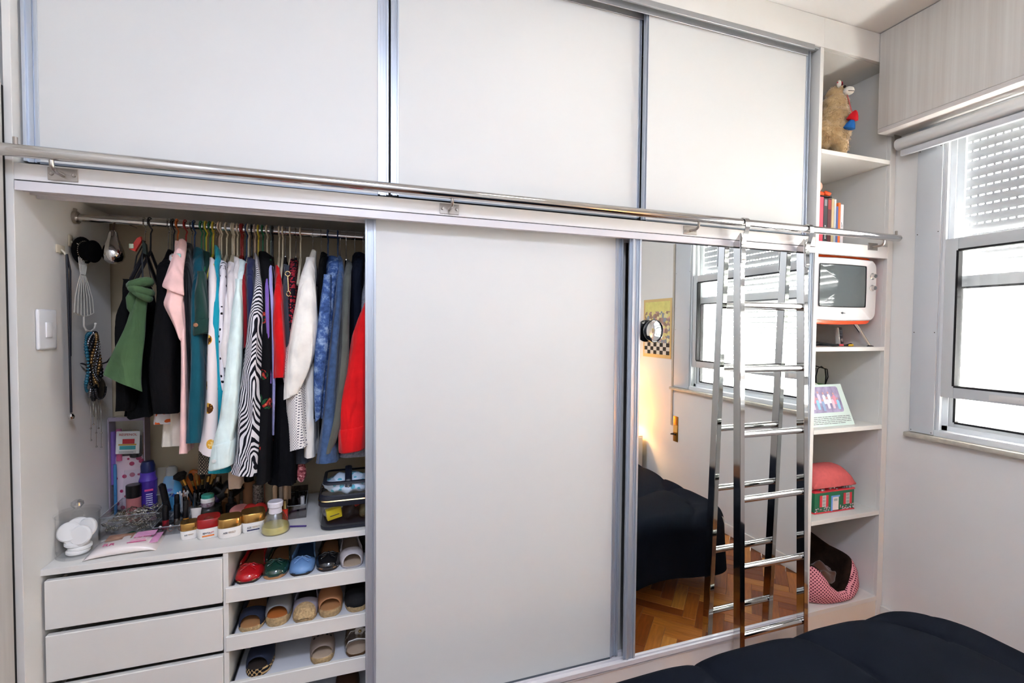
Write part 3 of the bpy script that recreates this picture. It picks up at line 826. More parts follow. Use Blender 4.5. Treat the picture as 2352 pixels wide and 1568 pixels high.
HOOKS = [
 (-2.7561, 'steel', 'chrome hooked hanger carrying the black cape'),
 (-2.7398, 'black', 'black plastic hanger carrying the ruffled skirt'),
 (-2.6877, 'steel', 'chrome hooked hanger carrying the black blazer'),
 (-2.6787, 'steel', 'chrome hooked hanger carrying the printed tunic'),
 (-2.6723, 'black', 'black plastic hanger carrying the layered blouse'),
 (-2.6606, 'orange', 'orange hanger carrying the pink blouse'),
 (-2.6358, 'darkred', 'dark red hanger carrying the beaded dress'),
 (-2.6188, 'steel', 'chrome hooked hanger between the beaded dress and the petrol trousers'),
 (-2.6095, 'blue', 'blue plastic hanger carrying the petrol trousers'),
 (-2.5883, 'green', 'green plastic hanger carrying the green shirt'),
 (-2.5776, 'green', 'green plastic hanger carrying the rhinestone top'),
 (-2.5735, 'yellow', 'yellow plastic hanger carrying the bee blouse'),
 (-2.5614, 'green', 'green plastic hanger between the bee blouse and the turquoise shirt'),
 (-2.552, 'yellow', 'yellow plastic hanger between the bee blouse and the turquoise shirt'),
 (-2.5425, 'steel', 'chrome hooked hanger carrying the turquoise shirt'),
 (-2.533, 'beige', 'beige hanger carrying the dotted blouse'),
 (-2.5262, 'cream', 'cream plastic hanger carrying the white tee'),
 (-2.5097, 'cream', 'cream plastic hanger carrying the white blouse'),
 (-2.4918, 'cream', 'cream plastic hanger carrying the white shirt'),
 (-2.4863, 'cream', 'cream plastic hanger between the white shirt and the beige shawl'),
 (-2.4752, 'cream', 'cream plastic hanger carrying the mint shirt'),
 (-2.464, 'darkred', 'dark red hanger carrying the red blouse'),
 (-2.4584, 'darkred', 'dark red hanger between the red blouse and the navy blouse'),
 (-2.4458, 'blue', 'blue plastic hanger carrying the navy blouse'),
 (-2.4402, 'cream', 'cream plastic hanger between the navy blouse and the zebra blouse'),
 (-2.4289, 'black', 'black plastic hanger carrying the zebra blouse'),
 (-2.4189, 'beige', 'beige hanger between the zebra blouse and the floral dress'),
 (-2.4075, 'yellow', 'yellow plastic hanger carrying the floral dress'),
 (-2.3932, 'green', 'green plastic hanger carrying the purple top'),
 (-2.3788, 'cream', 'cream plastic hanger carrying the lavender top'),
 (-2.3658, 'grey', 'grey plastic hanger carrying the red cardigan'),
 (-2.36, 'black', 'black plastic hanger between the red cardigan and the black dress'),
 (-2.3382, 'cream', 'cream plastic hanger carrying the black dress'),
 (-2.3264, 'cream', 'cream plastic hanger carrying the slate top'),
 (-2.3176, 'steel', 'chrome hooked hanger between the slate top and the jewelled top'),
 (-2.3013, 'cream', 'cream plastic hanger carrying the jewelled top'),
 (-2.282, 'steel', 'chrome hooked hanger carrying the polka dot shirt'),
 (-2.2655, 'cream', 'cream plastic hanger carrying the grey skirt'),
 (-2.2231, 'steel', 'chrome hooked hanger carrying the white blazer'),
 (-2.194, 'steel', 'chrome hooked hanger carrying the black jacket'),
 (-2.1692, 'blue', 'blue plastic hanger carrying the acid denim jacket'),
 (-2.1333, 'blue', 'blue plastic hanger carrying the denim shirt'),
 (-2.1254, 'steel', 'chrome hooked hanger between the denim shirt and the olive coat'),
 (-2.1032, 'steel', 'chrome hooked hanger carrying the olive coat'),
 (-2.0712, 'steel', 'chrome hooked hanger carrying the navy cardigan'),
 (-2.0405, 'steel', 'chrome hooked hanger between the navy cardigan and the grey coat'),
]
# ------------------------------------------------------------------ fabrics
def fab(key, hexc, **kw):
    kw.setdefault('rough', 0.85); kw.setdefault('var', 0.10); kw.setdefault('scale', 18); kw.setdefault('bump', 0.12); kw.setdefault('bscale', 420)
    kw.setdefault('sheen', 0.15); kw.setdefault('wrinkle', 0.55); kw.setdefault('spec', 0.12)
    return M(key, hexc, **kw)
FAB = {
 'black wool': fab('black wool', '0B0B0C', sheen=0.0), 'black wool2': fab('black blazer wool', '0D0D0F', sheen=0.0),
 'black cotton': fab('black cotton', '090A0B', sheen=0.0), 'black cotton2': fab('black dress cotton', '090A0E', sheen=0.0),
 'black shiny': fab('black satin', '101114', rough=0.45), 'cream': fab('cream linen', 'DCD3C2'),
 'pink': fab('pale pink crepe', 'EFC4BE'), 'petrol': fab('petrol cloth', '14505E'), 'bottle green': fab('bottle green cloth', '1E3B35'),
 'turquoise': fab('turquoise cloth', '1B98AB'), 'white cotton': fab('white cotton', 'EDE6E2'), 'white cotton2': fab('off-white cotton', 'E9E0DC'),
 'mint': fab('pale mint cotton', 'DCEDE9'), 'dark red': fab('dark red cloth', '8E1A22'), 'navy': fab('navy cloth', '23294E'),
 'violet': fab('violet cloth', '8264B4'), 'lavender': fab('lavender cloth', 'A9A8DC'), 'red': fab('red knit', 'CE1418'),
 'slate': fab('slate cloth', '3F454E'), 'ivory': fab('ivory crepe', 'ECE8DF'), 'denim': fab('mid denim', '3F577C', var=0.25, scale=60),
 'olive grey': fab('olive grey wool', '5C5E57'), 'navy dark': fab('dark navy knit', '0A0F1C', sheen=0.0), 'heather': fab('heather wool', '8B8D97', var=0.3, scale=160),
 'scarlet': fab('scarlet wool', 'D4161A'), 'beige': fab('beige cloth', 'D8C3AE'), 'scarf green': fab('sage scarf', '46603F'),
}
def newmat(key):
    m = bpy.data.materials.new(key); m.use_nodes = True
    nt = m.node_tree; p = nt.nodes['Principled BSDF']; p.inputs['Roughness'].default_value = 0.8; p.inputs['Specular IOR Level'].default_value = 0.15
    tc = nt.nodes.new('ShaderNodeTexCoord'); mp = nt.nodes.new('ShaderNodeMapping')
    nt.links.new(tc.outputs['Object'], mp.inputs['Vector'])
    MATS[key] = m
    return m, nt, p, mp
def ramp(nt, fac, stops, interp='CONSTANT'):
    r = nt.nodes.new('ShaderNodeValToRGB'); cr = r.color_ramp; cr.interpolation = interp
    while len(cr.elements) < len(stops):
        cr.elements.new(0.5)
    for e, (p, c) in zip(cr.elements, stops):
        e.position = p; e.color = lin(c)
    nt.links.new(fac, r.inputs['Fac'])
    return r.outputs['Color']
def mixc(nt, fac, a, b):
    mx = nt.nodes.new('ShaderNodeMix'); mx.data_type = 'RGBA'
    nt.links.new(fac, mx.inputs['Factor'])
    for s, sock in ((a, mx.inputs['A']), (b, mx.inputs['B'])):
        if isinstance(s, str): sock.default_value = lin(s)
        else: nt.links.new(s, sock)
    return mx.outputs['Result']
def blobs(nt, vec, scale, thr, rnd=1.0, dist='F1'):
    """1 inside voronoi dots smaller than thr"""
    v = nt.nodes.new('ShaderNodeTexVoronoi'); v.inputs['Scale'].default_value = scale; v.inputs['Randomness'].default_value = rnd
    nt.links.new(vec, v.inputs['Vector'])
    c = nt.nodes.new('ShaderNodeMath'); c.operation = 'LESS_THAN'; c.inputs[1].default_value = thr
    nt.links.new(v.outputs['Distance'], c.inputs[0])
    return c.outputs[0], v
# zebra
m, nt, p, mp = newmat('zebra print')
s_ = nt.nodes.new('ShaderNodeSeparateXYZ'); nt.links.new(mp.outputs[0], s_.inputs[0])
d_ = nt.nodes.new('ShaderNodeMath'); d_.operation = 'SUBTRACT'; nt.links.new(s_.outputs[0], d_.inputs[0]); nt.links.new(s_.outputs[1], d_.inputs[1])
c_ = nt.nodes.new('ShaderNodeCombineXYZ'); nt.links.new(d_.outputs[0], c_.inputs[0]); nt.links.new(s_.outputs[2], c_.inputs[1])
r_ = nt.nodes.new('ShaderNodeMapping'); r_.inputs['Rotation'].default_value = (0, 0, 0.45); r_.inputs['Scale'].default_value = (1.0, 0.62, 1.0); nt.links.new(c_.outputs[0], r_.inputs['Vector'])
w = nt.nodes.new('ShaderNodeTexWave'); w.inputs['Scale'].default_value = 42; w.inputs['Distortion'].default_value = 24; w.inputs['Detail'].default_value = 0.8; w.inputs['Detail Scale'].default_value = 0.30
nt.links.new(r_.outputs[0], w.inputs['Vector'])
nt.links.new(ramp(nt, w.outputs['Fac'], [(0.0, '14141C'), (0.47, 'DCD9DC')]), p.inputs['Base Color'])
FAB['zebra'] = m
def dotmat(key, base, dot, scale, thr, rnd):
    m, nt, p, mp = newmat(key)
    # flatten onto the garment: along the cloth (x - y) and down (z)
    s_ = nt.nodes.new('ShaderNodeSeparateXYZ'); nt.links.new(mp.outputs[0], s_.inputs[0])
    d_ = nt.nodes.new('ShaderNodeMath'); d_.operation = 'SUBTRACT'; nt.links.new(s_.outputs[0], d_.inputs[0]); nt.links.new(s_.outputs[1], d_.inputs[1])
    c_ = nt.nodes.new('ShaderNodeCombineXYZ'); nt.links.new(d_.outputs[0], c_.inputs[0]); nt.links.new(s_.outputs[2], c_.inputs[1])
    r_ = nt.nodes.new('ShaderNodeMapping'); r_.inputs['Rotation'].default_value = (0, 0, 0.785); nt.links.new(c_.outputs[0], r_.inputs['Vector'])
    f, v = blobs(nt, r_.outputs[0], scale, thr, rnd); v.voronoi_dimensions = '2D'
    nt.links.new(mixc(nt, f, base, dot), p.inputs['Base Color'])
    return m
FAB['polka'] = dotmat('tiny polka dots', 'EAE6E0', '2B2C44', 150, 0.25, 0.0)
FAB['dots'] = dotmat('scattered dots', 'E9E4E8', '17171C', 38, 0.17, 1.0)
FAB['red beads'] = dotmat('dark with red beads', '17141C', 'A82A36', 110, 0.33, 1.0)
FAB['rhinestone'] = dotmat('charcoal rhinestones', '4A4540', 'D8C9A8', 120, 0.22, 0.15)
FAB['white orange'] = dotmat('white orange print', 'DFDCDC', 'D9602A', 45, 0.26, 1.0)
# bees: golden blobs with brown bars
m, nt, p, mp = newmat('bee print')
f, v = blobs(nt, mp.outputs[0], 13, 0.24, 0.9)
f2, v2 = blobs(nt, mp.outputs[0], 40, 0.28, 1.0)
nz = nt.nodes.new('ShaderNodeTexNoise'); nz.inputs['Scale'].default_value = 70
nt.links.new(mp.outputs[0], nz.inputs['Vector'])
gold = ramp(nt, nz.outputs['Fac'], [(0.0, '5B3413'), (0.45, 'E0A63A'), (0.58, 'EFD08A')])
nt.links.new(mixc(nt, f, 'EFE3E0', gold), p.inputs['Base Color'])
FAB['bees'] = m
# black floral
m, nt, p, mp = newmat('black floral print')
f, v = blobs(nt, mp.outputs[0], 15, 0.30, 1.0)
nz = nt.nodes.new('ShaderNodeTexNoise'); nz.inputs['Scale'].default_value = 45
nt.links.new(mp.outputs[0], nz.inputs['Vector'])
fl = ramp(nt, nz.outputs['Fac'], [(0.0, '1E4A2C'), (0.47, '0F0F12'), (0.52, 'A8322C'), (0.62, 'D98A52')])
nt.links.new(mixc(nt, f, '0E0E11', fl), p.inputs['Base Color'])
FAB['floral'] = m
m, nt, p, mp = newmat('acid wash denim')
nz = nt.nodes.new('ShaderNodeTexNoise'); nz.inputs['Scale'].default_value = 38; nz.inputs['Detail'].default_value = 7; nz.inputs['Roughness'].default_value = 0.7
nt.links.new(mp.outputs[0], nz.inputs['Vector'])
nt.links.new(ramp(nt, nz.outputs['Fac'], [(0.3, '1F2F55'), (0.5, '3E5B90'), (0.7, '9DB4D2')], 'LINEAR'), p.inputs['Base Color'])
FAB['acid denim'] = m
m, nt, p, mp = newmat('paisley')
nz = nt.nodes.new('ShaderNodeTexNoise'); nz.inputs['Scale'].default_value = 120; nz.inputs['Detail'].default_value = 3
nt.links.new(mp.outputs[0], nz.inputs['Vector'])
nt.links.new(ramp(nt, nz.outputs['Fac'], [(0.0, '6B2E35'), (0.48, 'A55A5F'), (0.6, 'D9A3A2')]), p.inputs['Base Color'])
FAB['paisley'] = m

HANG = {'steel': chrome, 'black': M('black hanger', '15151A', rough=0.4), 'orange': M('orange hanger', 'B0561C', rough=0.45), 'darkred': M('dark red hanger', '8E1D16', rough=0.45),
        'blue': M('blue hanger', '1D3A62', rough=0.45), 'green': M('green hanger', '1E6B45', rough=0.45), 'yellow': M('yellow hanger', 'CDB63A', rough=0.45),
        'beige': M('beige hanger', 'CBB39C', rough=0.5), 'cream': M('cream hanger', 'D9CDB2', rough=0.5), 'grey': M('grey hanger', '5E6B68', rough=0.5)}
ROD_Z = 1.8415
protos = {}
def hanger_mesh(kind):
    thin = kind in ('steel',)
    r = 0.0016 if thin else 0.0027
    b = NB()
    pts = []
    R = 0.0155 + r
    for k in range(0, 13):
        a = math.radians(205 - 205 * k / 12.0 - 10)
        pts.append((0, -math.cos(a) * R, math.sin(a) * R))
    # front side of the hook runs down to the neck
    pts = [(0, R * math.cos(t), R * math.sin(t)) for t in [math.radians(x) for x in range(-20, 201, 20)]]
    pts = [(0, -y, z) for (_, y, z) in pts]
    pts = list(reversed(pts))
    neck = -0.098
    hook = [(0, y, z) for _, y, z in pts] 
    hook += [(0, R * 0.9, -0.02), (0, 0.004, -0.036), (0, 0.0, neck)]
    tube(b, hook, r, 6)
    hook_me = mesh_from('hook', b); hook_me.materials.append(HANG[kind])
    b = NB()
    r2 = 0.0045 if not thin else 0.006
    arm = [(0, -0.105, neck - 0.105), (0, -0.05, neck - 0.052), (0, -0.012, neck - 0.012), (0, 0, neck), (0, 0.012, neck - 0.012), (0, 0.05, neck - 0.052), (0, 0.105, neck - 0.105)]
    tube(b, arm, r2, 6)
    arm_me = mesh_from('shoulder_bar', b); arm_me.materials.append(HANG['black'] if thin else HANG[kind])
    return hook_me, arm_me
for x, kind, hlabel in HOOKS:
    if kind not in protos:
        protos[kind] = hanger_mesh(kind)
    hm, am = protos[kind]
    t = thing('clothes_hanger', hlabel, 'hanger', (x, 0.292, ROD_Z), random.uniform(-0.06, 0.06), 'hangers on the wardrobe rail')
    for nm, me in (('hook', hm), ('shoulder_bar', am)):
        o = bpy.data.objects.new(nm, me); C.objects.link(o); o.parent = t

# ------------------------------------------------------------------ garments
def interp(pts, t):
    n = len(pts) - 1
    f = t * n
    i = min(int(f), n - 1)
    u = f - i
    p0 = pts[max(i - 1, 0)]; p1 = pts[i]; p2 = pts[i + 1]; p3 = pts[min(i + 2, n)]
    out = []
    for a, b_, c, d in zip(p0, p1, p2, p3):
        out.append(0.5 * ((2 * b_) + (-a + c) * u + (2 * a - 5 * b_ + 4 * c - d) * u * u + (-a + 3 * b_ - 3 * c + d) * u ** 3))
    return out

def garment(spec):
    name, label, matk, pts, th, hx, cat, o = spec
    ths = th if isinstance(th, list) else [th] * len(pts)
    P4 = [(x, y, z, w) for (x, y, z), w in zip(pts, ths)]
    ox, oy, oz = hx, 0.292, pts[0][2]
    fold = o.get('fold', 0.0035)
    slant = o.get('slant', 0.0)
    ph = random.uniform(0, 6)
    NR, NP = 26, 30
    rings = []
    for i in range(NR):
        t = i / (NR - 1)
        x, y, z, w = interp(P4, t)
        w = max(w, 0.008)
        if i == 0:
            w *= 0.5
        yb = min(2 * 0.292 - y, 0.505)
        if yb < y + 0.05:
            yb = y + 0.05
        fx = x + w / 2
        bxx = fx + (hx - fx) * 0.75
        L = (yb - y) / 2
        ring = []
        for k in range(NP):
            a = 2 * PI * k / NP
            u = -math.cos(a); v = math.sin(a)
            uu = math.copysign(abs(u) ** 0.72, u)
            vv = math.copysign(abs(v) ** 0.6, v)
            s = (uu + 1) / 2
            yy = (y + yb) / 2 + uu * L
            xx = fx + (bxx - fx) * s
            amp = fold * (0.25 + t)
            d = amp * math.sin(yy * 62 + ph + 1.6 * t) + amp * 0.6 * math.sin(yy * 121 + 2.1 * ph + 3 * t)
            xx += vv * (w / 2) * (1.0 - 0.15 * s) + d * (0.6 if abs(v) < 0.3 else 1)
            yy += amp * 0.8 * math.sin(xx * 160 + ph) * (1 if u < 0 else 0)
            zz = z + (slant * (v) if t > 0.8 else 0) * (t - 0.8) / 0.2
            if t > 0.9:
                zz += 0.004 * math.sin(yy * 70 + ph)
            ring.append((xx - ox, yy - oy, zz - oz))
        rings.append(ring)
    b = NB()
    loft(b, rings)
    g = obj(name, b, FAB[matk], None, loc=(ox, oy, oz), sharp=1.2)
    tag(g, label, cat, 'clothes on the wardrobe rail')
    if 'sleeve' in o:
        S = o['sleeve']
        b = NB()
        rings = []
        NR2, NP2 = 22, 20
        for i in range(NR2):
            t = i / (NR2 - 1)
            x, y, z, hw = interp(S, t)
            dep = max(0.028, min(0.05, hw * 1.1)) * (0.55 if i == 0 else 1)
            ring = []
            for k in range(NP2):
                a = 2 * PI * k / NP2
                c_, s_ = math.cos(a), math.sin(a)
                rr = 1 + 0.05 * math.sin(3 * a + ph + 5 * t) + 0.035 * math.sin(5 * a - 7 * t + ph)
                px = x + hw * math.copysign(abs(c_) ** 0.8, c_) * rr
                py = y + dep + dep * s_ * rr
                pz = z + 0.006 * math.sin(9 * t + 2 * a + ph) * (1 if 0 < i < NR2 - 1 else 0) + (0.01 * c_ if i == NR2 - 1 else 0)
                ring.append((px - ox, py - oy, pz - oz))
            rings.append(ring)
        loft(b, rings)
        sl = obj('sleeve', b, FAB[matk], g, sharp=1.2)
        if o.get('cuff'):
            x, y, z, hw = S[-1]
            x0, y0, z0, hw0 = interp(S, 1 - 0.9 / (len(S) - 1)) if len(S) > 2 else S[0]
            zt = z + min(0.085, (S[-2][2] - z) * 0.8)
            b = NB()
            rr = []
            for t in (0.0, 0.06, 0.94, 1.0):
                k_ = t
                cx = x + (x0 - x) * k_ * 0.8; hwc = (hw + (hw0 - hw) * k_ * 0.8) + (0.004 if t in (0.06, 0.94) else 0.001)
                zz = z - 0.002 + (zt - z) * k_
                dep = max(0.028, min(0.05, hw * 1.1)) + (0.004 if t in (0.06, 0.94) else 0.0015)
                dd = max(0.028, min(0.05, hw * 1.1))
                ring = []
                for q in range(20):
                    a = 2 * PI * q / 20
                    c_, s_ = math.cos(a), math.sin(a)
                    ring.append((cx + hwc * math.copysign(abs(c_) ** 0.8, c_) - ox, y + dd + dep * s_ - oy, zz + 0.008 * c_ - oz))
                rr.append(ring)
            loft(b, rr)
            cf = obj('cuff', b, FAB[matk], sl, sharp=1.2)
            b = NB(); lathe(b, [(0, 0), (0.006, 0), (0.0065, 0.002), (0.004, 0.003), (0, 0.0022)], 12, cap=False)
            bm_ = M('copper button', '9A6A4C', rough=0.35, metal=0.5) if matk == 'bottle green' else M('pearl button', 'D5D8D4', rough=0.3)
            if matk != 'scarlet':
                obj('button', b, bm_, cf, loc=(x - hw * 0.35 - ox, y - 0.0045 - oy, z + 0.028 - oz), rot=(PI / 2, 0, 0))
    return g
made = {}
for spec in GARMENTS:
    made[spec[0]] = garment(spec)

# cowl of the pink blouse: a wide folded flap hanging in front
g = made['pink_blouse']; ox, oy, oz = g.location
b = NB()
rows = [(1.790, -2.634, 0.010, 0.235), (1.755, -2.627, 0.014, 0.20), (1.70, -2.622, 0.018, 0.14), (1.64, -2.620, 0.024, 0.10), (1.605, -2.618, 0.030, 0.082), (1.595, -2.618, 0.029, 0.084), (1.602, -2.616, 0.021, 0.10),
        (1.575, -2.617, 0.021, 0.09), (1.55, -2.619, 0.026, 0.08), (1.535, -2.617, 0.024, 0.08), (1.50, -2.609, 0.018, 0.09), (1.455, -2.602, 0.010, 0.098), (1.440, -2.600, 0.007, 0.10)]
rings = []
for z, x, hw, y in rows:
    ring = []
    for k in range(20):
        a = 2 * PI * k / 20
        c_, s_ = math.cos(a), math.sin(a)
        ring.append((x + hw * c_ - ox, y + 0.022 + 0.022 * s_ * (1 + 0.25 * math.sin(3 * a)) - oy, z - 0.012 * c_ * (1 if z < 1.61 else 0.2) - oz))
    rings.append(ring)
loft(b, rings)
obj('cowl', b, FAB['pink'], g, sharp=1.4, sub=1)
# jewels on the black dress
g = made['beaded_dress']; ox, oy, oz = g.location
b = NB(); bx(b, -0.007, 0.007, -0.003, 0.003, -0.011, 0.011, 0.003)
obj('jewel', b, M('green stone', '7FB0A0', rough=0.08, spec=0.9, coat=1.0), g, loc=(-2.620 - ox, 0.165 - oy, 1.715 - oz))
for k in range(7):
    b = NB(); ball(b, (0, 0, 0), 0.004, seg=8, rings=6)
    obj('bead', b, chrome, g, loc=(-2.612 - ox + 0.004 * math.sin(k * 2), 0.122 - oy, 1.60 - k * 0.016 - oz))
# gold pendant on the jewelled top
g = made['jewelled_top']; ox, oy, oz = g.location
gold = M('gold metal', 'D8C08A', rough=0.2, metal=1.0)
b = NB()
ring_tube(b, [(0.008 * math.cos(a * PI / 6), 0, 0.008 * math.sin(a * PI / 6)) for a in range(12)], 0.0018, 6)
tube(b, [(0, 0, -0.008), (0.002, 0, -0.06)], 0.002, 6)
ring_tube(b, [(0.002 + 0.006 * math.cos(a * PI / 4), 0, -0.068 + 0.009 * math.sin(a * PI / 4)) for a in range(8)], 0.0018, 6)
obj('pendant', b, gold, g, loc=(-2.290 - ox, 0.125 - oy, 1.67 - oz))

# sage scarf knotted on the first hanger
sc = thing('scarf', 'sage green scarf knotted at the top, tail spreading to the left', 'scarf', (-2.745, 0.17, 1.60), group=None)
def SC(p): return (p[0] + 2.745, p[1] - 0.17, p[2] - 1.60)
b = NB()
tail = [(-2.722, 0.16, 1.61, 0.017), (-2.725, 0.135, 1.545, 0.019), (-2.732, 0.12, 1.47, 0.027), (-2.744, 0.105, 1.40, 0.036), (-2.754, 0.095, 1.335, 0.046), (-2.754, 0.09, 1.31, 0.050)]
rings = []
for i in range(18):
    t = i / 17
    x, y, z, hw = interp(tail, t)
    ring = []
    for k in range(22):
        a = 2 * PI * k / 22
        c_, s_ = math.cos(a), math.sin(a)
        ring.append(SC((x + hw * c_, y + 0.018 + (0.014 + 0.004 * math.sin(4 * a + 2)) * s_ * (1 if t < 0.3 else 0.7), z - 0.028 * c_ * t)))
    rings.append(ring)
loft(b, rings)
obj('tail', b, FAB['scarf green'], sc, sharp=1.3)
b = NB()
for (cx, cy, cz, R, rr, tilt) in ((-2.722, 0.155, 1.622, 0.022, 0.015, 0.35), (-2.718, 0.150, 1.600, 0.022, 0.014, -0.35), (-2.714, 0.145, 1.586, 0.018, 0.011, -0.7)):
    ring = []
    for k in range(16):
        a = 2 * PI * k / 16
        ring.append(SC((cx + R * math.cos(a), cy + R * 0.9 * math.sin(a), cz + R * tilt * math.cos(a))))
    ring_tube(b, ring, rr, 10)
obj('knot', b, FAB['scarf green'], sc, sharp=1.4)
b = NB(); tube(b, [SC((-2.742, 0.165, 1.60)), SC((-2.748, 0.16, 1.575)), SC((-2.746, 0.155, 1.545)), SC((-2.738, 0.15, 1.52))], [0.010, 0.015, 0.013, 0.006], 10)
obj('short_end', b, FAB['scarf green'], sc, sharp=1.4)
# strappy bag handles on the first hanger
bag = thing('bag_straps', 'thin black straps with a red buckle hanging above the green scarf', 'straps', (-2.75, 0.25, 1.77))
b = NB()
for dx, dy in ((-0.018, -0.02), (0.012, -0.04), (0.022, 0.0)):
    tube(b, [(0.002, 0.02, 0.005), (dx * 0.6, dy * 0.5, -0.05), (dx * 1.3, dy, -0.15)], 0.003, 6, flat=0.4)
obj('strap', b, black, bag)
b = NB(); prism(b, [(-0.028, -0.03), (-0.012, -0.036), (0.006, 0.0), (0.004, 0.014), (-0.006, 0.008)], -0.02, -0.008, 'y')
obj('buckle', b, M('red enamel', 'B5281E', rough=0.3), bag)
b = NB(); bx(b, -0.027, -0.014, -0.026, -0.02, -0.028, -0.012, 0.002)
obj('clasp', b, M('mint stone', 'BFD2B8', rough=0.2), bag)
b = NB(); prism(b, [(0.006, 0.004), (0.016, -0.01), (0.018, -0.045), (0.008, -0.04)], -0.016, 0.0, 'y')
obj('tab', b, M('dark green leather', '14281F', rough=0.5), bag)
# paisley cloth tip
b = NB()
pts = [(-2.292, 0.24, 1.10, 0.012), (-2.29, 0.23, 1.04, 0.022), (-2.282, 0.22, 0.985, 0.034), (-2.27, 0.215, 0.95, 0.028), (-2.258, 0.215, 0.925, 0.008)]
rings = []
for i in range(12):
    x, y, z, hw = interp(pts, i / 11)
    rings.append([(x + hw * math.cos(2 * PI * k / 16) + 2.29, y - 0.24 + 0.02 * math.sin(2 * PI * k / 16), z - 1.1) for k in range(16)])
loft(b, rings)
tag(obj('paisley_scarf', b, FAB['paisley'], None, loc=(-2.29, 0.24, 1.1), sharp=1.3), 'dusty pink paisley scarf end hanging above the brush box', 'scarf')

# ------------------------------------------------------------------ things on the left side panel of the bay
sw = thing('light_switch', 'white light switch plate on the left side panel of the open bay', 'switch', (-2.95, 0.122, 1.475))
sw_m = M('switch plastic', 'E3E4E6', rough=0.3)
b = NB(); bx(b, 0.0, 0.009, -0.046, 0.046, -0.060, 0.060, 0.006, 3)
obj('plate', b, sw_m, sw)
b = NB(); bx(b, 0.007, 0.0125, -0.014, 0.016, -0.024, 0.022, 0.002)
obj('rocker', b, M('switch rocker', 'EDEDEE', rough=0.25), sw)

hk1 = thing('wall_hook', 'small pale adhesive hook holding the black cord', 'hook', (-2.949, 0.205, 1.725))
b = NB(); bx(b, -0.001, 0.004, -0.022, 0.022, -0.012, 0.014, 0.002)
obj('plate', b, M('hook plastic', 'C9BFA8', rough=0.4), hk1)
b = NB(); tube(b, [(0.003, 0, 0.0), (0.012, 0, -0.010), (0.016, 0, -0.018), (0.02, 0, -0.012)], 0.003, 8)
obj('peg', b, MATS['hook plastic'], hk1)
hk2 = thing('wall_hook', 'small pale adhesive hook behind the miniature black hat', 'hook', (-2.949, 0.262, 1.765))
b = NB(); bx(b, -0.001, 0.004, -0.011, 0.011, -0.022, 0.016, 0.003)
obj('plate', b, MATS['hook plastic'], hk2)
b = NB(); tube(b, [(0.003, 0, -0.005), (0.014, 0, -0.016), (0.02, 0, -0.010)], 0.003, 8)
obj('peg', b, MATS['hook plastic'], hk2)

cord = thing('cord_necklace', 'long black cord with a silver end hanging on the side panel', 'necklace', (-2.93, 0.205, 1.71))
b = NB(); tube(b, [(0, -0.004, 0), (0.002, -0.006, -0.1), (0.001, 0.0, -0.3), (0, 0.004, -0.50)], 0.0032, 8); tube(b, [(0, -0.002, 0.002), (0.002, 0.010, -0.05), (0.002, 0.006, -0.2), (0.001, 0.004, -0.32)], 0.0028, 8)
obj('cord', b, M('navy black cord', '11121C', rough=0.5), cord)
b = NB(); lathe(b, [(0, 0), (0.007, 0.002), (0.009, 0.01), (0.005, 0.018), (0, 0.02)], 12, cap=False)
obj('silver_end', b, chrome, cord, loc=(0, 0.004, -0.522))

hat = thing('miniature_hat', 'miniature black hat with a bead band on the side panel', 'hat', (-2.932, 0.292, 1.735), rot=(0.25, PI / 2 + 0.05, 0))
felt = M('black felt', '0B0B0D', rough=0.95, spec=0.1)
b = NB(); lathe(b, [(0, 0), (0.040, 0.0), (0.046, 0.004), (0.040, 0.009), (0.031, 0.010)], 24, cap=False)
obj('brim', b, felt, hat)
b = NB(); lathe(b, [(0.030, 0.008), (0.033, 0.022), (0.037, 0.038), (0.030, 0.043), (0, 0.038)], 24, cap=False)
obj('crown', b, felt, hat)
b = NB()
for k in range(30):
    a = 2 * PI * k / 30
    ball(b, (0.0315 * math.cos(a), 0.0315 * math.sin(a), 0.0125), 0.0024, seg=6, rings=4)
obj('bead_band', b, M('silver beads', 'C9C4B4', rough=0.2, metal=0.9), hat)

wf = thing('wire_dress_hanger', 'cream wire dress-shaped jewellery hook under the miniature hat', 'jewellery hook', (-2.928, 0.275, 1.50))
wire = M('cream painted wire', 'CFC9BC', rough=0.35)
b = NB()
wz, bz, tz = 1.655 - 1.5, 1.530 - 1.5, 1.71 - 1.5
for k in range(7):
    f = (k - 3) / 3.0
    hz = bz - 0.012 * (1 - f * f)
    pts = [(0.004, 0.008 + f * 0.028, tz), (0.004, 0.005 + f * 0.019, wz + 0.015), (0.004, 0.004 + f * 0.014, wz), (0.006, 0.002 + f * 0.034, wz - 0.035), (0.008, f * 0.052, wz - 0.075), (0.008, f * 0.060, hz)]
    tube(b, pts, 0.0012, 6)
pts = [(0.008, f / 10.0 * 0.060, bz - 0.012 * (1 - (f / 10.0) ** 2)) for f in range(-10, 11)]
tube(b, pts, 0.0019, 6)
pts = [(0.004, 0.004 + f / 6.0 * 0.014, wz) for f in range(-6, 7)]
tube(b, pts, 0.0019, 6)
obj('wire_skirt', b, wire, wf)
b = NB(); tube(b, [(0.008, -0.004, bz - 0.012), (0.008, -0.004, bz - 0.045), (0.010, 0.004, bz - 0.058), (0.014, 0.022, bz - 0.062), (0.017, 0.040, bz - 0.054), (0.017, 0.048, bz - 0.040)], 0.0026, 8); ball(b, (0.017, 0.049, bz - 0.037), 0.0045, seg=8, rings=6)
obj('lower_hook', b, wire, wf)

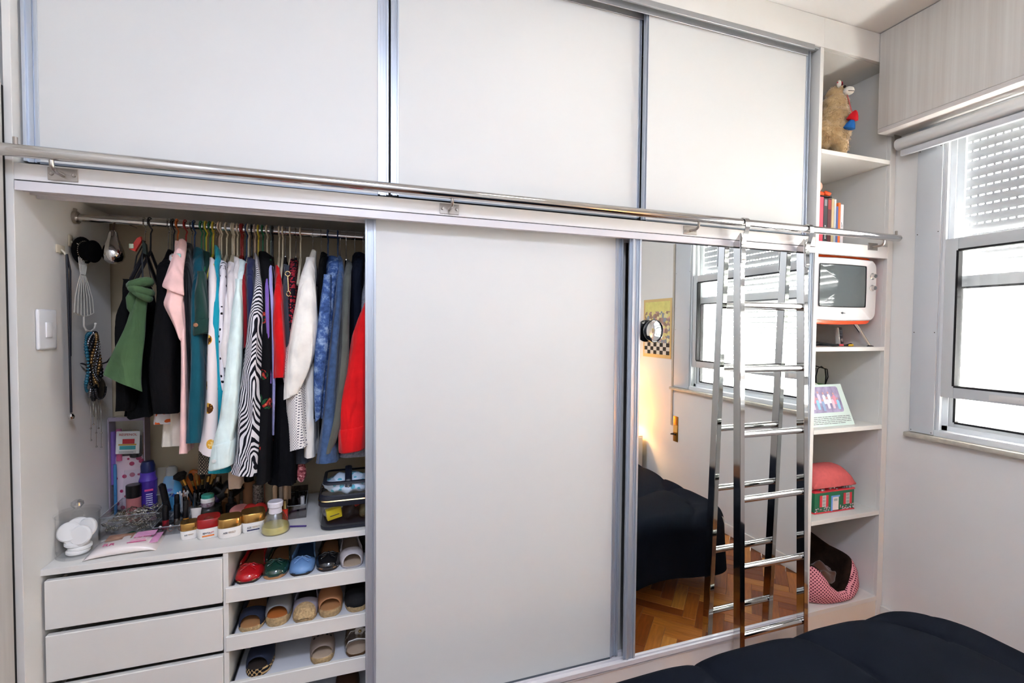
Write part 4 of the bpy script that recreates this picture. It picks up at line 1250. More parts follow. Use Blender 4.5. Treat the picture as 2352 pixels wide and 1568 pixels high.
# necklaces: strands one by one
def strand(cx, cy, ztop, zbot, spread, r, n, matk, lab, ph=0.0):
    b = NB()
    for k in range(n):
        t = k / n
        a = 2 * PI * t
        y = cy + spread * math.sin(a) * (0.35 + 0.65 * (1 - math.cos(a)) / 2)
        z = zbot + (ztop - zbot) * (1 + math.cos(a)) / 2
        x = cx + 0.006 * math.sin(3 * a + ph)
        ball(b, (x - cx, y - cy, z - ztop), r * (1 + 0.25 * math.sin(7 * k + ph)), seg=6, rings=4)
    tag(obj('necklace', b, matk, None, loc=(cx, cy, ztop), sharp=2), lab, 'necklace', 'necklaces on the wire hook')
teal = M('teal beads', '1F5E70', rough=0.25); brz = M('bronze beads', '8A6C42', rough=0.3, metal=0.8); jet = M('jet beads', '111114', rough=0.2); silv = M('steel beads', '8F8F90', rough=0.25, metal=1.0)
strand(-2.918, 0.300, 1.462, 1.265, 0.036, 0.0055, 56, teal, 'teal bead necklace at the left of the bunch', 0.5)
strand(-2.914, 0.303, 1.462, 1.245, 0.030, 0.0058, 60, silv, 'steel grey bead necklace in the bunch', 1.5)
strand(-2.910, 0.308, 1.462, 1.235, 0.040, 0.0065, 60, jet, 'jet black bead necklace, widest of the bunch', 2.5)
strand(-2.905, 0.306, 1.462, 1.275, 0.022, 0.0056, 54, brz, 'bronze bead necklace at the front of the bunch', 3.5)
strand(-2.902, 0.304, 1.462, 1.30, 0.014, 0.0042, 50, silv, 'short bright steel necklace over the bronze one', 4.5)
mp_ = thing('medallion_necklace', 'black fringed medallion hanging below the necklace bunch', 'necklace', (-2.902, 0.318, 1.272), rot=(0, PI / 2, 0))
b = NB(); lathe(b, [(0, 0), (0.034, 0), (0.036, 0.004), (0.03, 0.007), (0, 0.005)], 24, cap=False)
obj('disc', b, jet, mp_)
b = NB()
for k in range(18):
    a = PI * (k / 17.0) - PI / 2
    ball(b, (0.034 * math.cos(a), 0.034 * math.sin(a), 0.004), 0.005, seg=6, rings=4)
obj('bead_rim', b, M('smoked glass beads', '3A3A3C', rough=0.1, metal=0.6), mp_)
b = NB()
for k in range(5):
    y0 = 0.285 + 0.017 * k; L = [0.16, 0.11, 0.19, 0.13, 0.2][k]
    tube(b, [(0, y0 - 0.318, -0.02), (0.001, y0 - 0.318 + 0.004, -L * 0.6), (0, y0 - 0.318 + 0.002, -L)], 0.0006, 4)
    for q in (0.75, 1.0):
        ball(b, (0, y0 - 0.318 + 0.003, -L * q), 0.003, seg=6, rings=4)
tag(obj('chain_necklace', b, M('fine silver chain', 'B5B0A4', rough=0.25, metal=1.0), None, loc=(-2.914, 0.318, 1.262), sharp=2), 'fine silver chains trailing below the black medallion', 'necklace', 'necklaces on the wire hook')

# pear-shaped chrome ornament on the rail
pr = thing('pear_ornament', 'mirror-finish pear ornament hung at the left end of the rail', 'ornament', (-2.838, 0.275, 1.694))
b = NB(); lathe(b, [(0, 0), (0.014, 0.0015), (0.025, 0.010), (0.031, 0.026), (0.029, 0.045), (0.022, 0.066), (0.0155, 0.084), (0.0135, 0.096), (0.0125, 0.105), (0.007, 0.111), (0, 0.112)], 24, cap=False)
obj('body', b, chrome, pr)
b = NB(); tube(b, [(0, 0, 0.11), (0, 0.006, 0.13), (0, 0.016, 0.148)], 0.003, 6); tube(b, [(0, 0.016, 0.160), (0.01, 0.02, 0.155), (0.03, 0.02, 0.14), (0.06, 0.02, 0.128)], 0.0015, 6)
obj('cord', b, M('brown cord', '4B382C', rough=0.7), pr)
# dark bag strap looping out of the corner
b = NB(); tube(b, [(-2.94, 0.30, 1.36), (-2.925, 0.33, 1.345), (-2.895, 0.36, 1.36), (-2.86, 0.36, 1.41), (-2.845, 0.33, 1.46)], 0.008, 8, flat=0.35)
for v in b.verts: v.co -= Vector((-2.94, 0.30, 1.36))
tag(obj('bag_strap', b, M('black leather', '0E0E12', rough=0.35), None, loc=(-2.94, 0.30, 1.36)), 'black leather strap looping from the corner behind the cape', 'strap')

# ------------------------------------------------------------------ convex mirror stuck on the mirror door
cv = thing('vanity_mirror', 'small round convex mirror in a black rim stuck on the mirror door', 'mirror', (-0.914, 0.012, 1.483), rot=(PI / 2, 0, 0.12))
b = NB(); lathe(b, [(0.020, -0.0), (0.040, 0.004), (0.045, 0.016), (0.047, 0.028), (0.044, 0.030), (0.043, 0.026), (0.0, 0.024)], 36, cap=False)
obj('rim', b, M('glossy black rim', '15181C', rough=0.15), cv)
b = NB(); lathe(b, [(0.0435, 0.0265), (0.035, 0.0305), (0.02, 0.0335), (0.0, 0.0345)], 36, cap=False)
obj('convex_glass', b, mirm, cv)

# ------------------------------------------------------------------ llama
ll = thing('toy_llama', 'fluffy tan toy llama on the top shelf of the tower', 'toy', (0.165, 0.115, 2.342), -0.55)
fur = M('tan plush', 'B08E5C', rough=0.95, var=0.25, scale=28, bump=1.0, bscale=90, sheen=0.6, col2='CDB184')
def furball(bm, c, r, sx, sy, sz, seed=0, sub=3, amp=0.07):
    t = bmesh.new(); bmesh.ops.create_icosphere(t, subdivisions=sub, radius=1.0)
    rnd = random.Random(seed)
    for v in t.verts:
        k = 1 + amp * (rnd.random() - 0.5) * 2
        v.co = Vector((v.co.x * sx * r * k, v.co.y * sy * r * k, v.co.z * sz * r * k))
    merge(bm, t, Matrix.Translation(c))
WOOL = [((-0.025, 0, 0.125), 0.102, 1.05, 0.74, 0.85), ((0.035, -0.003, 0.13), 0.088, 0.85, 0.85, 0.98), ((0.036, -0.006, 0.205), 0.072, 0.95, 0.92, 1.0), ((0.040, -0.006, 0.265), 0.060, 0.95, 0.95, 1.05), ((0.046, -0.006, 0.318), 0.047, 1.0, 0.95, 0.9)]
for (x, y) in ((0.062, -0.036), (0.062, 0.034), (-0.072, -0.036), (-0.072, 0.036)):
    WOOL.append(((x, y, 0.055), 0.034, 0.9, 0.9, 1.55))
b = NB()
for k, (c_, r_, sx, sy, sz) in enumerate(WOOL):
    furball(b, c_, r_, sx, sy, sz, k + 1, 3, 0.05)
body = obj('body', b, fur, ll, sharp=3.0)
rm = body.modifiers.new('fuse', 'REMESH'); rm.mode = 'VOXEL'; rm.voxel_size = 0.007; rm.use_smooth_shade = True
# woolly tufts: thin curved spikes over the whole fleece
b = NB()
rw = random.Random(3)
def inside(p_, skip):
    for k, (c_, r_, sx, sy, sz) in enumerate(WOOL):
        if k != skip and ((p_[0] - c_[0]) / (r_ * sx)) ** 2 + ((p_[1] - c_[1]) / (r_ * sy)) ** 2 + ((p_[2] - c_[2]) / (r_ * sz)) ** 2 < 0.92:
            return True
    return False
for k, (c_, r_, sx, sy, sz) in enumerate(WOOL):
    for q in range(int(52000 * r_ * r_ * 5)):
        d_ = Vector((rw.gauss(0, 1), rw.gauss(0, 1), rw.gauss(0, 1))).normalized()
        p_ = Vector((c_[0] + d_.x * r_ * sx, c_[1] + d_.y * r_ * sy, c_[2] + d_.z * r_ * sz))
        if p_.z < 0.004 or inside(p_, k):
            continue
        n_ = Vector((d_.x / sx, d_.y / sy, d_.z / sz)).normalized()
        t_ = (n_ + Vector((rw.uniform(-.7, .7), rw.uniform(-.7, .7), rw.uniform(-.9, .3)))).normalized()
        u_ = t_.orthogonal().normalized(); w_ = t_.cross(u_)
        L_ = rw.uniform(0.008, 0.017); e_ = 0.0022
        base = p_ - n_ * 0.004
        vs = [b.verts.new(base + u_ * e_), b.verts.new(base - u_ * e_ * 0.5 + w_ * e_ * 0.87), b.verts.new(base - u_ * e_ * 0.5 - w_ * e_ * 0.87), b.verts.new(base + t_ * L_ + Vector((0, 0, -0.002)))]
        b.faces.new((vs[0], vs[1], vs[3])); b.faces.new((vs[1], vs[2], vs[3])); b.faces.new((vs[2], vs[0], vs[3]))
wl = obj('wool', b, fur, ll, sharp=3.0, recalc=False); wl['kind'] = 'stuff'
b = NB(); furball(b, (0.080, -0.048, 0.314), 0.025, 1.0, 0.95, 0.8, 7, 3, 0.02)
mz = obj('muzzle', b, M('pale plush', 'DAD6CC', rough=0.9), ll, sharp=3)
b = NB(); tube(b, [(0.070, -0.071, 0.306), (0.084, -0.073, 0.303), (0.099, -0.062, 0.306)], 0.0016, 6)
obj('mouth', b, black, mz)
for (x, y) in ((0.058, -0.062), (0.096, -0.030)):
    b = NB(); ball(b, (x, y, 0.330), 0.0065, seg=10, rings=8)
    obj('eye', b, M('glossy black', '0A0A0A', rough=0.1), ll)
for s in (-1, 1):
    b = NB(); furball(b, (0.045 + 0.006 * s, -0.016 + s * 0.032, 0.352), 0.015, 0.7, 0.6, 1.3, 9, 2, 0.05)
    obj('ear', b, MATS['pale plush'], ll, sharp=3)
b = NB(); tube(b, [(0.03, -0.052, 0.357), (0.055, -0.04, 0.362), (0.068, -0.01, 0.362), (0.06, 0.02, 0.358)], 0.004, 6)
obj('head_band', b, M('red yarn', 'A8283A', rough=0.9), ll)
b = NB(); tube(b, [(0.072, -0.058, 0.29), (0.074, -0.072, 0.255), (0.080, -0.080, 0.215), (0.084, -0.084, 0.195)], 0.0028, 6)
obj('yarn_cord', b, M('rose yarn', 'B8605C', rough=0.9), ll)
for (z, m_, nm, dx) in ((0.178, M('red wool tassel', 'C4101C', rough=0.95), 'red_tassel', 0.006), (0.138, M('blue wool tassel', '1E62A8', rough=0.95), 'blue_tassel', -0.006)):
    b = NB(); lathe(b, [(0.004, 0.024), (0.012, 0.016), (0.020, 0.0), (0.026, -0.018), (0.018, -0.022), (0, -0.02)], 12, cap=False)
    obj(nm, b, m_, ll, loc=(0.084 + dx, -0.086, z), rot=(0.2, 0.25, 0))
b = NB(); tube(b, [(-0.07, -0.06, 0.10), (-0.075, -0.05, 0.16), (-0.07, 0.0, 0.205), (-0.075, 0.05, 0.16)], 0.012, 8, flat=0.4)
obj('saddle_cloth', b, M('maroon weave', '6E2A3C', rough=0.9, var=0.3, scale=90), ll)

# ------------------------------------------------------------------ books
books = [(0.070, 0.026, 0.236, 'C9A23A', 'multicoloured book at the left end of the row, half hidden', '5A4F9A'), (0.0985, 0.026, 0.232, 'E8465C', 'bright pink book second in the row', None),
         (0.1265, 0.026, 0.230, '26262A', 'black book with pale spine lettering', None), (0.153, 0.024, 0.229, '5A1E22', 'maroon book between the black and the beige one', None),
         (0.175, 0.016, 0.229, 'C9B487', 'thin beige book right of the maroon one', None), (0.191, 0.013, 0.228, 'BFC4C4', 'thin pale grey book beside the beige one', None),
         (0.2055, 0.013, 0.195, '55639A', 'short slate blue book beside the orange one', None), (0.2205, 0.014, 0.214, 'F0712A', 'orange book next to the white one', None), (0.239, 0.020, 0.207, 'E2DDDF', 'white book at the right end of the row', None)]
for k, (x, w_, hh, col, lab, c2) in enumerate(books):
    t = thing('book', lab, 'book', (x, 0.07, 1.9125), group='books in the shelf tower')
    bmk = M('book cover %d' % k, col, rough=0.45, var=0.35 if c2 else 0.03, scale=40 if c2 else 20, col2=c2)
    lean = -0.0
    b = NB(); bx(b, -w_ / 2, -w_ / 2 + 0.002, 0.0, 0.15, 0, hh, 0.0006, 1); bx(b, w_ / 2 - 0.002, w_ / 2, 0.0, 0.15, 0, hh, 0.0006, 1); bx(b, -w_ / 2, w_ / 2, -0.002, 0.0015, 0, hh, 0.0008, 1)
    obj('cover', b, bmk, t)
    b = NB(); bx(b, -w_ / 2 + 0.002, w_ / 2 - 0.002, 0.002, 0.147, 0.003, hh - 0.003)
    obj('pages', b, M('book paper', 'E4DECF', rough=0.8), t)
    if k == 2:
        b = NB()
        for q in range(8):
            bx(b, -0.004, 0.005 - 0.002 * (q % 2), -0.0024, -0.0019, 0.030 + q * 0.0085, 0.036 + q * 0.0085)
        obj('spine_marks', b, M('spine ink white', 'C9C9C6', rough=0.5), t)
        b = NB(); bx(b, -0.008, 0.008, -0.0024, -0.0019, 0.19, 0.222)
        obj('spine_label', b, M('grey spine label', '8E8E90', rough=0.5), t)
    if k == 3:
        b = NB(); bx(b, -w_ / 2 + 0.002, w_ / 2 - 0.002, -0.0024, -0.0019, 0.175, 0.222)
        obj('spine_label', b, M('brick spine label', 'A03A34', rough=0.5), t)
    if k == 8:
        b = NB(); ring_tube(b, [(0.004 * math.cos(a * PI / 5), -0.0022, 0.10 + 0.004 * math.sin(a * PI / 5)) for a in range(10)], 0.0008, 5); tube(b, [(0.0, -0.0022, 0.104), (-0.005, -0.0022, 0.118)], 0.001, 5)
        obj('spine_mark', b, M('grey ink', '5E5E5A', rough=0.6), t)
# small orange toy figure lying on the books
fg = thing('toy_figure', 'small toy figure in orange lying on top of the books', 'toy', (0.098, 0.10, 2.1445))
b = NB(); furball(b, (0.0, -0.012, 0.016), 0.028, 1.25, 0.8, 0.6, 3, 3, 0.02); tube(b, [(0.02, -0.03, 0.02), (0.046, -0.034, 0.016), (0.052, -0.02, 0.008)], [0.012, 0.010, 0.007], 8)
obj('body', b, M('orange plastic', 'E5531A', rough=0.5), fg, sharp=2)
b = NB(); furball(b, (-0.004, -0.012, 0.054), 0.022, 0.95, 0.9, 1.1, 4, 3, 0.01)
hd = obj('head', b, M('toy skin', 'D9A48C', rough=0.5), fg, sharp=2)
b = NB(); furball(b, (-0.004, -0.006, 0.068), 0.021, 1.05, 0.95, 0.7, 5, 2, 0.06)
obj('hair', b, M('toy hair', '161616', rough=0.6), hd, sharp=2)
b = NB(); bx(b, -0.02, 0.06, -0.04, 0.03, 0.0, 0.005, 0.002)
obj('base', b, black, fg)

# ------------------------------------------------------------------ retro television
tv = thing('retro_television', 'white and orange retro television on chrome legs in the tower', 'television', (0.216, 0.02, 1.411))
tvw = M('tv white shell', 'E6E3E2', rough=0.18, coat=0.5); tvo = M('tv orange shell', 'F0531C', rough=0.25, coat=0.4)
def rrect(hw, hh, r, bul, n=6):
    """rounded rectangle outline with bulging sides"""
    pts = []
    for (sx, sz, a0) in ((1, 1, 0), (-1, 1, PI / 2), (-1, -1, PI), (1, -1, 3 * PI / 2)):
        for k in range(n + 1):
            a = a0 + PI / 2 * k / n
            pts.append((sx * (hw - r) + r * math.cos(a), sz * (hh - r) + r * math.sin(a)))
    full = []
    for i, p in enumerate(pts):
        q = pts[(i + 1) % len(pts)]
        d = math.hypot(q[0] - p[0], q[1] - p[1])
        m_ = max(1, int(d / 0.03))
        for s in range(m_):
            full.append((p[0] + (q[0] - p[0]) * s / m_, p[1] + (q[1] - p[1]) * s / m_))
    return [(x * (1 + bul * (1 - (z / hh) ** 2)) , z * (1 + bul * 1.6 * (1 - (x / hw) ** 2))) for x, z in full]
cz = 0.282
o1 = rrect(0.212, 0.150, 0.035, 0.02)
b = NB()
loft(b, [[(x * s, y, cz + z * s) for x, z in o1] for (y, s) in ((0.012, 0.0), (0.0, 0.965), (0.006, 0.992), (0.018, 1.0), (0.030, 1.0))], cap0=False, cap1=False)
obj('front_shell', b, tvw, tv, sharp=0.9)
b = NB()
loft(b, [[(x * s, y, cz - 0.002 + z * s * sz) for x, z in o1] for (y, s, sz) in ((0.022, 1.010, 1.03), (0.028, 1.026, 1.07), (0.08, 1.022, 1.09), (0.14, 0.92, 0.93), (0.22, 0.72, 0.72), (0.26, 0.5, 0.5))], cap0=True, cap1=True)
obj('back_shell', b, tvo, tv, sharp=0.9)
b = NB()
o2 = rrect(0.155, 0.100, 0.006, 0.012)
loft(b, [[(x * s - 0.024, y, cz + 0.016 + z * s) for x, z in o2] for (y, s) in ((-0.002, 1.03), (-0.0035, 1.02), (-0.0035, 0.99), (-0.001, 0.985))], cap0=False, cap1=False)
obj('screen_frame', b, black, tv)
b = NB()
loft(b, [[(x * s - 0.024, y, cz + 0.016 + z * s) for x, z in o2] for (y, s) in ((-0.0015, 0.99), (-0.004, 0.7), (-0.006, 0.35), (-0.0065, 0.001))], cap0=False, cap1=False)
obj('screen', b, M('crt glass', '4E5656', rough=0.06, coat=1.0, spec=0.8), tv, sharp=2)
for z in (0.353, 0.294):
    b = NB(); lathe(b, [(0, 0.0), (0.0165, 0.0), (0.0165, 0.003), (0.0125, 0.006), (0.0115, 0.016), (0.009, 0.018), (0, 0.018)], 20, cap=False)
    obj('dial', b, chrome, tv, loc=(0.183, 0.0035, z), rot=(PI / 2, 0, 0))
    b = NB(); lathe(b, [(0, 0.0), (0.009, 0.0), (0.0085, 0.002), (0, 0.002)], 16, cap=False)
    obj('dial_cap', b, M('grey dial cap', '6E6E70', rough=0.3, metal=0.5), tv, loc=(0.183, -0.0148, z), rot=(PI / 2, 0, 0))
ink = M('dark grey print', '4A4A4E', rough=0.5)
b = NB(); lathe(b, [(0, 0), (0.0055, 0), (0.0055, 0.0006), (0, 0.0006)], 16, cap=False)
obj('logo_disc', b, ink, tv, loc=(-0.022, -0.0006, 0.166), rot=(PI / 2, 0, 0))
lettering('LG', 0.011, ink, tv, (-0.007, -0.0006, 0.166), FRONT)
for sx in (-1, 1):
    for y in ((0.03, 0.17) if sx < 0 else (0.03,)):
        b = NB(); tube(b, [(sx * (0.135 if y < 0.1 else 0.09), y + 0.03, 0.135), (sx * (0.205 if y < 0.1 else 0.13), y - 0.01, 0.004)], [0.0105, 0.0065], 10)
        lg = obj('leg', b, chrome, tv)
        b = NB(); lathe(b, [(0, 0), (0.014, 0), (0.014, 0.003), (0.006, 0.006), (0, 0.006)], 14, cap=False)
        obj('foot', b, M('dark foot', '2A2A2C', rough=0.4, metal=0.6), lg, loc=(sx * (0.206 if y < 0.1 else 0.131), y - 0.012, 0.0))
# remote control standing behind the cables
rc = thing('remote_control', 'remote control with black keypad standing under the television', 'remote', (0.335, 0.12, 1.411), rot=(-0.12, 0.0, 0.25))
b = NB(); bx(b, -0.024, 0.024, 0.0, 0.020, 0.006, 0.098, 0.006, 2)
obj('shell', b, M('grey remote shell', 'B5B2AA', rough=0.4), rc)
b = NB(); bx(b, -0.014, 0.022, -0.001, 0.003, 0.010, 0.096, 0.003, 2)
obj('key_panel', b, M('dark key panel', '1D2026', rough=0.3), rc)
for r_ in range(5):
    for c_ in range(3):
        b = NB(); bx(b, -0.010 + c_ * 0.011, -0.004 + c_ * 0.011, -0.0026, 0.0, 0.052 + r_ * 0.0085, 0.056 + r_ * 0.0085, 0.001, 1)
        obj('key', b, M('grey keys', '7C828C', rough=0.4), rc)
b = NB(); lathe(b, [(0, 0), (0.010, 0), (0.009, 0.002), (0, 0.003)], 14, cap=False)
obj('dial_pad', b, chromer, rc, loc=(0.004, -0.001, 0.030), rot=(PI / 2, 0, 0))
cb = thing('av_cable', 'black cable with red and yellow plugs lying under the television', 'cable', (0.18, 0.08, 1.411))
b = NB(); tube(b, [(-0.09, 0.03, 0.012), (-0.06, 0.01, 0.018), (-0.02, 0.0, 0.012), (0.03, -0.005, 0.006), (0.06, -0.01, 0.007)], 0.006, 8); tube(b, [(-0.08, 0.02, 0.006), (-0.03, 0.02, 0.006), (0.06, 0.0, 0.005), (0.12, -0.02, 0.005)], 0.004, 8); tube(b, [(0.12, -0.005, 0.005), (0.150, -0.01, 0.008), (0.158, -0.012, 0.006)], [0.004, 0.009, 0.006], 8)
obj('wire', b, black, cb)
for x, y, col, nm in ((0.066, -0.016, 'C9454A', 'red_plug'), (0.118, -0.028, 'D9AE22', 'yellow_plug')):
    b = NB(); tube(b, [(x - 0.006, y, 0.006), (x + 0.014, y - 0.003, 0.006)], [0.005, 0.006], 10)
    obj(nm, b, M(nm + ' plastic', col, rough=0.4), cb)

# ------------------------------------------------------------------ photo card, watering tin behind it
pc = thing('photo_card', 'pale green card with a group photograph leaning in the tower', 'photo card', (0.19, 0.045, 1.0145), rot=(-0.36, 0.0, 0.0))
b = NB(); bx(b, -0.150, 0.150, 0.0, 0.004, 0.0, 0.212)
for v in b.verts:
    v.co.x += (-0.01 if v.co.x > 0 else 0.0) * v.co.z / 0.21
obj('board', b, M('pale green card', 'CFE0D8', rough=0.5), pc)
b = NB(); o3 = rrect(0.125, 0.066, 0.014, 0.0)
loft(b, [[(x - 0.018, -0.0006, 0.134 + z) for x, z in o3], [(x - 0.018, 0.001, 0.134 + z) for x, z in o3]])
ph_ = obj('photograph', b, M('lilac photo ground', 'B4A9C8', rough=0.35, var=0.4, scale=22, col2='77708E'), pc)
rr_ = random.Random(5)
pcols = ['E9DCE8', 'F0E6EE', 'D9C0CC', 'E090A4', '90C4DC', 'D4C8E0', '8CA4C8', 'EFE6F2']
for k in range(13):
    x = -0.125 + k * 0.0172 ; z = 0.09 + 0.012 * rr_.random() + (0.03 if k % 2 else 0)
    b = NB(); prism(b, [(x - 0.008, z - 0.014), (x + 0.008, z - 0.014), (x + 0.010, z + 0.026), (x + 0.004, z + 0.034), (x - 0.004, z + 0.034), (x - 0.010, z + 0.026)], -0.0011, -0.0007, 'y')
    obj('pictured_person', b, M('photo tint %d' % (k % 8), pcols[k % 8], rough=0.4), ph_)
    b = NB(); lathe(b, [(0, 0), (0.006, 0), (0.006, 0.0004), (0, 0.0004)], 10, cap=False)
    obj('pictured_face', b, M('photo skin', 'C99A94', rough=0.4), ph_, loc=(x, -0.0007, z + 0.041), rot=(PI / 2, 0, 0))
for k in range(5):
    b = NB(); 
    xx = -0.14
    while xx < (0.13 if k < 4 else 0.06):
        w_ = rr_.uniform(0.012, 0.04); bx(b, xx, min(xx + w_, 0.134), -0.0006, 0.0, 0.046 - k * 0.0085, 0.0485 - k * 0.0085); xx += w_ + 0.004
    obj('printed_line', b, ink, pc)
gt = thing('card_box', 'low black box with green lid and a wire handle behind the photo card', 'box', (0.42, 0.33, 1.0145))
b = NB(); bx(b, -0.05, 0.045, -0.05, 0.05, 0.0, 0.155, 0.003)
obj('body', b, M('black box card', '202420', rough=0.5), gt)
b = NB(); bx(b, -0.052, 0.047, -0.052, 0.052, 0.155, 0.172, 0.003)
obj('lid', b, M('green lid', '4C9A2E', rough=0.45), gt)
b = NB()
for dy in (0.0, 0.012):
    tube(b, [(-0.045, -0.04 + dy, 0.17), (-0.048, -0.04 + dy, 0.22), (-0.036, -0.04 + dy, 0.262), (-0.01, -0.04 + dy * 3, 0.274), (0.02, -0.04 - dy, 0.258), (0.028, -0.04 - dy, 0.215), (0.024, -0.04, 0.172)], 0.003, 6)
obj('handle', b, black, gt)
wd_ = thing('round_mat', 'white round disc leaning behind the photo card', 'disc', (0.335, 0.27, 1.0145))
b = NB(); lathe(b, [(0, -0.003), (0.056, -0.003), (0.058, 0.0), (0.056, 0.003), (0, 0.003)], 32, cap=False)
obj('disc', b, M('white disc', 'DAD7D0', rough=0.5), wd_, loc=(0.0, 0, 0.13), rot=(PI / 2 - 0.1, 0, 0))
b = NB(); bx(b, -0.03, 0.03, -0.012, 0.012, 0.0, 0.074, 0.004)
obj('stand', b, black, wd_)

# ------------------------------------------------------------------ house-shaped tin
tn = thing('house_tin', 'green house-shaped tin with a padded pink roof lid', 'tin', (0.235, 0.13, 0.5725), -0.02)
tg = M('tin green', '1F6B47', rough=0.35); tr_ = M('tin red', 'D0323C', rough=0.35)
b = NB(); bx(b, -0.136, 0.134, -0.072, 0.072, 0.004, 0.108, 0.006, 2)
obj('body', b, tg, tn)
b = NB(); bx(b, -0.138, 0.136, -0.074, 0.074, 0.0, 0.007, 0.003, 2)
obj('bottom_rim', b, tr_, tn)
b = NB(); bx(b, -0.138, 0.136, -0.074, 0.074, 0.104, 0.113, 0.003, 2)
obj('top_rim', b, tr_, tn)
b = NB()
for k in range(46):
    ball(b, (rr_.uniform(-0.125, 0.12), rr_.uniform(-0.068, -0.02), 0.114 + rr_.uniform(0, 0.006)), rr_.uniform(0.004, 0.009), seg=7, rings=5)
o = obj('button_heap', b, M('assorted buttons', '1A1A1C', rough=0.35, var=1.0, scale=60, col2='D8D4CC'), tn); o['kind'] = 'stuff'
b = NB()
rings = []
for i in range(15):
    x = -0.142 + 0.284 * i / 14
    e = 1 - abs(2 * i / 14 - 1) ** 6
    ring = []
    for k in range(17):
        a = PI * k / 16
        y = -0.080 * math.cos(a) * (0.92 + 0.08 * e)
        z = 0.131 + (0.070 * e + 0.012) * math.sin(a) ** 0.8 + 0.02 * (y + 0.08) / 0.16
        d = math.hypot(x - 0.0, (a - 0.7) * 0.08)
        z -= 0.012 * math.exp(-(d / 0.012) ** 2)
        ring.append((x, y, z))
    ring += [(x, 0.07, 0.125 + 0.018), (x, -0.07, 0.126)]
    rings.append(ring)
loft(b, rings)
obj('roof_lid', b, M('padded pink cloth', 'D0605E', rough=0.85, var=0.06, scale=60, bump=0.1, bscale=300), tn, sharp=1.0)
b = NB(); ball(b, (0.0, -0.064, 0.150), 0.006, seg=10, rings=6)
obj('lid_button', b, M('padded pink button', 'B84E50', rough=0.8), tn)
blu = M('tin blue paint', '6E9ADC', rough=0.4); crm = M('tin cream paint', 'E6D6D2', rough=0.4); gry = M('tin grey paint', 'A9ABA8', rough=0.4)
def face(name, x0, x1, z0, z1, mat, d=0.0726, parent=None):
    b = NB(); bx(b, x0, x1, -d, -0.0712, z0, z1)
    return obj(name, b, mat, parent or tn)
for xc in (-0.074, 0.086):
    wn = face('window', xc - 0.0125, xc + 0.0125, 0.034, 0.090, crm, 0.0728)
    for q in range(3):
        face('pane', xc - 0.010, xc + 0.010, 0.037 + q * 0.018, 0.052 + q * 0.018, gry, 0.0731, wn)
    for s in (-1, 1):
        face('shutter', xc + s * 0.0205 - 0.008, xc + s * 0.0205 + 0.008, 0.033, 0.091, tr_, 0.0731, wn)
dr = face('door', -0.016, 0.024, 0.010, 0.076, crm, 0.0728)
face('door_head', -0.026, 0.032, 0.076, 0.084, blu, 0.0731, dr); face('door_jamb', -0.026, -0.016, 0.006, 0.076, blu, 0.0731, dr)
face('door_pane', -0.008, 0.016, 0.056, 0.068, gry, 0.0731, dr); face('doorstep', -0.02, 0.034, 0.006, 0.010, M('tin brown', '5A2A28', rough=0.5), 0.0731, dr)
b = NB()
for k in range(70):
    x = rr_.uniform(-0.13, 0.13)
    if -0.03 < x < 0.034: continue
    z = rr_.uniform(0.008, 0.03)
    lathe(b, [(0, 0), (0.0035, 0), (0.0035, 0.0009), (0, 0.0009)], 7, c=(x, z, 0), cap=False)
o = obj('painted_flowers', b, M('painted flowers', 'D65A6A', rough=0.5, var=1.0, scale=110, col2='B8D0E0'), tn, loc=(0, -0.0718, 0), rot=(PI / 2, 0, 0)); o['kind'] = 'stuff'

# ------------------------------------------------------------------ pet bed
pbd = thing('pet_bed', 'pink dotted pet bed with brown lining on the bottom shelf', 'pet bed', (0.235, 0.23, 0.127))
pm, nt, p, mp = newmat('pink dotted cloth')
sx1 = nt.nodes.new('ShaderNodeSeparateXYZ'); nt.links.new(mp.outputs[0], sx1.inputs[0])
at = nt.nodes.new('ShaderNodeMath'); at.operation = 'ARCTAN2'; nt.links.new(sx1.outputs[1], at.inputs[0]); nt.links.new(sx1.outputs[0], at.inputs[1])
am = nt.nodes.new('ShaderNodeMath'); am.operation = 'MULTIPLY'; am.inputs[1].default_value = 0.22; nt.links.new(at.outputs[0], am.inputs[0])
cm = nt.nodes.new('ShaderNodeCombineXYZ'); nt.links.new(am.outputs[0], cm.inputs[0]); nt.links.new(sx1.outputs[2], cm.inputs[1])
m45 = nt.nodes.new('ShaderNodeMapping'); m45.inputs['Rotation'].default_value = (0, 0, 0.785); nt.links.new(cm.outputs[0], m45.inputs['Vector'])
f, v = blobs(nt, m45.outputs[0], 88, 0.30, 0.0); v.voronoi_dimensions = '2D'
nt.links.new(mixc(nt, f, 'E69AA2', '5A1E30'), p.inputs['Base Color'])
brn = M('brown plush', '2A1D16', rough=0.95, spec=0.1, var=0.25, scale=30, bump=0.3, bscale=150)
N = 44
outer, inner = [], []
def rim_h(a):     # higher at back and sides, dipped at the front
    f_ = -math.sin(a)                    # 1 at the front
    dip = max(0.0, f_) ** 3 * math.exp(-((math.cos(a) - 0.10) / 0.42) ** 2)
    return 0.168 + 0.085 * max(0, math.sin(a)) + 0.03 * max(0, -math.cos(a)) - 0.128 * dip
rings = []
for (s, zf) in ((0.80, 0.0), (0.96, 0.05), (1.03, 0.35), (1.0, 0.72), (0.93, 0.95), (0.89, 1.0)):
    ring = []
    for k in range(N):
        a = 2 * PI * k / N
        c_, s_ = math.cos(a), math.sin(a)
        x = 0.222 * math.copysign(abs(c_) ** 0.72, c_) * s; y = 0.222 * math.copysign(abs(s_) ** 0.72, s_) * s
        ring.append((min(x, 0.229), y, rim_h(a) * zf))
    rings.append(ring)
b = NB(); loft(b, rings, cap1=False)
obj('outer_cover', b, pm, pbd, sharp=1.5)
rings = []
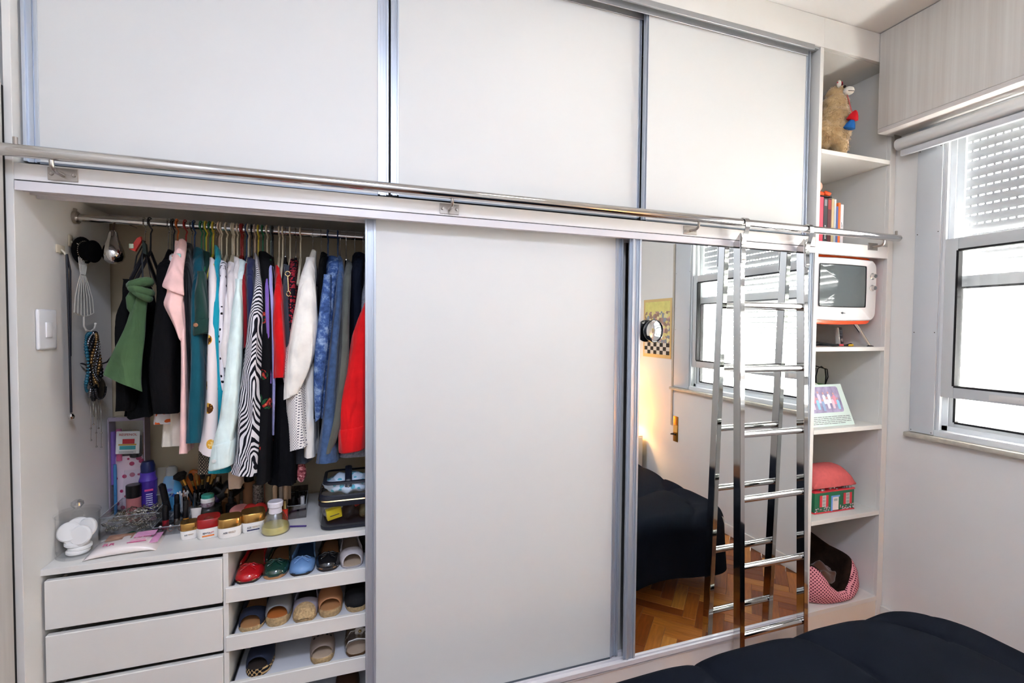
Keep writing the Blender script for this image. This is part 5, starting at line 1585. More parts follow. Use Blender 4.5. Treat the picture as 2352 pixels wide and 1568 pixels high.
for (s, zf, zo) in ((0.895, 1.0, 0.001), (0.84, 1.02, 0.0), (0.78, 0.93, 0.0), (0.70, 0.5, 0.0), (0.62, 0.0, 0.035), (0.3, 0.0, 0.04), (0.01, 0.0, 0.042)):
    rings.append([(0.222 * math.copysign(abs(math.cos(2 * PI * k / N)) ** 0.72, math.cos(2 * PI * k / N)) * s, 0.222 * math.copysign(abs(math.sin(2 * PI * k / N)) ** 0.72, math.sin(2 * PI * k / N)) * s, max(rim_h(2 * PI * k / N) * zf, 0.03) + zo) for k in range(N)])
b = NB(); loft(b, rings, cap0=False)
obj('lining', b, brn, pbd, sharp=1.5)
bl = thing('pet_blanket', 'crumpled brown blanket lying inside the pet bed', 'blanket', (0.255, 0.16, 0.195))
b = NB(); furball(b, (0, 0, 0), 0.085, 1.1, 0.9, 0.6, 21, 4, 0.03)
for v in b.verts:
    v.co.z += 0.012 * math.sin(v.co.x * 70) * math.cos(v.co.y * 55) + 0.01 * math.sin(v.co.y * 90 + 1)
obj('cloth', b, M('brown fleece', '5A3A28', rough=0.95, sheen=0.4), bl, sharp=2)

# ------------------------------------------------------------------ bed
bed = thing('bed', 'double bed under a dark navy quilted cover in the foreground', 'bed', (-0.78, -1.42, 0.0))
quilt = M('navy quilt', '13171F', rough=0.92, spec=0.06, sheen=0.0, var=0.10, scale=8, bump=0.10, bscale=500)
X0, X1, Y0, Y1, ZT = -1.60, 0.045, -2.39, -0.43, 0.455
b = NB()
nx, ny = 190, 200
def quilt_z(x, y):
    # wavy quilting seams running across the cover
    z = 0.0
    for off in (-2.3, -1.9, -1.5, -1.1, -0.7, -0.3, 0.1, 0.5):
        s = x - (off + 0.07 * math.sin(y * 8.0 + off * 2.5) - (y + 1.2) * 0.55)
        z -= 0.013 * math.exp(-(abs(s) / 0.014) ** 1.3) + 0.010 * math.exp(-(s / 0.07) ** 2)
    for off in (-2.2, -1.75, -1.3, -0.85):
        s = y - (off + 0.06 * math.sin(x * 7.5 + off))
        z -= 0.009 * math.exp(-(abs(s) / 0.014) ** 1.3) + 0.006 * math.exp(-(s / 0.06) ** 2)
    return z + 0.008 * math.sin(3 * x + 1) * math.sin(2.5 * y)
R_ = 0.075
grid = []
for j in range(ny + 1):
    row = []
    for i in range(nx + 1):
        u = i / nx; w_ = j / ny
        # parametrise arc length over top and hanging sides
        drop = 0.30
        LX = (X1 - X0) + 2 * drop; LY = (Y1 - Y0) + drop
        su = u * LX - drop; sv = w_ * LY
        def fold(s, L):
            if s < 0:
                d = -s
                if d < R_ * PI / 2:
                    a = d / R_; return (-R_ * math.sin(a) + R_ * 0 , -R_ * (1 - math.cos(a)))
                return (-R_, -R_ - (d - R_ * PI / 2))
            if s > L:
                d = s - L
                if d < R_ * PI / 2:
                    a = d / R_; return (L + R_ * math.sin(a), -R_ * (1 - math.cos(a)))
                return (L + R_, -R_ - (d - R_ * PI / 2))
            return (s, 0.0)
        ax, dz1 = fold(su - R_, (X1 - X0) - 2 * R_)
        ay, dz2 = fold(sv, (Y1 - Y0) - R_)
        x = X0 + R_ + ax; y = Y0 + ay
        z = ZT + min(dz1, dz2) + quilt_z(x, y) * (1 if min(dz1, dz2) > -0.09 else 0.4)
        hang = -min(dz1, dz2)
        if hang > R_:
            wob = 0.022 * math.sin(9 * (x + y) ) * (hang - R_) / 0.25
            if dz2 < dz1: y += wob + 0.03 * (hang - R_)
            else: x += (wob if ax > 0 else -wob)
        z = max(z, 0.10 + 0.02 * math.sin(7 * x + 5 * y))
        CR = 0.24
        dx_ = (x - (X1 - CR)) / CR; dy_ = (y - (Y1 - CR)) / CR
        if dx_ > 0 and dy_ > 0:
            L_ = math.hypot(dx_, dy_); k_ = max(dx_, dy_) / L_
            x = X1 - CR + CR * dx_ * k_; y = Y1 - CR + CR * dy_ * k_
        row.append(b.verts.new((x + 0.78, y + 1.42, z)))
    grid.append(row)
for j in range(ny):
    for i in range(nx):
        b.faces.new((grid[j][i], grid[j][i + 1], grid[j + 1][i + 1], grid[j + 1][i]))
obj('quilt', b, quilt, bed, sharp=3.0)
b = NB(); bx(b, X0 + 0.06 + 0.78, X1 - 0.06 + 0.78, Y0 + 0.02 + 1.42, Y1 - 0.06 + 1.42, 0.22, ZT - 0.05, 0.03)
obj('mattress', b, M('mattress cloth', 'D5D0C6', rough=0.8), bed)
wood = M('bed wood', '5A3218', rough=0.4, var=0.2, scale=8)
b = NB(); bx(b, X0 + 0.07 + 0.78, X1 - 0.07 + 0.78, Y0 + 0.02 + 1.42, Y1 - 0.07 + 1.42, 0.14, 0.22, 0.004)
obj('bed_base', b, wood, bed)
for sx in (X0 + 0.12, X1 - 0.12):
    for sy in (Y0 + 0.08, Y1 - 0.12):
        b = NB(); tube(b, [(sx + 0.78, sy + 1.42, 0.001), (sx + 0.78, sy + 1.42, 0.14)], [0.025, 0.035], 10)
        obj('leg', b, wood, bed)
pw = M('navy pillow cloth', '161D2A', rough=0.9, spec=0.06)
for x in (-1.2, -0.42):
    t = thing('pillow', 'navy pillow at the left half of the bed head' if x < -0.8 else 'navy pillow at the window half of the bed head', 'pillow', (x, -2.20, 0.47))
    b = NB(); furball(b, (0, 0, 0.06), 0.34, 1.0, 0.55, 0.25, 2, 3, 0.0)
    obj('cushion', b, pw, t, sharp=3)

# nightstand with a lit lamp in the corner by the window wall (seen as a glow in the mirror)
nsd = thing('nightstand', 'small white nightstand in the corner beside the bed head', 'nightstand', (0.29, -2.22, 0))
b = NB(); bx(b, -0.18, 0.18, -0.17, 0.17, 0.12, 0.50, 0.004)
obj('body', b, white2, nsd)
b = NB(); bx(b, -0.165, 0.165, 0.168, 0.182, 0.32, 0.485, 0.003)
dw_ = obj('drawer', b, white, nsd)
b = NB(); lathe(b, [(0, 0), (0.012, 0.0), (0.014, 0.012), (0, 0.016)], 12, cap=False)
obj('knob', b, chrome, dw_, loc=(0, 0.182, 0.40), rot=(-PI / 2, 0, 0))
for sx in (-1, 1):
    for sy in (-1, 1):
        b = NB(); tube(b, [(sx * 0.155, sy * 0.145, 0.0), (sx * 0.15, sy * 0.14, 0.12)], [0.012, 0.018], 8)
        obj('leg', b, wood, nsd)
lamp = thing('bedside_lamp', 'lit bedside lamp with a warm fabric shade on the nightstand', 'lamp', (0.30, -2.20, 0.501))
b = NB(); lathe(b, [(0, 0), (0.06, 0), (0.06, 0.012), (0.018, 0.02), (0.014, 0.06), (0.024, 0.10), (0.012, 0.14), (0.01, 0.17), (0, 0.17)], 20, cap=False)
obj('base', b, M('lamp ceramic', 'C9B49A', rough=0.3), lamp)
b = NB(); lathe(b, [(0.105, 0.14), (0.075, 0.30)], 28, cap=False); lathe(b, [(0.103, 0.14), (0.073, 0.30)], 28, cap=False)
obj('shade', b, M('warm lamp shade', 'E8C890', rough=0.8, trans=0.6, emit='FFB45A', estr=3.0), lamp)
bl_ = bpy.data.lights.new('bedside_bulb', 'POINT'); bl_.energy = 6.0; bl_.color = (1.0, 0.66, 0.30); bl_.shadow_soft_size = 0.03
lo = bpy.data.objects.new('bulb', bl_); C.objects.link(lo); lo.parent = lamp; lo.location = (0, 0, 0.21)

# ------------------------------------------------------------------ poster and shutter strap on the window wall
po = thing('poster', 'yellow framed poster of crowded small figures on the window wall', 'poster', (0.509, -1.915, 1.495))
b = NB(); bx(b, -0.004, 0.0, -0.205, 0.205, -0.262, 0.262, 0.001)
obj('paper', b, M('poster ochre border', 'D8B87C', rough=0.5), po)
pmn, nt, p, mp = newmat('poster picture')
vz = nt.nodes.new('ShaderNodeTexVoronoi'); vz.inputs['Scale'].default_value = 34
nt.links.new(mp.outputs[0], vz.inputs['Vector'])
sep = nt.nodes.new('ShaderNodeSeparateColor'); nt.links.new(vz.outputs['Color'], sep.inputs[0])
nt.links.new(ramp(nt, sep.outputs[0], [(0.0, 'D9CF8A'), (0.25, 'A98E88'), (0.4, 'D0A498'), (0.55, '8E97A0'), (0.7, 'E0D8A4'), (0.85, '9A8270')]), p.inputs['Base Color'])
b = NB(); bx(b, -0.0046, -0.0035, -0.182, 0.182, -0.13, 0.15)
obj('picture', b, pmn, po)
b = NB(); bx(b, -0.0046, -0.0035, -0.182, 0.182, 0.15, 0.238)
obj('picture_sky', b, M('poster yellow', 'D8D27E', rough=0.5, var=0.1, scale=20), po)
for i in range(8):
    for j in range(3):
        b = NB(); bx(b, -0.0046, -0.0035, -0.182 + i * 0.0455, -0.182 + (i + 1) * 0.0455, -0.232 + j * 0.034, -0.232 + (j + 1) * 0.034)
        obj('checker_tile', b, M('poster checker dark', '2B2622', rough=0.5) if (i + j) % 2 else M('poster checker pale', 'DAD4C8', rough=0.5), po)
sw_ = thing('strap_winder', 'brass shutter strap winder plate on the window wall', 'strap winder', (0.509, -1.632, 0.648))
b = NB(); bx(b, -0.003, 0.0, -0.032, 0.030, -0.11, 0.105, 0.002)
obj('plate', b, M('aged brass', 'A87428', rough=0.35, metal=0.7), sw_)
b = NB(); bx(b, -0.0045, -0.002, -0.026, 0.024, -0.03, 0.03)
obj('strap_slot', b, M('strap webbing', 'C9A45A', rough=0.8), sw_)
b = NB(); tube(b, [(-0.004, -0.02, -0.045), (-0.022, -0.034, -0.05), (-0.018, 0.02, -0.045)], 0.006, 8)
obj('catch', b, black, sw_)
b = NB(); bx(b, -0.006, -0.004, -0.066, -0.044, 0.02, 1.56)
obj('strap', b, M('grey strap', 'B9B2A4', rough=0.8), sw_)
# ------------------------------------------------------------------ things on the counter of the open bay
CT = 0.7695
acr = glassmat('clear acrylic', tint=(0.96, 0.97, 0.98), gloss=0.07)
clear = glassmat('clear glass', tint=(0.99, 0.995, 0.995), gloss=0.02)
film = glassmat('clear plastic film', tint=(0.96, 0.97, 0.98), gloss=0.05, rough=0.10)
goldlid = M('gold lid', 'B48A4A', rough=0.22, metal=0.85)
jarw = M('white jar', 'ECE9E4', rough=0.3)
inkd = M('dark label ink', '3A3A44', rough=0.5); inkg = M('tan label ink', 'B79A78', rough=0.5); inkr = M('red label ink', 'C03038', rough=0.5)
blk = M('black plastic', '0D0D10', rough=0.28); blkm = M('black matt plastic', '141416', rough=0.5)

# glass jar with cotton pads
jr = thing('glass_jar', 'round glass jar with a knobbed lid holding cotton pads', 'jar', (-2.899, 0.165, CT))
b = NB(); lathe(b, [(0, 0.0), (0.050, 0.0), (0.054, 0.004), (0.0545, 0.02), (0.0545, 0.126), (0.052, 0.128), (0.0525, 0.02), (0.050, 0.010), (0, 0.010)], 36, cap=False)
obj('glass_body', b, clear, jr)
b = NB(); lathe(b, [(0, 0.129), (0.056, 0.129), (0.0575, 0.133), (0.055, 0.137), (0.012, 0.141), (0.008, 0.147), (0, 0.147)], 36, cap=False)
obj('lid', b, clear, jr)
b = NB(); lathe(b, [(0.0, 0.146), (0.009, 0.148), (0.016, 0.157), (0.015, 0.166), (0.007, 0.172), (0, 0.173)], 20, cap=False)
obj('knob', b, glassmat('knob glass', tint=(0.85, 0.87, 0.9), gloss=0.3), jr)
cot = M('cotton', 'F1EFEC', rough=0.95)
for k, (x, y, z, rx, ry) in enumerate([(0.0, 0.0, 0.012, 0, 0), (0.004, 0.002, 0.024, 0.05, 0), (-0.004, 0.0, 0.036, 0.0, 0.08), (0.0, -0.012, 0.060, 1.35, 0.2), (0.014, -0.016, 0.064, 1.3, -0.5), (-0.018, -0.01, 0.076, 1.2, 0.3), (0.02, 0.008, 0.078, 1.1, -0.8), (-0.006, 0.014, 0.082, 0.9, 0.2)]):
    b = NB(); lathe(b, [(0, -0.007), (0.026, -0.007), (0.030, -0.003), (0.030, 0.003), (0.026, 0.007), (0, 0.007)], 24, cap=False)
    o = obj('cotton_pad', b, cot, None, loc=(-2.899 + x, 0.165 + y, CT + z), rot=(rx, ry, 0))
    tag(o, ['cotton pad lying flat at the bottom of the glass jar', 'cotton pad lying flat in the lower stack of the jar', 'cotton pad lying flat on top of the lower stack', 'cotton pad standing in the middle of the jar front', 'cotton pad leaning right at the jar front', 'cotton pad leaning left in the jar', 'cotton pad against the right side of the jar', 'topmost cotton pad at the back of the jar'][k], 'cotton pad', 'cotton pads in the jar')

# wet wipes pack
ww = thing('wipes_pack', 'flat white and pink pack of face wipes lying before the jar', 'wipes pack', (-2.775, 0.165, CT), 0.10)
b = NB()
rings = []
for i in range(13):
    t = i / 12.0
    x = -0.092 + 0.184 * t
    th_ = 0.030 * (math.sin(PI * min(1, max(0, (t - 0.04) / 0.92))) ** 0.45 if 0.04 < t < 0.96 else 0.0) + 0.0015
    ring = []
    for k in range(18):
        a = 2 * PI * k / 18
        c_, s_ = math.cos(a), math.sin(a)
        ring.append((x + 0.012 * (c_ > 0) * 0, 0.058 * math.copysign(abs(c_) ** 0.6, c_), th_ * 0.5 + th_ * 0.5 * math.copysign(abs(s_) ** 0.6, s_)))
    rings.append(ring)
loft(b, rings)
obj('pack', b, M('wipes white film', 'EBE2DE', rough=0.25, coat=0.4), ww, sharp=1.0)
b = NB(); bx(b, 0.02, 0.075, 0.005, 0.045, 0.0302, 0.0312); bx(b, 0.05, 0.09, -0.03, 0.05, 0.0175, 0.0185)
obj('pink_print', b, M('wipes pink', 'E6A4CC', rough=0.3), ww)
b = NB(); bx(b, -0.055, 0.015, 0.0, 0.048, 0.0302, 0.0310)
pt_ = obj('face_print', b, M('wipes portrait tones', 'C49A80', rough=0.4, var=0.5, scale=30, col2='6A4230'), ww)
pk = M('pink print ink', 'C9427E', rough=0.4)
lettering('RR', 0.026, pk, ww, (-0.035, -0.030, 0.0305), (0, 0, 0.0))
lettering('Ruby Rose', 0.011, pk, ww, (0.045, -0.004, 0.0313), (0, 0, 0.0))
b = NB(); bx(b, 0.012, 0.062, -0.038, -0.0345, 0.0300, 0.0312)
obj('print_bar', b, pk, ww)
b = NB()
for k in range(3): bx(b, 0.016, 0.058, -0.030 + k * 0.006, -0.028 + k * 0.006, 0.0300, 0.0309)
obj('print_lines', b, M('pale pink ink', 'E0A6BC', rough=0.4), ww)

def acrylic_tray(name, label, loc, sx, sy, h_, nx=1, ny=1, rotz=0.0, h2=None, mat=None, cat='organiser'):
    t = thing(name, label, cat, loc, rotz)
    e = 0.0022
    m_ = mat or acr
    def wall(nm, *q):
        b = NB(); bx(b, *q); obj(nm, b, m_, t)
    wall('base', 0, sx, 0, sy, 0, e)
    wall('wall', 0, sx, 0, e, e, h_); wall('wall', 0, sx, sy - e, sy, e, h2 or h_)
    wall('wall', 0, e, e, sy - e, e, h_); wall('wall', sx - e, sx, e, sy - e, e, h_)
    for i in range(1, nx): wall('divider', sx * i / nx, sx * i / nx + e, e, sy - e, e, h_)
    for j in range(1, ny): wall('divider', e, sx - e, sy * j / ny, sy * j / ny + e, e, (h2 or h_) if j > ny / 2 else h_)
    # bright polished rims
    b = NB()
    for (q0, q1, r0, r1) in ((0, sx, 0, e), (0, sx, sy - e, sy), (0, e, 0, sy), (sx - e, sx, 0, sy)):
        bx(b, q0, q1, r0, r1, h_ - 0.0015, h_ + 0.0004)
    obj('rim', b, M('acrylic edge', 'B9BEC2', rough=0.15, alpha=0.75), t)
    return t
ab = acrylic_tray('acrylic_box', 'large clear acrylic box of tangled jewellery behind the wipes', (-2.885, 0.255, CT), 0.16, 0.20, 0.075, rotz=0.05, h2=0.075)
b = NB(); bx(b, 0.0, 0.16, -0.001, 0.001, 0, 0.10)
lidp = obj('open_lid', b, acr, ab, loc=(0.0, 0.20, 0.075), rot=(-0.25, 0, 0))
rj = random.Random(11)
b = NB()
for k in range(90):
    x, y, z = rj.uniform(0.012, 0.148), rj.uniform(0.012, 0.188), rj.uniform(0.008, 0.05)
    if k % 3:
        pts = [(x + 0.02 * math.cos(a * 0.9 + k) * rj.uniform(0.6, 1.2), y + 0.02 * math.sin(a * 0.9 + k), z + 0.008 * math.sin(a * 1.7)) for a in range(7)]
        pts = [(min(max(p_[0], 0.006), 0.154), min(max(p_[1], 0.006), 0.194), max(p_[2], 0.005)) for p_ in pts]
        tube(b, pts, rj.uniform(0.0008, 0.0017), 5)
    else:
        for q in range(6): ball(b, (x + 0.007 * q * math.cos(k) * 0.8, min(max(y + 0.007 * q * math.sin(k), 0.008), 0.19), z), 0.004, seg=6, rings=4)
jw = obj('jewellery_tangle', b, M('mixed jewellery', '7A6A4A', rough=0.25, metal=0.7, var=0.9, scale=45, col2='C9C6BE'), None, loc=(-2.885, 0.255, CT + 0.002), rot=(0, 0, 0.05), sharp=2)
tag(jw, 'tangle of chains, beads and bangles inside the acrylic box', 'jewellery', kind='stuff')
b = NB()
for k in range(9):
    a = rj.uniform(0, 6)
    ring_tube(b, [(0.02 * math.cos(2 * PI * q / 14), 0.02 * math.sin(2 * PI * q / 14) * 0.9, 0.006 * math.sin(2 * PI * q / 14 + a)) for q in range(14)], 0.003, 6) if k == 0 else None
tag(obj('bangle', b, M('green enamel bangle', '1C4A3A', rough=0.25), None, loc=(-2.800, 0.245, CT + 0.011)), 'dark green bangle lying before the acrylic box', 'bangle')

# small acrylic organiser with lipsticks
ac2 = acrylic_tray('lipstick_organiser', 'small clear divided organiser with ring compartments and lipsticks', (-2.728, 0.235, CT), 0.12, 0.14, 0.030, nx=4, ny=3, rotz=0.03, h2=0.045)
for k in range(3):
    t = thing('ring', ['rose gold ring in the left front compartment', 'pearl ring in the second front compartment', 'small rose ring in the third front compartment'][k], 'ring', (-2.711 + k * 0.03, 0.255, CT + 0.014), 0.4 * k, 'rings in the organiser')
    b = NB(); ring_tube(b, [(0.008 * math.cos(2 * PI * q / 14), 0, 0.008 * math.sin(2 * PI * q / 14)) for q in range(14)], 0.0016, 6)
    obj('band', b, M('rose gold', 'C98F7A', rough=0.2, metal=1.0), t)
    b = NB(); ball(b, (0, 0, 0.010), 0.0045, seg=10, rings=8)
    obj('stone', b, M('pearl', 'E6DAD2', rough=0.2, coat=0.5), t)
def lipstick(x, y, label, capm, basem, h_=0.072, r=0.0095, z=0.003, rx=0.0, ry=0.0, tip=False, grp='lipsticks and glosses in the organiser', cat='lipstick'):
    t = thing('lipstick' if cat == 'lipstick' else cat.replace(' ', '_'), label, cat, (x, y, CT + z), group=grp, rot=(rx, ry, 0))
    b = NB(); lathe(b, [(0, 0), (r, 0), (r, h_ * 0.38), (0, h_ * 0.38)], 14, cap=False)
    obj('base', b, basem, t)
    b = NB(); lathe(b, [(0, h_ * 0.385), (r * 1.02, h_ * 0.385), (r * 1.02, h_ * 0.93), (r * (0.3 if tip else 0.85), h_), (0, h_)], 14, cap=False)
    obj('cap', b, capm, t)
    return t
lipstick(-2.716, 0.345, 'tall black lipstick with a pointed cap, leaning left', blk, blkm, 0.105, 0.011, 0.05, 0.1, -0.15, tip=True)
lipstick(-2.706, 0.29, 'black lipstick with a red ring near its foot', blk, M('lipstick red ring', '8A1822', rough=0.35), 0.085, 0.010)
lipstick(-2.675, 0.30, 'black lipstick with a silver band', blk, chromer, 0.082, 0.0095)
lipstick(-2.655, 0.325, 'short black tube with a beige foot', blk, M('beige plastic', 'C9AE8A', rough=0.4), 0.07, 0.008)
lipstick(-2.64, 0.275, 'orange lip gloss tube with a black cap', blk, M('orange gloss', 'C9862E', rough=0.2, coat=0.5), 0.10, 0.0088)
lipstick(-2.690, 0.35, 'black mascara tube at the back of the organiser', blk, blk, 0.10, 0.008)
lipstick(-2.668, 0.362, 'black eyeliner tube at the back right of the organiser', blk, chromer, 0.085, 0.007)
# cotton buds in a small cup
cbx = thing('bud_cup', 'clear cup of cotton buds behind the lipsticks', 'cup', (-2.690, 0.415, CT))
b = NB(); lathe(b, [(0, 0), (0.022, 0), (0.025, 0.06), (0.0235, 0.06), (0.021, 0.003), (0, 0.003)], 20, cap=False)
obj('cup', b, clear, cbx)
for k in range(8):
    a = k * 0.8
    b = NB(); tube(b, [(0.008 * math.cos(a), 0.008 * math.sin(a), 0.005), (0.016 * math.cos(a), 0.016 * math.sin(a), 0.082)], 0.0013, 6); ball(b, (0.0165 * math.cos(a), 0.0165 * math.sin(a), 0.084), 0.0034, sz=1.6, seg=8, rings=6)
    o = obj('cotton_bud', b, cot, None, loc=(-2.690, 0.415, CT + 0.003)); tag(o, 'white cotton bud standing in the clear cup', 'cotton bud', 'cotton buds in the cup')

# cream jars
def cream_jar(x, y, r, h_, lidm, label, title, sub, hb=0.55, inks=(inkd, inkg), bar=None, rotz=0.23):
    t = thing('cream_jar', label, 'cream jar', (x, y, CT), rotz, 'cream jars on the counter edge')
    b = NB(); lathe(b, [(0, 0), (r * 0.90, 0), (r * 0.97, 0.004), (r, h_ * hb), (0, h_ * hb)], 32, cap=False, sq=0.35)
    obj('pot', b, jarw, t)
    b = NB(); lathe(b, [(0, h_ * hb + 0.0008), (r * 1.01, h_ * hb + 0.0008), (r * 1.01, h_ * 0.94), (r * 0.95, h_), (0, h_ * 0.985)], 32, cap=False, sq=0.35)
    obj('lid', b, lidm, t)
    s_ = r * 0.23
    x_ = r * (0.10 if title == 'REVITA' else -0.20)
    lettering(title, s_, inks[0], t, (x_, -r * 0.995, h_ * hb * 0.55), FRONT, depth=0.0006, align='RIGHT', sx=0.8)
    lettering(sub, s_, inks[1], t, (x_ + (0.0 if title == 'REVITA' else r * 0.07), -r * 0.995, h_ * hb * 0.55), FRONT, depth=0.0006, align='LEFT', sx=0.8 if title == 'REVITA' else 0.66)
    if bar:
        b = NB(); bx(b, -r * 0.55, r * 0.45, -r * 1.004, -r * 0.98, h_ * hb * 0.25, h_ * hb * 0.36)
        obj('label_bar', b, bar, t)
    return t
cream_jar(-2.608, 0.200, 0.0265, 0.054, goldlid, 'smallest cream jar with a gold lid, left of the row', 'AGE', 'PERFECT')
cream_jar(-2.550, 0.196, 0.035, 0.066, M('dark red lid', '9A1016', rough=0.22, coat=0.4), 'cream jar with a shiny dark red lid', 'REVITA', 'LIFT', inks=(inkd, inkr), bar=M('orange bar', 'E07828', rough=0.5))
cream_jar(-2.484, 0.182, 0.0365, 0.064, goldlid, 'gold-lidded cream jar right of the red one', 'AGE', 'PERFECT')
cream_jar(-2.416, 0.206, 0.038, 0.066, goldlid, 'gold-lidded cream jar beside the flask bottle', 'AGE', 'PERFECT', bar=M('navy bar', '2B2E58', rough=0.5))

# conical flask bottle with yellow liquid
fl = thing('lotion_bottle', 'frosted conical bottle half full of yellow lotion', 'bottle', (-2.338, 0.160, CT))
frost = glassmat('frosted plastic', tint=(0.88, 0.88, 0.84), gloss=0.12, rough=0.3)
b = NB(); lathe(b, [(0, 0), (0.043, 0), (0.046, 0.006), (0.044, 0.022), (0.034, 0.050), (0.0235, 0.068), (0, 0.068)], 32, cap=False)
obj('body', b, frost, fl)
b = NB(); lathe(b, [(0, 0.002), (0.0415, 0.002), (0.0445, 0.007), (0.0425, 0.022), (0.041, 0.026), (0, 0.026)], 32, cap=False)
obj('lotion', b, M('yellow lotion', 'CBC078', rough=0.15, coat=0.5), fl)
b = NB(); lathe(b, [(0, 0.068), (0.021, 0.068), (0.0205, 0.086), (0.024, 0.090), (0.0255, 0.104), (0.023, 0.108), (0, 0.106)], 28, cap=False)
obj('pump_cap', b, M('milky cap', 'D9D4DA', rough=0.3), fl)

# black jars stacked with small tub
sk = thing('face_cream_pot', 'large black cream pot with a glossy lid', 'cream pot', (-2.585, 0.33, CT))
b = NB(); lathe(b, [(0, 0), (0.038, 0), (0.042, 0.006), (0.042, 0.032), (0, 0.032)], 28, cap=False); obj('pot', b, blk, sk)
b = NB(); lathe(b, [(0, 0.0328), (0.043, 0.0328), (0.043, 0.05), (0.040, 0.055), (0, 0.055)], 28, cap=False); obj('lid', b, M('grey black lid', '23241F', rough=0.25), sk)
st2 = thing('glitter_tub', 'small patterned tub with a teal lid on the black cream pot', 'tub', (-2.588, 0.335, CT + 0.0555))
b = NB(); lathe(b, [(0, 0), (0.020, 0), (0.022, 0.004), (0.022, 0.016), (0, 0.016)], 24, cap=False); obj('pot', b, M('patterned tub', 'C9C0C4', rough=0.2, var=0.8, scale=120, col2='7A4A5A'), st2)
b = NB(); lathe(b, [(0, 0.0165), (0.0225, 0.0165), (0.0225, 0.028), (0.02, 0.031), (0, 0.031)], 24, cap=False); obj('middle', b, jarw, st2)
b = NB(); lathe(b, [(0, 0.0313), (0.0205, 0.0313), (0.0205, 0.041), (0.018, 0.044), (0, 0.044)], 24, cap=False); obj('lid', b, M('teal lid', '3A9A88', rough=0.3), st2)
# brown spray bottle behind
def bottle(name, label, x, y, prof_parts, cat='bottle', rotz=0.0, rot=None, z=0.0):
    t = thing(name, label, cat, (x, y, CT + z), rotz, rot=rot)
    for nm, prof, m_, kw in prof_parts:
        b = NB(); lathe(b, prof, kw.get('seg', 24), cap=False, sx=kw.get('sx', 1), sy=kw.get('sy', 1))
        obj(nm, b, m_, t)
    return t
def cyl(r, z0, z1, e=0.002):
    return [(0, z0), (r - e, z0), (r, z0 + e), (r, z1 - e), (r - e, z1), (0, z1)]
purple = M('purple bottle', '3E2A86', rough=0.25, coat=0.3)
ps = bottle('hair_spray', 'purple hair spray can with a dark blue cap', -2.817, 0.465, [('body', cyl(0.029, 0, 0.135), purple, {}), ('collar', [(0.029, 0.135), (0.024, 0.15), (0.024, 0.165), (0, 0.165)], M('purple cap', '4B34A0', rough=0.3), {}), ('cap', [(0.022, 0.165), (0.023, 0.19), (0.018, 0.205), (0, 0.207)], M('navy cap', '1A2450', rough=0.3), {})])
b = NB()
for k in range(6): bx(b, -0.006, 0.014, -0.0298, -0.028, 0.045 + k * 0.008, 0.048 + k * 0.008)
obj('label_lines', b, M('pale label print', 'C9C4E0', rough=0.5), ps, rot=(0, 0, 0.3))
b = NB(); bx(b, -0.010, 0.016, -0.0298, -0.027, 0.098, 0.105)
obj('label_title', b, M('pink label print', 'D84A8A', rough=0.5), ps, rot=(0, 0, 0.3))
bottle('mist_bottle', 'bottle with a black cap beside the purple spray', -2.848, 0.425, [('body', cyl(0.023, 0, 0.085), M('pink tinted bottle', 'B06A6A', rough=0.2, coat=0.4), {}), ('cap', cyl(0.0235, 0.086, 0.132), blk, {})])
bb = bottle('sun_lotion', 'sky blue lotion bottle with a clear cap and blue leaves', -2.748, 0.492, [('body', [(0, 0), (0.031, 0), (0.034, 0.01), (0.034, 0.10), (0.026, 0.13), (0.018, 0.138), (0, 0.138)], M('sky blue bottle', '55A9DC', rough=0.3), {'sy': 0.6}), ('cap', [(0, 0.138), (0.02, 0.138), (0.019, 0.165), (0.012, 0.172), (0, 0.172)], M('clear grey cap', 'A9ACA8', rough=0.2), {'sy': 0.8})])
b = NB()
for (x, z, a) in ((-0.01, 0.05, 0.5), (0.008, 0.065, -0.4), (-0.004, 0.085, 0.2)):
    pts = [(x + 0.012 * math.cos(q) * math.cos(a) - 0.006 * math.sin(q) * math.sin(a), z + 0.012 * math.cos(q) * math.sin(a) + 0.006 * math.sin(q) * math.cos(a)) for q in [k * PI / 5 for k in range(10)]]
    prism(b, pts, -0.0215, -0.019, 'y')
obj('leaf_print', b, M('blue leaf print', '2A5AB8', rough=0.4), bb)
bottle('sun_spray', 'orange bottle lying at the back behind the blue lotion', -2.72, 0.515, [('body', cyl(0.026, 0, 0.15, 0.008), M('orange bottle', 'D8701C', rough=0.35), {'sy': 0.5})], rot=(0.0, 0.35, 0))
# clear hanging pouch in the corner
hp = thing('hanging_pouch', 'clear plastic hanging pouch stuffed with toiletries in the back corner', 'pouch', (-2.885, 0.505, 0.80))
b = NB(); bx(b, -0.055, 0.055, -0.032, 0.018, -0.015, 0.345, 0.012, 2)
obj('film', b, film, hp)
b = NB(); bx(b, -0.056, 0.056, -0.034, -0.030, 0.330, 0.345, 0.001); bx(b, -0.0575, -0.0535, -0.034, 0.018, -0.01, 0.34); bx(b, 0.0535, 0.0575, -0.034, 0.018, -0.01, 0.34)
obj('edge_tape', b, M('grey lilac tape', '9A8E9A', rough=0.5), hp)
rn = thing('medicine_sachet', 'white medicine sachet with a red title in the hanging pouch', 'sachet', (-2.878, 0.465, 1.05), rot=(0.05, 0.06, 0.1))
b = NB(); bx(b, -0.036, 0.036, -0.002, 0.002, -0.043, 0.043, 0.0015, 1)
obj('card', b, M('sachet white', 'DDE0DE', rough=0.4), rn)
lettering('RESFENOL', 0.0125, M('sachet red ink', 'B83A30', rough=0.5), rn, (0, -0.0024, 0.030), FRONT, sx=0.95)
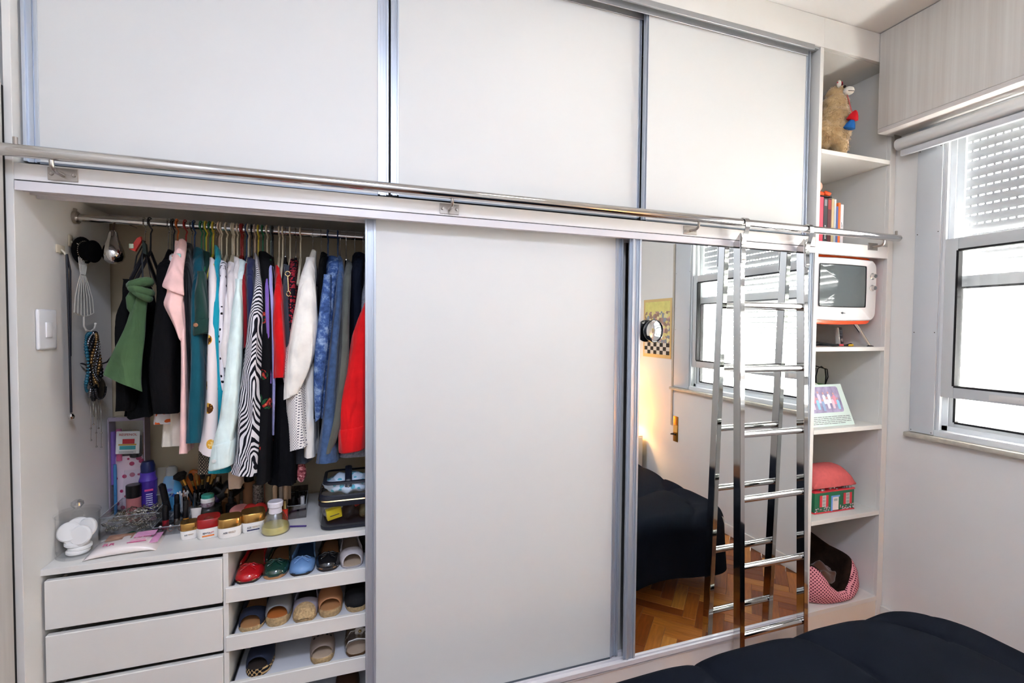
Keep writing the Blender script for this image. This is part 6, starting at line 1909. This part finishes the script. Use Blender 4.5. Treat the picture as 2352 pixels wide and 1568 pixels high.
b = NB(); bx(b, -0.016, 0.020, -0.003, -0.002, -0.004, 0.014, 0.0); obj('capsule_print', b, M('sachet red', 'B02A34', rough=0.4), rn)
b = NB(); bx(b, -0.028, 0.026, -0.003, -0.002, -0.010, -0.005); obj('gold_band', b, M('sachet gold', 'C9A040', rough=0.4), rn)
b = NB(); bx(b, -0.024, 0.024, -0.003, -0.002, -0.026, -0.012); obj('teal_band', b, M('sachet teal', '3A9AA0', rough=0.4), rn)
b = NB()
for k in range(3): bx(b, -0.026, 0.026 - 0.008 * (k % 2), -0.0027, -0.002, -0.034 - k * 0.003, -0.0325 - k * 0.003)
obj('small_print', b, M('small grey print', '8A8E90', rough=0.5), rn)
rp_ = thing('cloth_bag', 'white drawstring bag with raspberry dots filling the pouch bottom', 'cloth bag', (-2.885, 0.495, 0.79))
b = NB()
rings = [[(0.046 * s * math.copysign(abs(math.cos(2 * PI * k / 24)) ** 0.7, math.cos(2 * PI * k / 24)) * (1 + 0.05 * math.sin(5 * k)), 0.014 * s * math.sin(2 * PI * k / 24), z) for k in range(24)] for (s, z) in ((0.9, 0.0), (1.0, 0.02), (1.02, 0.08), (0.98, 0.13), (1.0, 0.17), (0.92, 0.205))]
loft(b, rings)
dm_, nt, p, mp = newmat('raspberry dots')
sx_ = nt.nodes.new('ShaderNodeSeparateXYZ'); cx_ = nt.nodes.new('ShaderNodeCombineXYZ'); nt.links.new(mp.outputs[0], sx_.inputs[0]); nt.links.new(sx_.outputs[0], cx_.inputs[0]); nt.links.new(sx_.outputs[2], cx_.inputs[1])
f, v = blobs(nt, cx_.outputs[0], 42, 0.36, 0.7)
nt.links.new(mixc(nt, f, 'E0C9D2', 'B02A5A'), p.inputs['Base Color'])
obj('cloth', b, dm_, rp_, sharp=1.5)
lipstick(-2.935, 0.492, 'violet tube standing at the left in the pouch', M('violet tube', '7A5AA8', rough=0.35), M('violet tube', '7A5AA8'), 0.20, 0.010, 0.12, grp=None, cat='tube')
lipstick(-2.838, 0.500, 'brown plastic comb handle at the right in the pouch', M('brown handle', '7A4A1E', rough=0.4), M('brown handle', '7A4A1E'), 0.20, 0.007, 0.11, grp=None, cat='comb')
lipstick(-2.912, 0.482, 'rose toothbrush tube at the pouch top', M('rose tube', 'C05A86', rough=0.35), M('rose tube', 'C05A86'), 0.12, 0.009, 0.21, grp=None, cat='tube')
bottle('travel_bottle', 'small black travel bottle at the pouch top', -2.862, 0.487, [('body', cyl(0.019, 0.22, 0.30), M('smoky bottle', '2A2A2C', rough=0.2), {}), ('cap', cyl(0.010, 0.30, 0.322), M('gold cap', 'B89A4A', rough=0.3, metal=0.8), {})])
lipstick(-2.922, 0.472, 'thin blue plastic stick in front of the dotted bag', M('blue stick', '3A78A8', rough=0.35), M('blue stick', '3A78A8'), 0.19, 0.005, 0.01, grp=None, cat='stick')

# brushes in a chrome cup
cup = bottle('brush_cup', 'chrome cup full of make-up brushes', -2.640, 0.440, [('cup', [(0, 0), (0.021, 0), (0.024, 0.002), (0.024, 0.082), (0.0225, 0.082), (0.0225, 0.004), (0, 0.004)], chrome, {})], cat='brush cup')
hairm = M('brush hair', '1A1512', rough=0.9); tanh = M('tan brush hair', 'A8783A', rough=0.9); fer = M('gold ferrule', 'C09A50', rough=0.25, metal=0.9)
def brush(x, y, z, dx, dy, L, r, hair, label, handle=blk, spread=1.6, up=True):
    t = thing('makeup_brush', label, 'make-up brush', (x, y, CT + z), group='make-up brushes', rot=(-dy, dx, 0))
    b = NB(); tube(b, [(0, 0, 0), (0, 0, L * 0.3), (0, 0, L * 0.66)], [r * 0.5, r * 0.75, r * 0.8], 8)
    obj('handle', b, handle, t)
    b = NB(); tube(b, [(0, 0, L * 0.66), (0, 0, L * 0.80)], [r * 0.85, r], 10)
    obj('ferrule', b, fer, t)
    b = NB(); lathe(b, [(0, L * 0.80), (r, L * 0.80), (r * spread, L * 0.90), (r * spread * 0.8, L * 0.97), (0, L)], 12, cap=False)
    obj('bristles', b, hair, t)
brush(-2.644, 0.435, 0.005, -0.42, 0.05, 0.17, 0.010, hairm, 'big black powder brush leaning far left in the chrome cup', spread=2.4)
brush(-2.638, 0.440, 0.005, -0.22, -0.05, 0.155, 0.005, hairm, 'slim brush with a gold ferrule leaning left')
brush(-2.636, 0.445, 0.005, 0.02, 0.0, 0.15, 0.006, hairm, 'upright black brush in the middle of the cup')
brush(-2.634, 0.436, 0.005, 0.30, 0.0, 0.16, 0.007, tanh, 'tan flat brush leaning right in the cup')
brush(-2.640, 0.446, 0.005, -0.12, 0.06, 0.145, 0.005, tanh, 'tan brush leaning back in the cup')
brush(-2.632, 0.442, 0.005, 0.16, 0.05, 0.165, 0.009, hairm, 'round black blusher brush leaning right', spread=1.9)
hd_ = thing('hair_dryer', 'black hair styler with a purple handle lying behind the pots', 'hair styler', (-2.56, 0.43, CT), 0.25)
b = NB(); tube(b, [(-0.01, 0, 0.05), (0.03, 0, 0.085), (0.06, 0, 0.10)], [0.03, 0.036, 0.030], 16); tube(b, [(-0.03, 0, 0.10), (0.0, 0, 0.07)], [0.022, 0.026], 14)
obj('head', b, blk, hd_, sharp=1)
b = NB(); tube(b, [(-0.07, -0.03, 0.014), (-0.03, -0.015, 0.045), (0.0, 0, 0.07)], [0.014, 0.016, 0.018], 12)
obj('handle', b, M('purple handle', '3A1E5A', rough=0.35), hd_)
# perfume, dropper and foundation bottles in the shadow at the back
bottle('perfume_bottle', 'round amber perfume bottle behind the teal-lidded tub', -2.535, 0.40, [('body', [(0, 0), (0.026, 0.002), (0.03, 0.02), (0.024, 0.05), (0.01, 0.062), (0, 0.062)], M('amber glass', '6A4526', rough=0.12, coat=0.6), {}), ('cap', [(0, 0.062), (0.012, 0.062), (0.016, 0.08), (0.008, 0.095), (0, 0.096)], M('bronze cap', '8A6A48', rough=0.25, metal=0.8), {})])
bottle('dropper_bottle', 'small black dropper bottle right of the perfume', -2.515, 0.345, [('body', cyl(0.018, 0, 0.055, 0.004), blk, {}), ('dropper', [(0, 0.055), (0.010, 0.055), (0.010, 0.075), (0.006, 0.08), (0.006, 0.098), (0, 0.10)], blkm, {})])
bottle('foundation_bottle', 'tall skin-tone foundation bottle with a gold cap', -2.53, 0.47, [('body', cyl(0.019, 0, 0.09, 0.003), M('foundation beige', 'C9A07A', rough=0.25), {}), ('cap', cyl(0.013, 0.09, 0.135), M('champagne cap', 'D0BE92', rough=0.3, metal=0.5), {})])
bottle('foundation_tube', 'beige foundation bottle under the zebra blouse', -2.475, 0.455, [('body', cyl(0.022, 0, 0.10, 0.003), M('foundation tan', 'B8865E', rough=0.25), {}), ('cap', cyl(0.018, 0.10, 0.135), blk, {})])
bottle('serum_bottle', 'pale pink serum bottle right of the beige foundation', -2.43, 0.47, [('body', cyl(0.018, 0, 0.10, 0.004), M('serum pink', 'D0A892', rough=0.25), {}), ('cap', cyl(0.010, 0.10, 0.13), blk, {})])
bottle('toner_bottle', 'cream toner bottle under the long black dress', -2.395, 0.45, [('body', cyl(0.021, 0, 0.105, 0.003), M('toner cream', 'D6C4A4', rough=0.3), {}), ('cap', cyl(0.016, 0.105, 0.125), blk, {})])
bottle('nail_gloss', 'silver cylinder bottle behind the chrome cup', -2.585, 0.46, [('body', cyl(0.014, 0, 0.13, 0.002), chromer, {})])
bottle('mesh_tin', 'cylinder tin with a silver diamond mesh', -2.425, 0.355, [('body', cyl(0.019, 0, 0.115, 0.002), M('mesh silver', 'A9A29A', rough=0.35, metal=0.4, var=0.9, scale=180, col2='3A3634'), {})], cat='tin')
ct_ = thing('cream_tube', 'small white squeeze tube standing on its cap', 'tube', (-2.612, 0.285, CT))
b = NB()
loft(b, [[(r * math.cos(2 * PI * k / 16) * (1 + fl_ * 0.5), r * math.sin(2 * PI * k / 16) * (1 - fl_ * 0.9), z) for k in range(16)] for (r, z, fl_) in ((0.010, 0.012, 0), (0.012, 0.02, 0), (0.012, 0.04, 0.3), (0.012, 0.068, 0.95))])
obj('tube', b, M('white tube', 'DAD2CC', rough=0.35), ct_)
b = NB(); lathe(b, cyl(0.010, 0, 0.012), 14, cap=False); obj('cap', b, blkm, ct_)
# puffs and compacts
pp_ = thing('makeup_sponge', 'pink round make-up sponge behind the gold-lidded jars', 'sponge', (-2.478, 0.315, CT + 0.03), rot=(0.25, 0.05, 0))
b = NB(); lathe(b, [(0, -0.011), (0.030, -0.011), (0.035, -0.004), (0.035, 0.006), (0.030, 0.011), (0, 0.012)], 28, cap=False)
obj('sponge', b, M('pink sponge', 'D88A84', rough=0.9, bump=0.2, bscale=400), pp_)
pc_ = thing('powder_compact', 'black compact carrying the pink sponge', 'compact', (-2.478, 0.315, CT))
b = NB(); lathe(b, cyl(0.036, 0, 0.016), 28, cap=False); obj('case', b, blk, pc_)
rp2 = thing('red_puff', 'red heart-shaped powder puff beside the pink sponge', 'puff', (-2.425, 0.288, CT + 0.002))
b = NB(); furball(b, (-0.014, 0, 0.036), 0.024, 1, 0.6, 1.1, 5, 3, 0.01); furball(b, (0.018, 0, 0.038), 0.024, 1, 0.6, 1.0, 6, 3, 0.01); furball(b, (0.002, 0, 0.02), 0.024, 1.1, 0.6, 0.8, 7, 3, 0.01)
obj('puff', b, M('red velour', 'B82420', rough=0.9), rp2, sharp=2)
# tray with pencils, brushes and nail polish
tr3 = acrylic_tray('polish_tray', 'smoked acrylic tray with nail polish and brushes', (-2.322, 0.255, CT), 0.075, 0.16, 0.05, nx=1, ny=2, rotz=0.04, h2=0.075, mat=glassmat('smoked acrylic', tint=(0.55, 0.52, 0.54), gloss=0.12))
beigeh = M('beige handle', 'D0B090', rough=0.35)
for k, (dx, dy, hgt, lab) in enumerate(((-0.050, 0.02, 0.115, 'beige brush handle at the left behind the lotion bottle'), (-0.030, 0.03, 0.118, 'grey beige brush handle second behind the lotion bottle'), (-0.012, 0.02, 0.112, 'beige brush handle third, with a gold band'), (-0.004, 0.045, 0.125, 'pale brush handle at the back of the row'))):
    t = thing('cosmetic_pencil', lab, 'brush', (-2.312 + dx, 0.30 + dy, CT), group='upright brush handles')
    b = NB(); tube(b, [(0, 0, 0.0), (0, 0, hgt * 0.35)], 0.006, 10); obj('grip', b, gold, t)
    b = NB(); tube(b, [(0, 0, hgt * 0.35), (0.0, 0, hgt * 0.9), (0.002, 0, hgt)], [0.0075, 0.0085, 0.006], 10); obj('handle', b, beigeh if k != 1 else M('grey beige handle', 'B0A498', rough=0.35), t)
def polish(x, y, colm, capm, lab, r=0.0115, z=0.003, hh=0.07):
    t = thing('nail_polish', lab, 'nail polish', (x, y, CT + z), group='nail polish bottles')
    b = NB(); lathe(b, [(0, 0), (r, 0), (r * 1.15, 0.006), (r * 1.1, 0.022), (r * 0.6, 0.031), (0, 0.031)], 18, cap=False); obj('bottle', b, colm, t)
    b = NB(); lathe(b, [(0, 0.031), (r * 0.62, 0.031), (r * 0.58, hh), (0, hh)], 16, cap=False); obj('cap', b, capm, t)
polish(-2.262, 0.285, M('grey polish', 'A8A4A0', rough=0.15, coat=0.5), M('silver cap', 'C9C9CC', rough=0.3, metal=0.3), 'grey nail polish with a silver cap at the tray front', 0.0125)
polish(-2.295, 0.285, M('dusty pink polish', 'A8808A', rough=0.15, coat=0.5), blk, 'dusty pink nail polish with a black cap in the tray')
polish(-2.290, 0.36, M('plum polish', '4A2A34', rough=0.15, coat=0.5), blk, 'dark plum nail polish at the tray back')
polish(-2.265, 0.35, M('smoke polish', '5A5450', rough=0.15, coat=0.5), blk, 'smoky nail polish at the tray back right')
cmp_ = thing('pressed_powder', 'thin white compact standing on edge in the tray', 'compact', (-2.315, 0.272, CT + 0.026), rot=(0, PI / 2 + 0.0, 0))
b = NB(); lathe(b, [(0, -0.003), (0.022, -0.003), (0.0225, 0), (0.022, 0.003), (0, 0.003)], 28, cap=False); obj('case', b, M('white compact', 'D8D0C8', rough=0.3), cmp_)
rdb = bottle('red_lip_oil', 'red lip oil bottle behind the lotion bottle', -2.318, 0.245, [('body', cyl(0.010, 0, 0.045), M('red oil', 'C0301E', rough=0.2, coat=0.5), {}), ('cap', cyl(0.007, 0.045, 0.08), gold, {})])
b = NB(); tube(b, [(0, 0, 0.003), (0.03, -0.008, 0.003), (0.074, -0.018, 0.003)], 0.003, 8)
tag(obj('eye_pencil', b, M('violet pencil', '3A2070', rough=0.4), None, loc=(-2.313, 0.186, CT)), 'violet eye pencil lying on the counter', 'pencil')
# clear toiletry case at the right
tb = thing('toiletry_case', 'two-tier clear toiletry case with navy trim and gold zip', 'toiletry case', (-2.085, 0.195, CT))
navyt = M('navy trim', '151926', rough=0.45)
ot = rrect(0.108, 0.095, 0.035, 0.0)
def oring(s, z, ins=0.0): return [(x * s, y * s, z) for x, y in ot]
b = NB(); loft(b, [oring(0.95, 0.010), oring(1.0, 0.03), oring(1.0, 0.088)], cap0=False, cap1=False)
obj('lower_film', b, film, tb)
b = NB(); loft(b, [oring(0.90, 0.0), oring(0.96, 0.004), oring(0.97, 0.012)], cap1=True); obj('base', b, navyt, tb)
b = NB(); loft(b, [oring(1.0, 0.086), oring(1.03, 0.088), oring(1.03, 0.102), oring(1.0, 0.104)], cap0=False, cap1=False); obj('lower_trim', b, navyt, tb)
b = NB(); loft(b, [oring(1.03, 0.1042), oring(1.045, 0.106), oring(1.03, 0.109)], cap0=False, cap1=False); obj('zip', b, gold, tb)
b = NB(); loft(b, [oring(1.02, 0.110), oring(1.0, 0.122), oring(0.96, 0.126)], cap0=False, cap1=False); obj('upper_trim', b, navyt, tb)
b = NB(); loft(b, [oring(0.96, 0.126), oring(0.93, 0.150), oring(0.86, 0.165)], cap0=False, cap1=True); obj('upper_film', b, film, tb)
b = NB(); loft(b, [oring(0.90, 0.160), oring(0.88, 0.168), oring(0.80, 0.170), oring(0.78, 0.168)], cap0=False, cap1=False); obj('lid_trim', b, navyt, tb)
b = NB(); tube(b, [(-0.01, -0.086, 0.150), (-0.01, -0.075, 0.172), (-0.01, 0.0, 0.20), (-0.01, 0.07, 0.175)], 0.012, 8, flat=0.3); obj('handle', b, navyt, tb)
b = NB(); ball(b, (0, 0, 0), 0.0035, seg=8, rings=6); obj('rivet', b, chrome, tb, loc=(-0.01, -0.088, 0.152))
def lump(name, label, x, y, z, s, m_, seed, cat):
    b = NB(); furball(b, (0, 0, 0), 1.0, s[0], s[1], s[2], seed, 4, 0.03)
    for v in b.verts:
        v.co.z += 0.004 * math.sin(v.co.x * 110 + seed) ; v.co.y += 0.003 * math.sin(v.co.x * 150)
    tag(obj(name, b, m_, None, loc=(x, y, z), sharp=1.2), label, cat)
bp_, nt, p, mp = newmat('blue print cloth')
f, v = blobs(nt, mp.outputs[0], 40, 0.33, 1.0)
nt.links.new(mixc(nt, f, 'CFE0F0', '5AB4C8'), p.inputs['Base Color'])
lump('printed_cloth', 'pale blue printed cloth folded in the upper tier of the case', -2.09, 0.19, CT + 0.142, (0.094, 0.080, 0.030), bp_, 31, 'cloth')
yb_ = thing('yellow_box', 'yellow lozenge tin in the lower tier of the case', 'tin', (-2.145, 0.135, CT + 0.052), rot=(0.2, -0.15, 0.25))
b = NB(); bx(b, -0.026, 0.026, -0.010, 0.010, -0.02, 0.02, 0.003); obj('tin', b, M('yellow tin', 'D8C42A', rough=0.35), yb_)
b = NB(); bx(b, -0.016, 0.016, -0.0106, -0.0098, -0.005, -0.002); obj('print', b, inkd, yb_)
lump('black_pouch', 'black pouch in the lower tier of the case', -2.085, 0.17, CT + 0.045, (0.034, 0.04, 0.03), blkm, 32, 'pouch')
lump('brown_pouch', 'dark olive cloth in the lower tier of the case', -2.035, 0.165, CT + 0.045, (0.028, 0.04, 0.03), M('dark olive cloth', '5E583A', rough=0.7), 33, 'cloth')
lump('grey_cloth', 'grey crumpled wrapper at the left in the lower tier', -2.155, 0.20, CT + 0.035, (0.03, 0.04, 0.022), M('grey wrapper', '8A8C92', rough=0.35), 34, 'wrapper')
bottle('red_tube', 'red capped tube lying in the lower tier of the case', -2.075, 0.13, [('body', cyl(0.008, 0, 0.05), M('red tube', 'C03028', rough=0.35), {})], cat='tube', rot=(0, 1.2, 0.2), z=0.075)
# belts in the half-open top drawer
for k, (x, col) in enumerate(((-2.575, '7A2A22'), (-2.545, '7E6248'), (-2.512, '4A3424'))):
    b = NB(); ring_tube(b, [(0.014 * math.cos(2 * PI * q / 18), 0.03 * math.sin(2 * PI * q / 18), 0) for q in range(18)], 0.009, 8)
    tag(obj('rolled_belt', b, M('belt leather %d' % k, col, rough=0.5), None, loc=(x, 0.15, 0.694)), ['rolled maroon belt in the top drawer', 'rolled tan belt in the top drawer', 'rolled dark brown belt in the top drawer'][k], 'belt', 'belts in the top drawer')
# ------------------------------------------------------------------ shoes on the pull-out trays
rope = M('jute rope', 'B59A70', rough=0.9, var=0.3, scale=120, bump=0.6, bscale=260)
tan_in = M('tan insole', 'A8794E', rough=0.6); dark_in = M('dark insole', '2A221E', rough=0.7); pale_in = M('pale insole', 'B8A48E', rough=0.6)
WPROF = [(0.0, 0.0), (0.006, 0.34), (0.02, 0.54), (0.05, 0.74), (0.10, 0.88), (0.17, 0.96), (0.26, 1.0), (0.34, 1.0), (0.45, 0.90), (0.58, 0.76), (0.72, 0.72), (0.84, 0.72), (0.92, 0.62), (0.97, 0.42), (1.0, 0.0)]
def wprof(u):
    for (a, wa), (b_, wb) in zip(WPROF, WPROF[1:]):
        if u <= b_:
            return wa + (wb - wa) * (u - a) / (b_ - a)
    return 0.0
def shoe(label, x, y, z, upper, sole, insole, L=0.232, W=0.0405, s0=0.008, s1=0.012, u0=0.0, u1c=0.25, u1s=0.42, vh=0.035, wall=0.030, heelh=0.046, rotz=0.0, bow=False, cat='flat shoe', back=True, peep=False, strap=None, tip=0.45, toecap=None, sharp_sole=False):
    t = thing('shoe', label, cat, (x, y, z), rotz, 'shoes on the trays')
    us = [0, 0.006, 0.02, 0.05, 0.10, 0.17, 0.26, 0.34, 0.42, 0.52, 0.64, 0.76, 0.86, 0.93, 0.97, 1.0]
    def hs(u): 
        k = min(1, max(0, (u - 0.25) / 0.6)); return s0 + (s1 - s0) * k * k * (3 - 2 * k)
    def outline(sc, zf):
        pts = [(W * sc * wprof(u), u * L - (sc - 1) * L * 0.5 * 0 + (sc - 1) * (u - 0.5) * 0.02, zf(u)) for u in us] + [(-W * sc * wprof(u), u * L, zf(u)) for u in reversed(us[1:-1])]
        return pts
    b = NB(); loft(b, [outline(0.94, lambda u: 0.0), outline(1.05, lambda u: 0.003 + 0.15 * hs(u)), outline(1.05, lambda u: hs(u) * 0.9), outline(1.0, hs)])
    obj('sole', b, sole, t, sharp=0.9)
    b = NB(); loft(b, [outline(0.97, lambda u: hs(u) + 0.0002), outline(0.95, lambda u: hs(u) + 0.003)])
    obj('insole', b, insole, t)
    b = NB()
    nu, nv = 14, 18
    g_ = []
    for j in range(nu + 1):
        s = j / nu
        row = []
        for i in range(nv + 1):
            v = -1 + 2 * i / nv
            uend = u1c + (u1s - u1c) * abs(v) ** 2.2
            ust = u0 + (0.03 if peep else 0.0) * (1 - abs(v) ** 2)
            u = ust + (uend - ust) * s
            w_ = W * 1.03 * max(wprof(u), 0.42 if u0 == 0 else 0.1)
            k = min(1, u / max(u1c, 0.01))
            H = vh * (tip + (1 - tip) * k ** 0.7) if u0 == 0 else vh * (0.75 + 0.25 * k)
            if u0 == 0: H *= min(1.0, (0.12 + (u / 0.06) ** 0.6) if u < 0.06 else 1.0)
            xx = w_ * math.sin(v * PI / 2)
            zz = hs(u) * 0.9 + H * max(0.0, math.cos(v * PI / 2)) ** 0.75
            row.append(b.verts.new((xx, u * L + (0.010 * abs(v) ** 2 * max(0, 1 - u / 0.08) if u0 == 0 else 0) - (0.001 if u0 == 0 else 0), zz)))
        g_.append(row)
    for j in range(nu):
        for i in range(nv):
            b.faces.new((g_[j][i], g_[j][i + 1], g_[j + 1][i + 1], g_[j + 1][i]))
    vp = obj('vamp', b, upper, t, sharp=1.5)
    sd = vp.modifiers.new('thick', 'SOLIDIFY'); sd.thickness = 0.0028; sd.offset = 0
    if back:
        b = NB()
        pth = [u for u in [u1s - 0.03, 0.52, 0.6, 0.68, 0.76, 0.84, 0.90, 0.94, 0.97, 0.99, 1.0] if u >= u1s - 0.03]
        seq = [(W * 1.03 * wprof(u), u) for u in pth] + [(-W * 1.03 * wprof(u), u) for u in reversed(pth[:-1])]
        lo, hi = [], []
        for xx, u in seq:
            k = max(0, (u - u1s) / (1 - u1s))
            h_ = wall * 0.9 + (heelh - wall * 0.9) * k
            lo.append(b.verts.new((xx, u * L, hs(u) * 0.8))); hi.append(b.verts.new((xx * 0.95, u * L - 0.002 * k, hs(u) + h_)))
        for i in range(len(seq) - 1):
            b.faces.new((lo[i], lo[i + 1], hi[i + 1], hi[i]))
        q = obj('quarter', b, upper, t, sharp=1.5)
        sd = q.modifiers.new('thick', 'SOLIDIFY'); sd.thickness = 0.0028; sd.offset = 0
        b = NB(); tube(b, [v_ for v_ in [(xx * 0.95, u * L, hs(u) + wall * 0.9 + (heelh - wall * 0.9) * max(0, (u - u1s) / (1 - u1s)) + 0.0005) for xx, u in seq]], 0.0016, 6)
        obj('piping', b, upper, t)
    if bow:
        yb = u1c * L - 0.006; zb = hs(u1c) + vh + 0.001
        b = NB()
        for s in (-1, 1):
            tube(b, [(0, yb, zb), (s * 0.014, yb - 0.002, zb + 0.004), (s * 0.030, yb + 0.0, zb - 0.006), (s * 0.018, yb - 0.008, zb - 0.004), (0, yb, zb)], 0.0030, 6)
            tube(b, [(0, yb, zb), (s * 0.010, yb - 0.016, zb - 0.001), (s * 0.024, yb - 0.022, zb - 0.009)], 0.0022, 6)
        ball(b, (0, yb - 0.001, zb + 0.001), 0.0055, seg=8, rings=6)
        obj('bow', b, upper, t, sharp=1.5)
    if toecap:
        b = NB()
        g2 = []
        for j in range(7):
            s = j / 6; row = []
            for i in range(15):
                v = -1 + 2 * i / 14
                u = s * 0.17 * (1 - 0.5 * v * v)
                w_ = W * 1.06 * max(wprof(u), 0.44); H = vh * (tip + (1 - tip) * min(1, u / u1c) ** 0.7) * min(1.0, (0.12 + (u / 0.06) ** 0.6) if u < 0.06 else 1.0) + 0.0025
                row.append(b.verts.new((w_ * math.sin(v * PI / 2), u * L - 0.005, hs(u) * 0.9 + H * max(0, math.cos(v * PI / 2)) ** 0.75)))
            g2.append(row)
        for j in range(6):
            for i in range(14): b.faces.new((g2[j][i], g2[j][i + 1], g2[j + 1][i + 1], g2[j + 1][i]))
        obj('toe_cap', b, toecap, t, sharp=1.5)
    return t
pat = lambda k, c: M(k, c, rough=0.12, coat=0.8)
z1, z2, z3, z4 = SH_Z
# quilted patent flats
q_red = M('red patent', 'B4121A', rough=0.12, coat=0.9); q_grn = M('green patent', '123A30', rough=0.12, coat=0.9); q_blk = M('black patent', '0C0D10', rough=0.12, coat=0.9)
shoe('red patent ballet flat with a bow, left on the top shoe tray', -2.422, 0.110, z1, q_red, dark_in, tan_in, bow=True, rotz=-0.03)
shoe('dark green patent ballet flat with a bow', -2.340, 0.116, z1, q_grn, tan_in, tan_in, bow=True, rotz=-0.03)
shoe('light blue leather ballet flat with a bow', -2.254, 0.110, z1, M('light blue leather', '6C94C4', rough=0.4), dark_in, M('blue insole', '2E4A6A', rough=0.6), bow=True, rotz=-0.03)
shoe('black patent ballet flat with a bow', -2.166, 0.116, z1, q_blk, dark_in, tan_in, bow=True, rotz=-0.02)
shoe('pale grey peep-toe jelly flat at the right of the top tray', -2.082, 0.112, z1, M('pale grey jelly', 'D0C8C8', rough=0.35), M('grey sole', 'B8B0AE', rough=0.5), pale_in, u0=0.05, peep=True, vh=0.046, cat='peep-toe flat', rotz=0.05)
nav = M('navy canvas', '1C2438', rough=0.85, bump=0.2, bscale=400); gcv = M('grey canvas', '7A7A7C', rough=0.85, bump=0.2, bscale=400)
shoe('navy peep-toe espadrille, left on the second tray', -2.412, 0.104, z2, nav, rope, tan_in, s0=0.016, s1=0.035, u0=0.05, peep=True, vh=0.042, cat='espadrille', rotz=-0.03)
shoe('grey open-toe wedge espadrille on the second tray', -2.330, 0.110, z2, gcv, rope, M('orange insole', 'A8602A', rough=0.6), s0=0.030, s1=0.055, u0=0.07, u1c=0.42, u1s=0.5, vh=0.046, back=False, cat='espadrille')
shoe('lilac grey espadrille with a jute toe cap', -2.242, 0.102, z2, M('lilac canvas', '9A96A4', rough=0.85, bump=0.2, bscale=400), rope, dark_in, s0=0.016, s1=0.03, vh=0.046, toecap=rope, cat='espadrille')
shoe('tan crossed-strap wedge sandal on the second tray', -2.158, 0.108, z2, M('tan leather', 'B07A52', rough=0.5), rope, tan_in, s0=0.026, s1=0.05, u0=0.08, u1c=0.40, u1s=0.46, vh=0.044, back=False, cat='sandal', rotz=0.02)
shoe('black espadrille sandal at the right of the second tray', -2.064, 0.112, z2, M('black canvas', '101012', rough=0.85), rope, dark_in, s0=0.018, s1=0.03, u0=0.0, u1c=0.26, u1s=0.4, vh=0.042, cat='espadrille', rotz=0.05)
ck = dotmat('black jute checks', 'C0A070', '1A1A1E', 85, 0.42, 0.2)
shoe('dark navy open-toe espadrille with a chevron sole on the third tray', -2.392, 0.105, z3, nav, ck, dark_in, s0=0.026, s1=0.04, u0=0.06, u1c=0.44, u1s=0.5, vh=0.046, back=False, cat='espadrille', rotz=-0.05)
tp_ = shoe('taupe slide with a row of eyelets on the third tray', -2.184, 0.100, z3, M('taupe leather', '8A7A6E', rough=0.6), rope, pale_in, s0=0.022, s1=0.03, u0=0.08, u1c=0.42, u1s=0.5, vh=0.044, back=False, cat='slide', rotz=0.03)
for k in range(5):
    v = -0.5 + k * 0.25
    b = NB(); lathe(b, [(0, 0), (0.0042, 0), (0.0042, 0.0012), (0, 0.0012)], 10, cap=False)
    obj('eyelet', b, dark_in, tp_, loc=(0.0395 * math.sin(v * PI / 2), 0.07, 0.0205 + 0.0445 * math.cos(v * PI / 2) ** 0.75), rot=(0.15, v * PI / 2 * 0.9, 0))
jel = shoe('bronze sandal with clear straps and a white flower on the third tray', -2.066, 0.100, z3, glassmat('clear strap', tint=(0.85, 0.82, 0.8), gloss=0.2), M('bronze sole', '6A4E34', rough=0.3, metal=0.4), pale_in, s0=0.012, s1=0.016, u0=0.10, u1c=0.28, u1s=0.36, vh=0.044, back=True, wall=0.03, cat='sandal', rotz=0.04)
petm = M('white petals', 'D8D6D0', rough=0.4)
for k in range(5):
    a = 2 * PI * k / 5
    b = NB(); furball(b, (0.011 * math.cos(a), 0, 0.011 * math.sin(a)), 0.0095, 1, 0.3, 1, k, 2, 0)
    obj('petal', b, petm, jel, loc=(0.012, 0.055, 0.062), rot=(0.2, 0, 0), sharp=2)
b = NB(); ball(b, (0, 0, 0), 0.006, seg=10, rings=6); obj('flower_centre', b, gold, jel, loc=(0.012, 0.051, 0.062))
b = NB(); tube(b, [(-0.038, 0.04, 0.02), (-0.028, 0.03, 0.045), (0.0, 0.026, 0.052), (0.03, 0.03, 0.042), (0.038, 0.04, 0.02)], 0.002, 6); tube(b, [(-0.038, 0.075, 0.025), (-0.02, 0.07, 0.056), (0.02, 0.07, 0.056), (0.038, 0.075, 0.025)], 0.002, 6)
obj('strap_edge', b, petm, jel)
# second row of shoes standing deeper on the trays
for x, lab, m_ in ((-2.40, 'brown loafer at the back of the lowest tray, left', M('brown leather', '4A2E1E', rough=0.45)), (-2.10, 'brown loafer at the back of the lowest tray, right', M('brown leather', '4A2E1E'))):
    shoe(lab, x, 0.12, z4, m_, dark_in, tan_in, u1c=0.42, u1s=0.52, vh=0.05, cat='loafer')
shoe('black pump standing at the back right corner of the top tray', -2.02, 0.22, z1, q_blk, dark_in, dark_in, cat='pump')
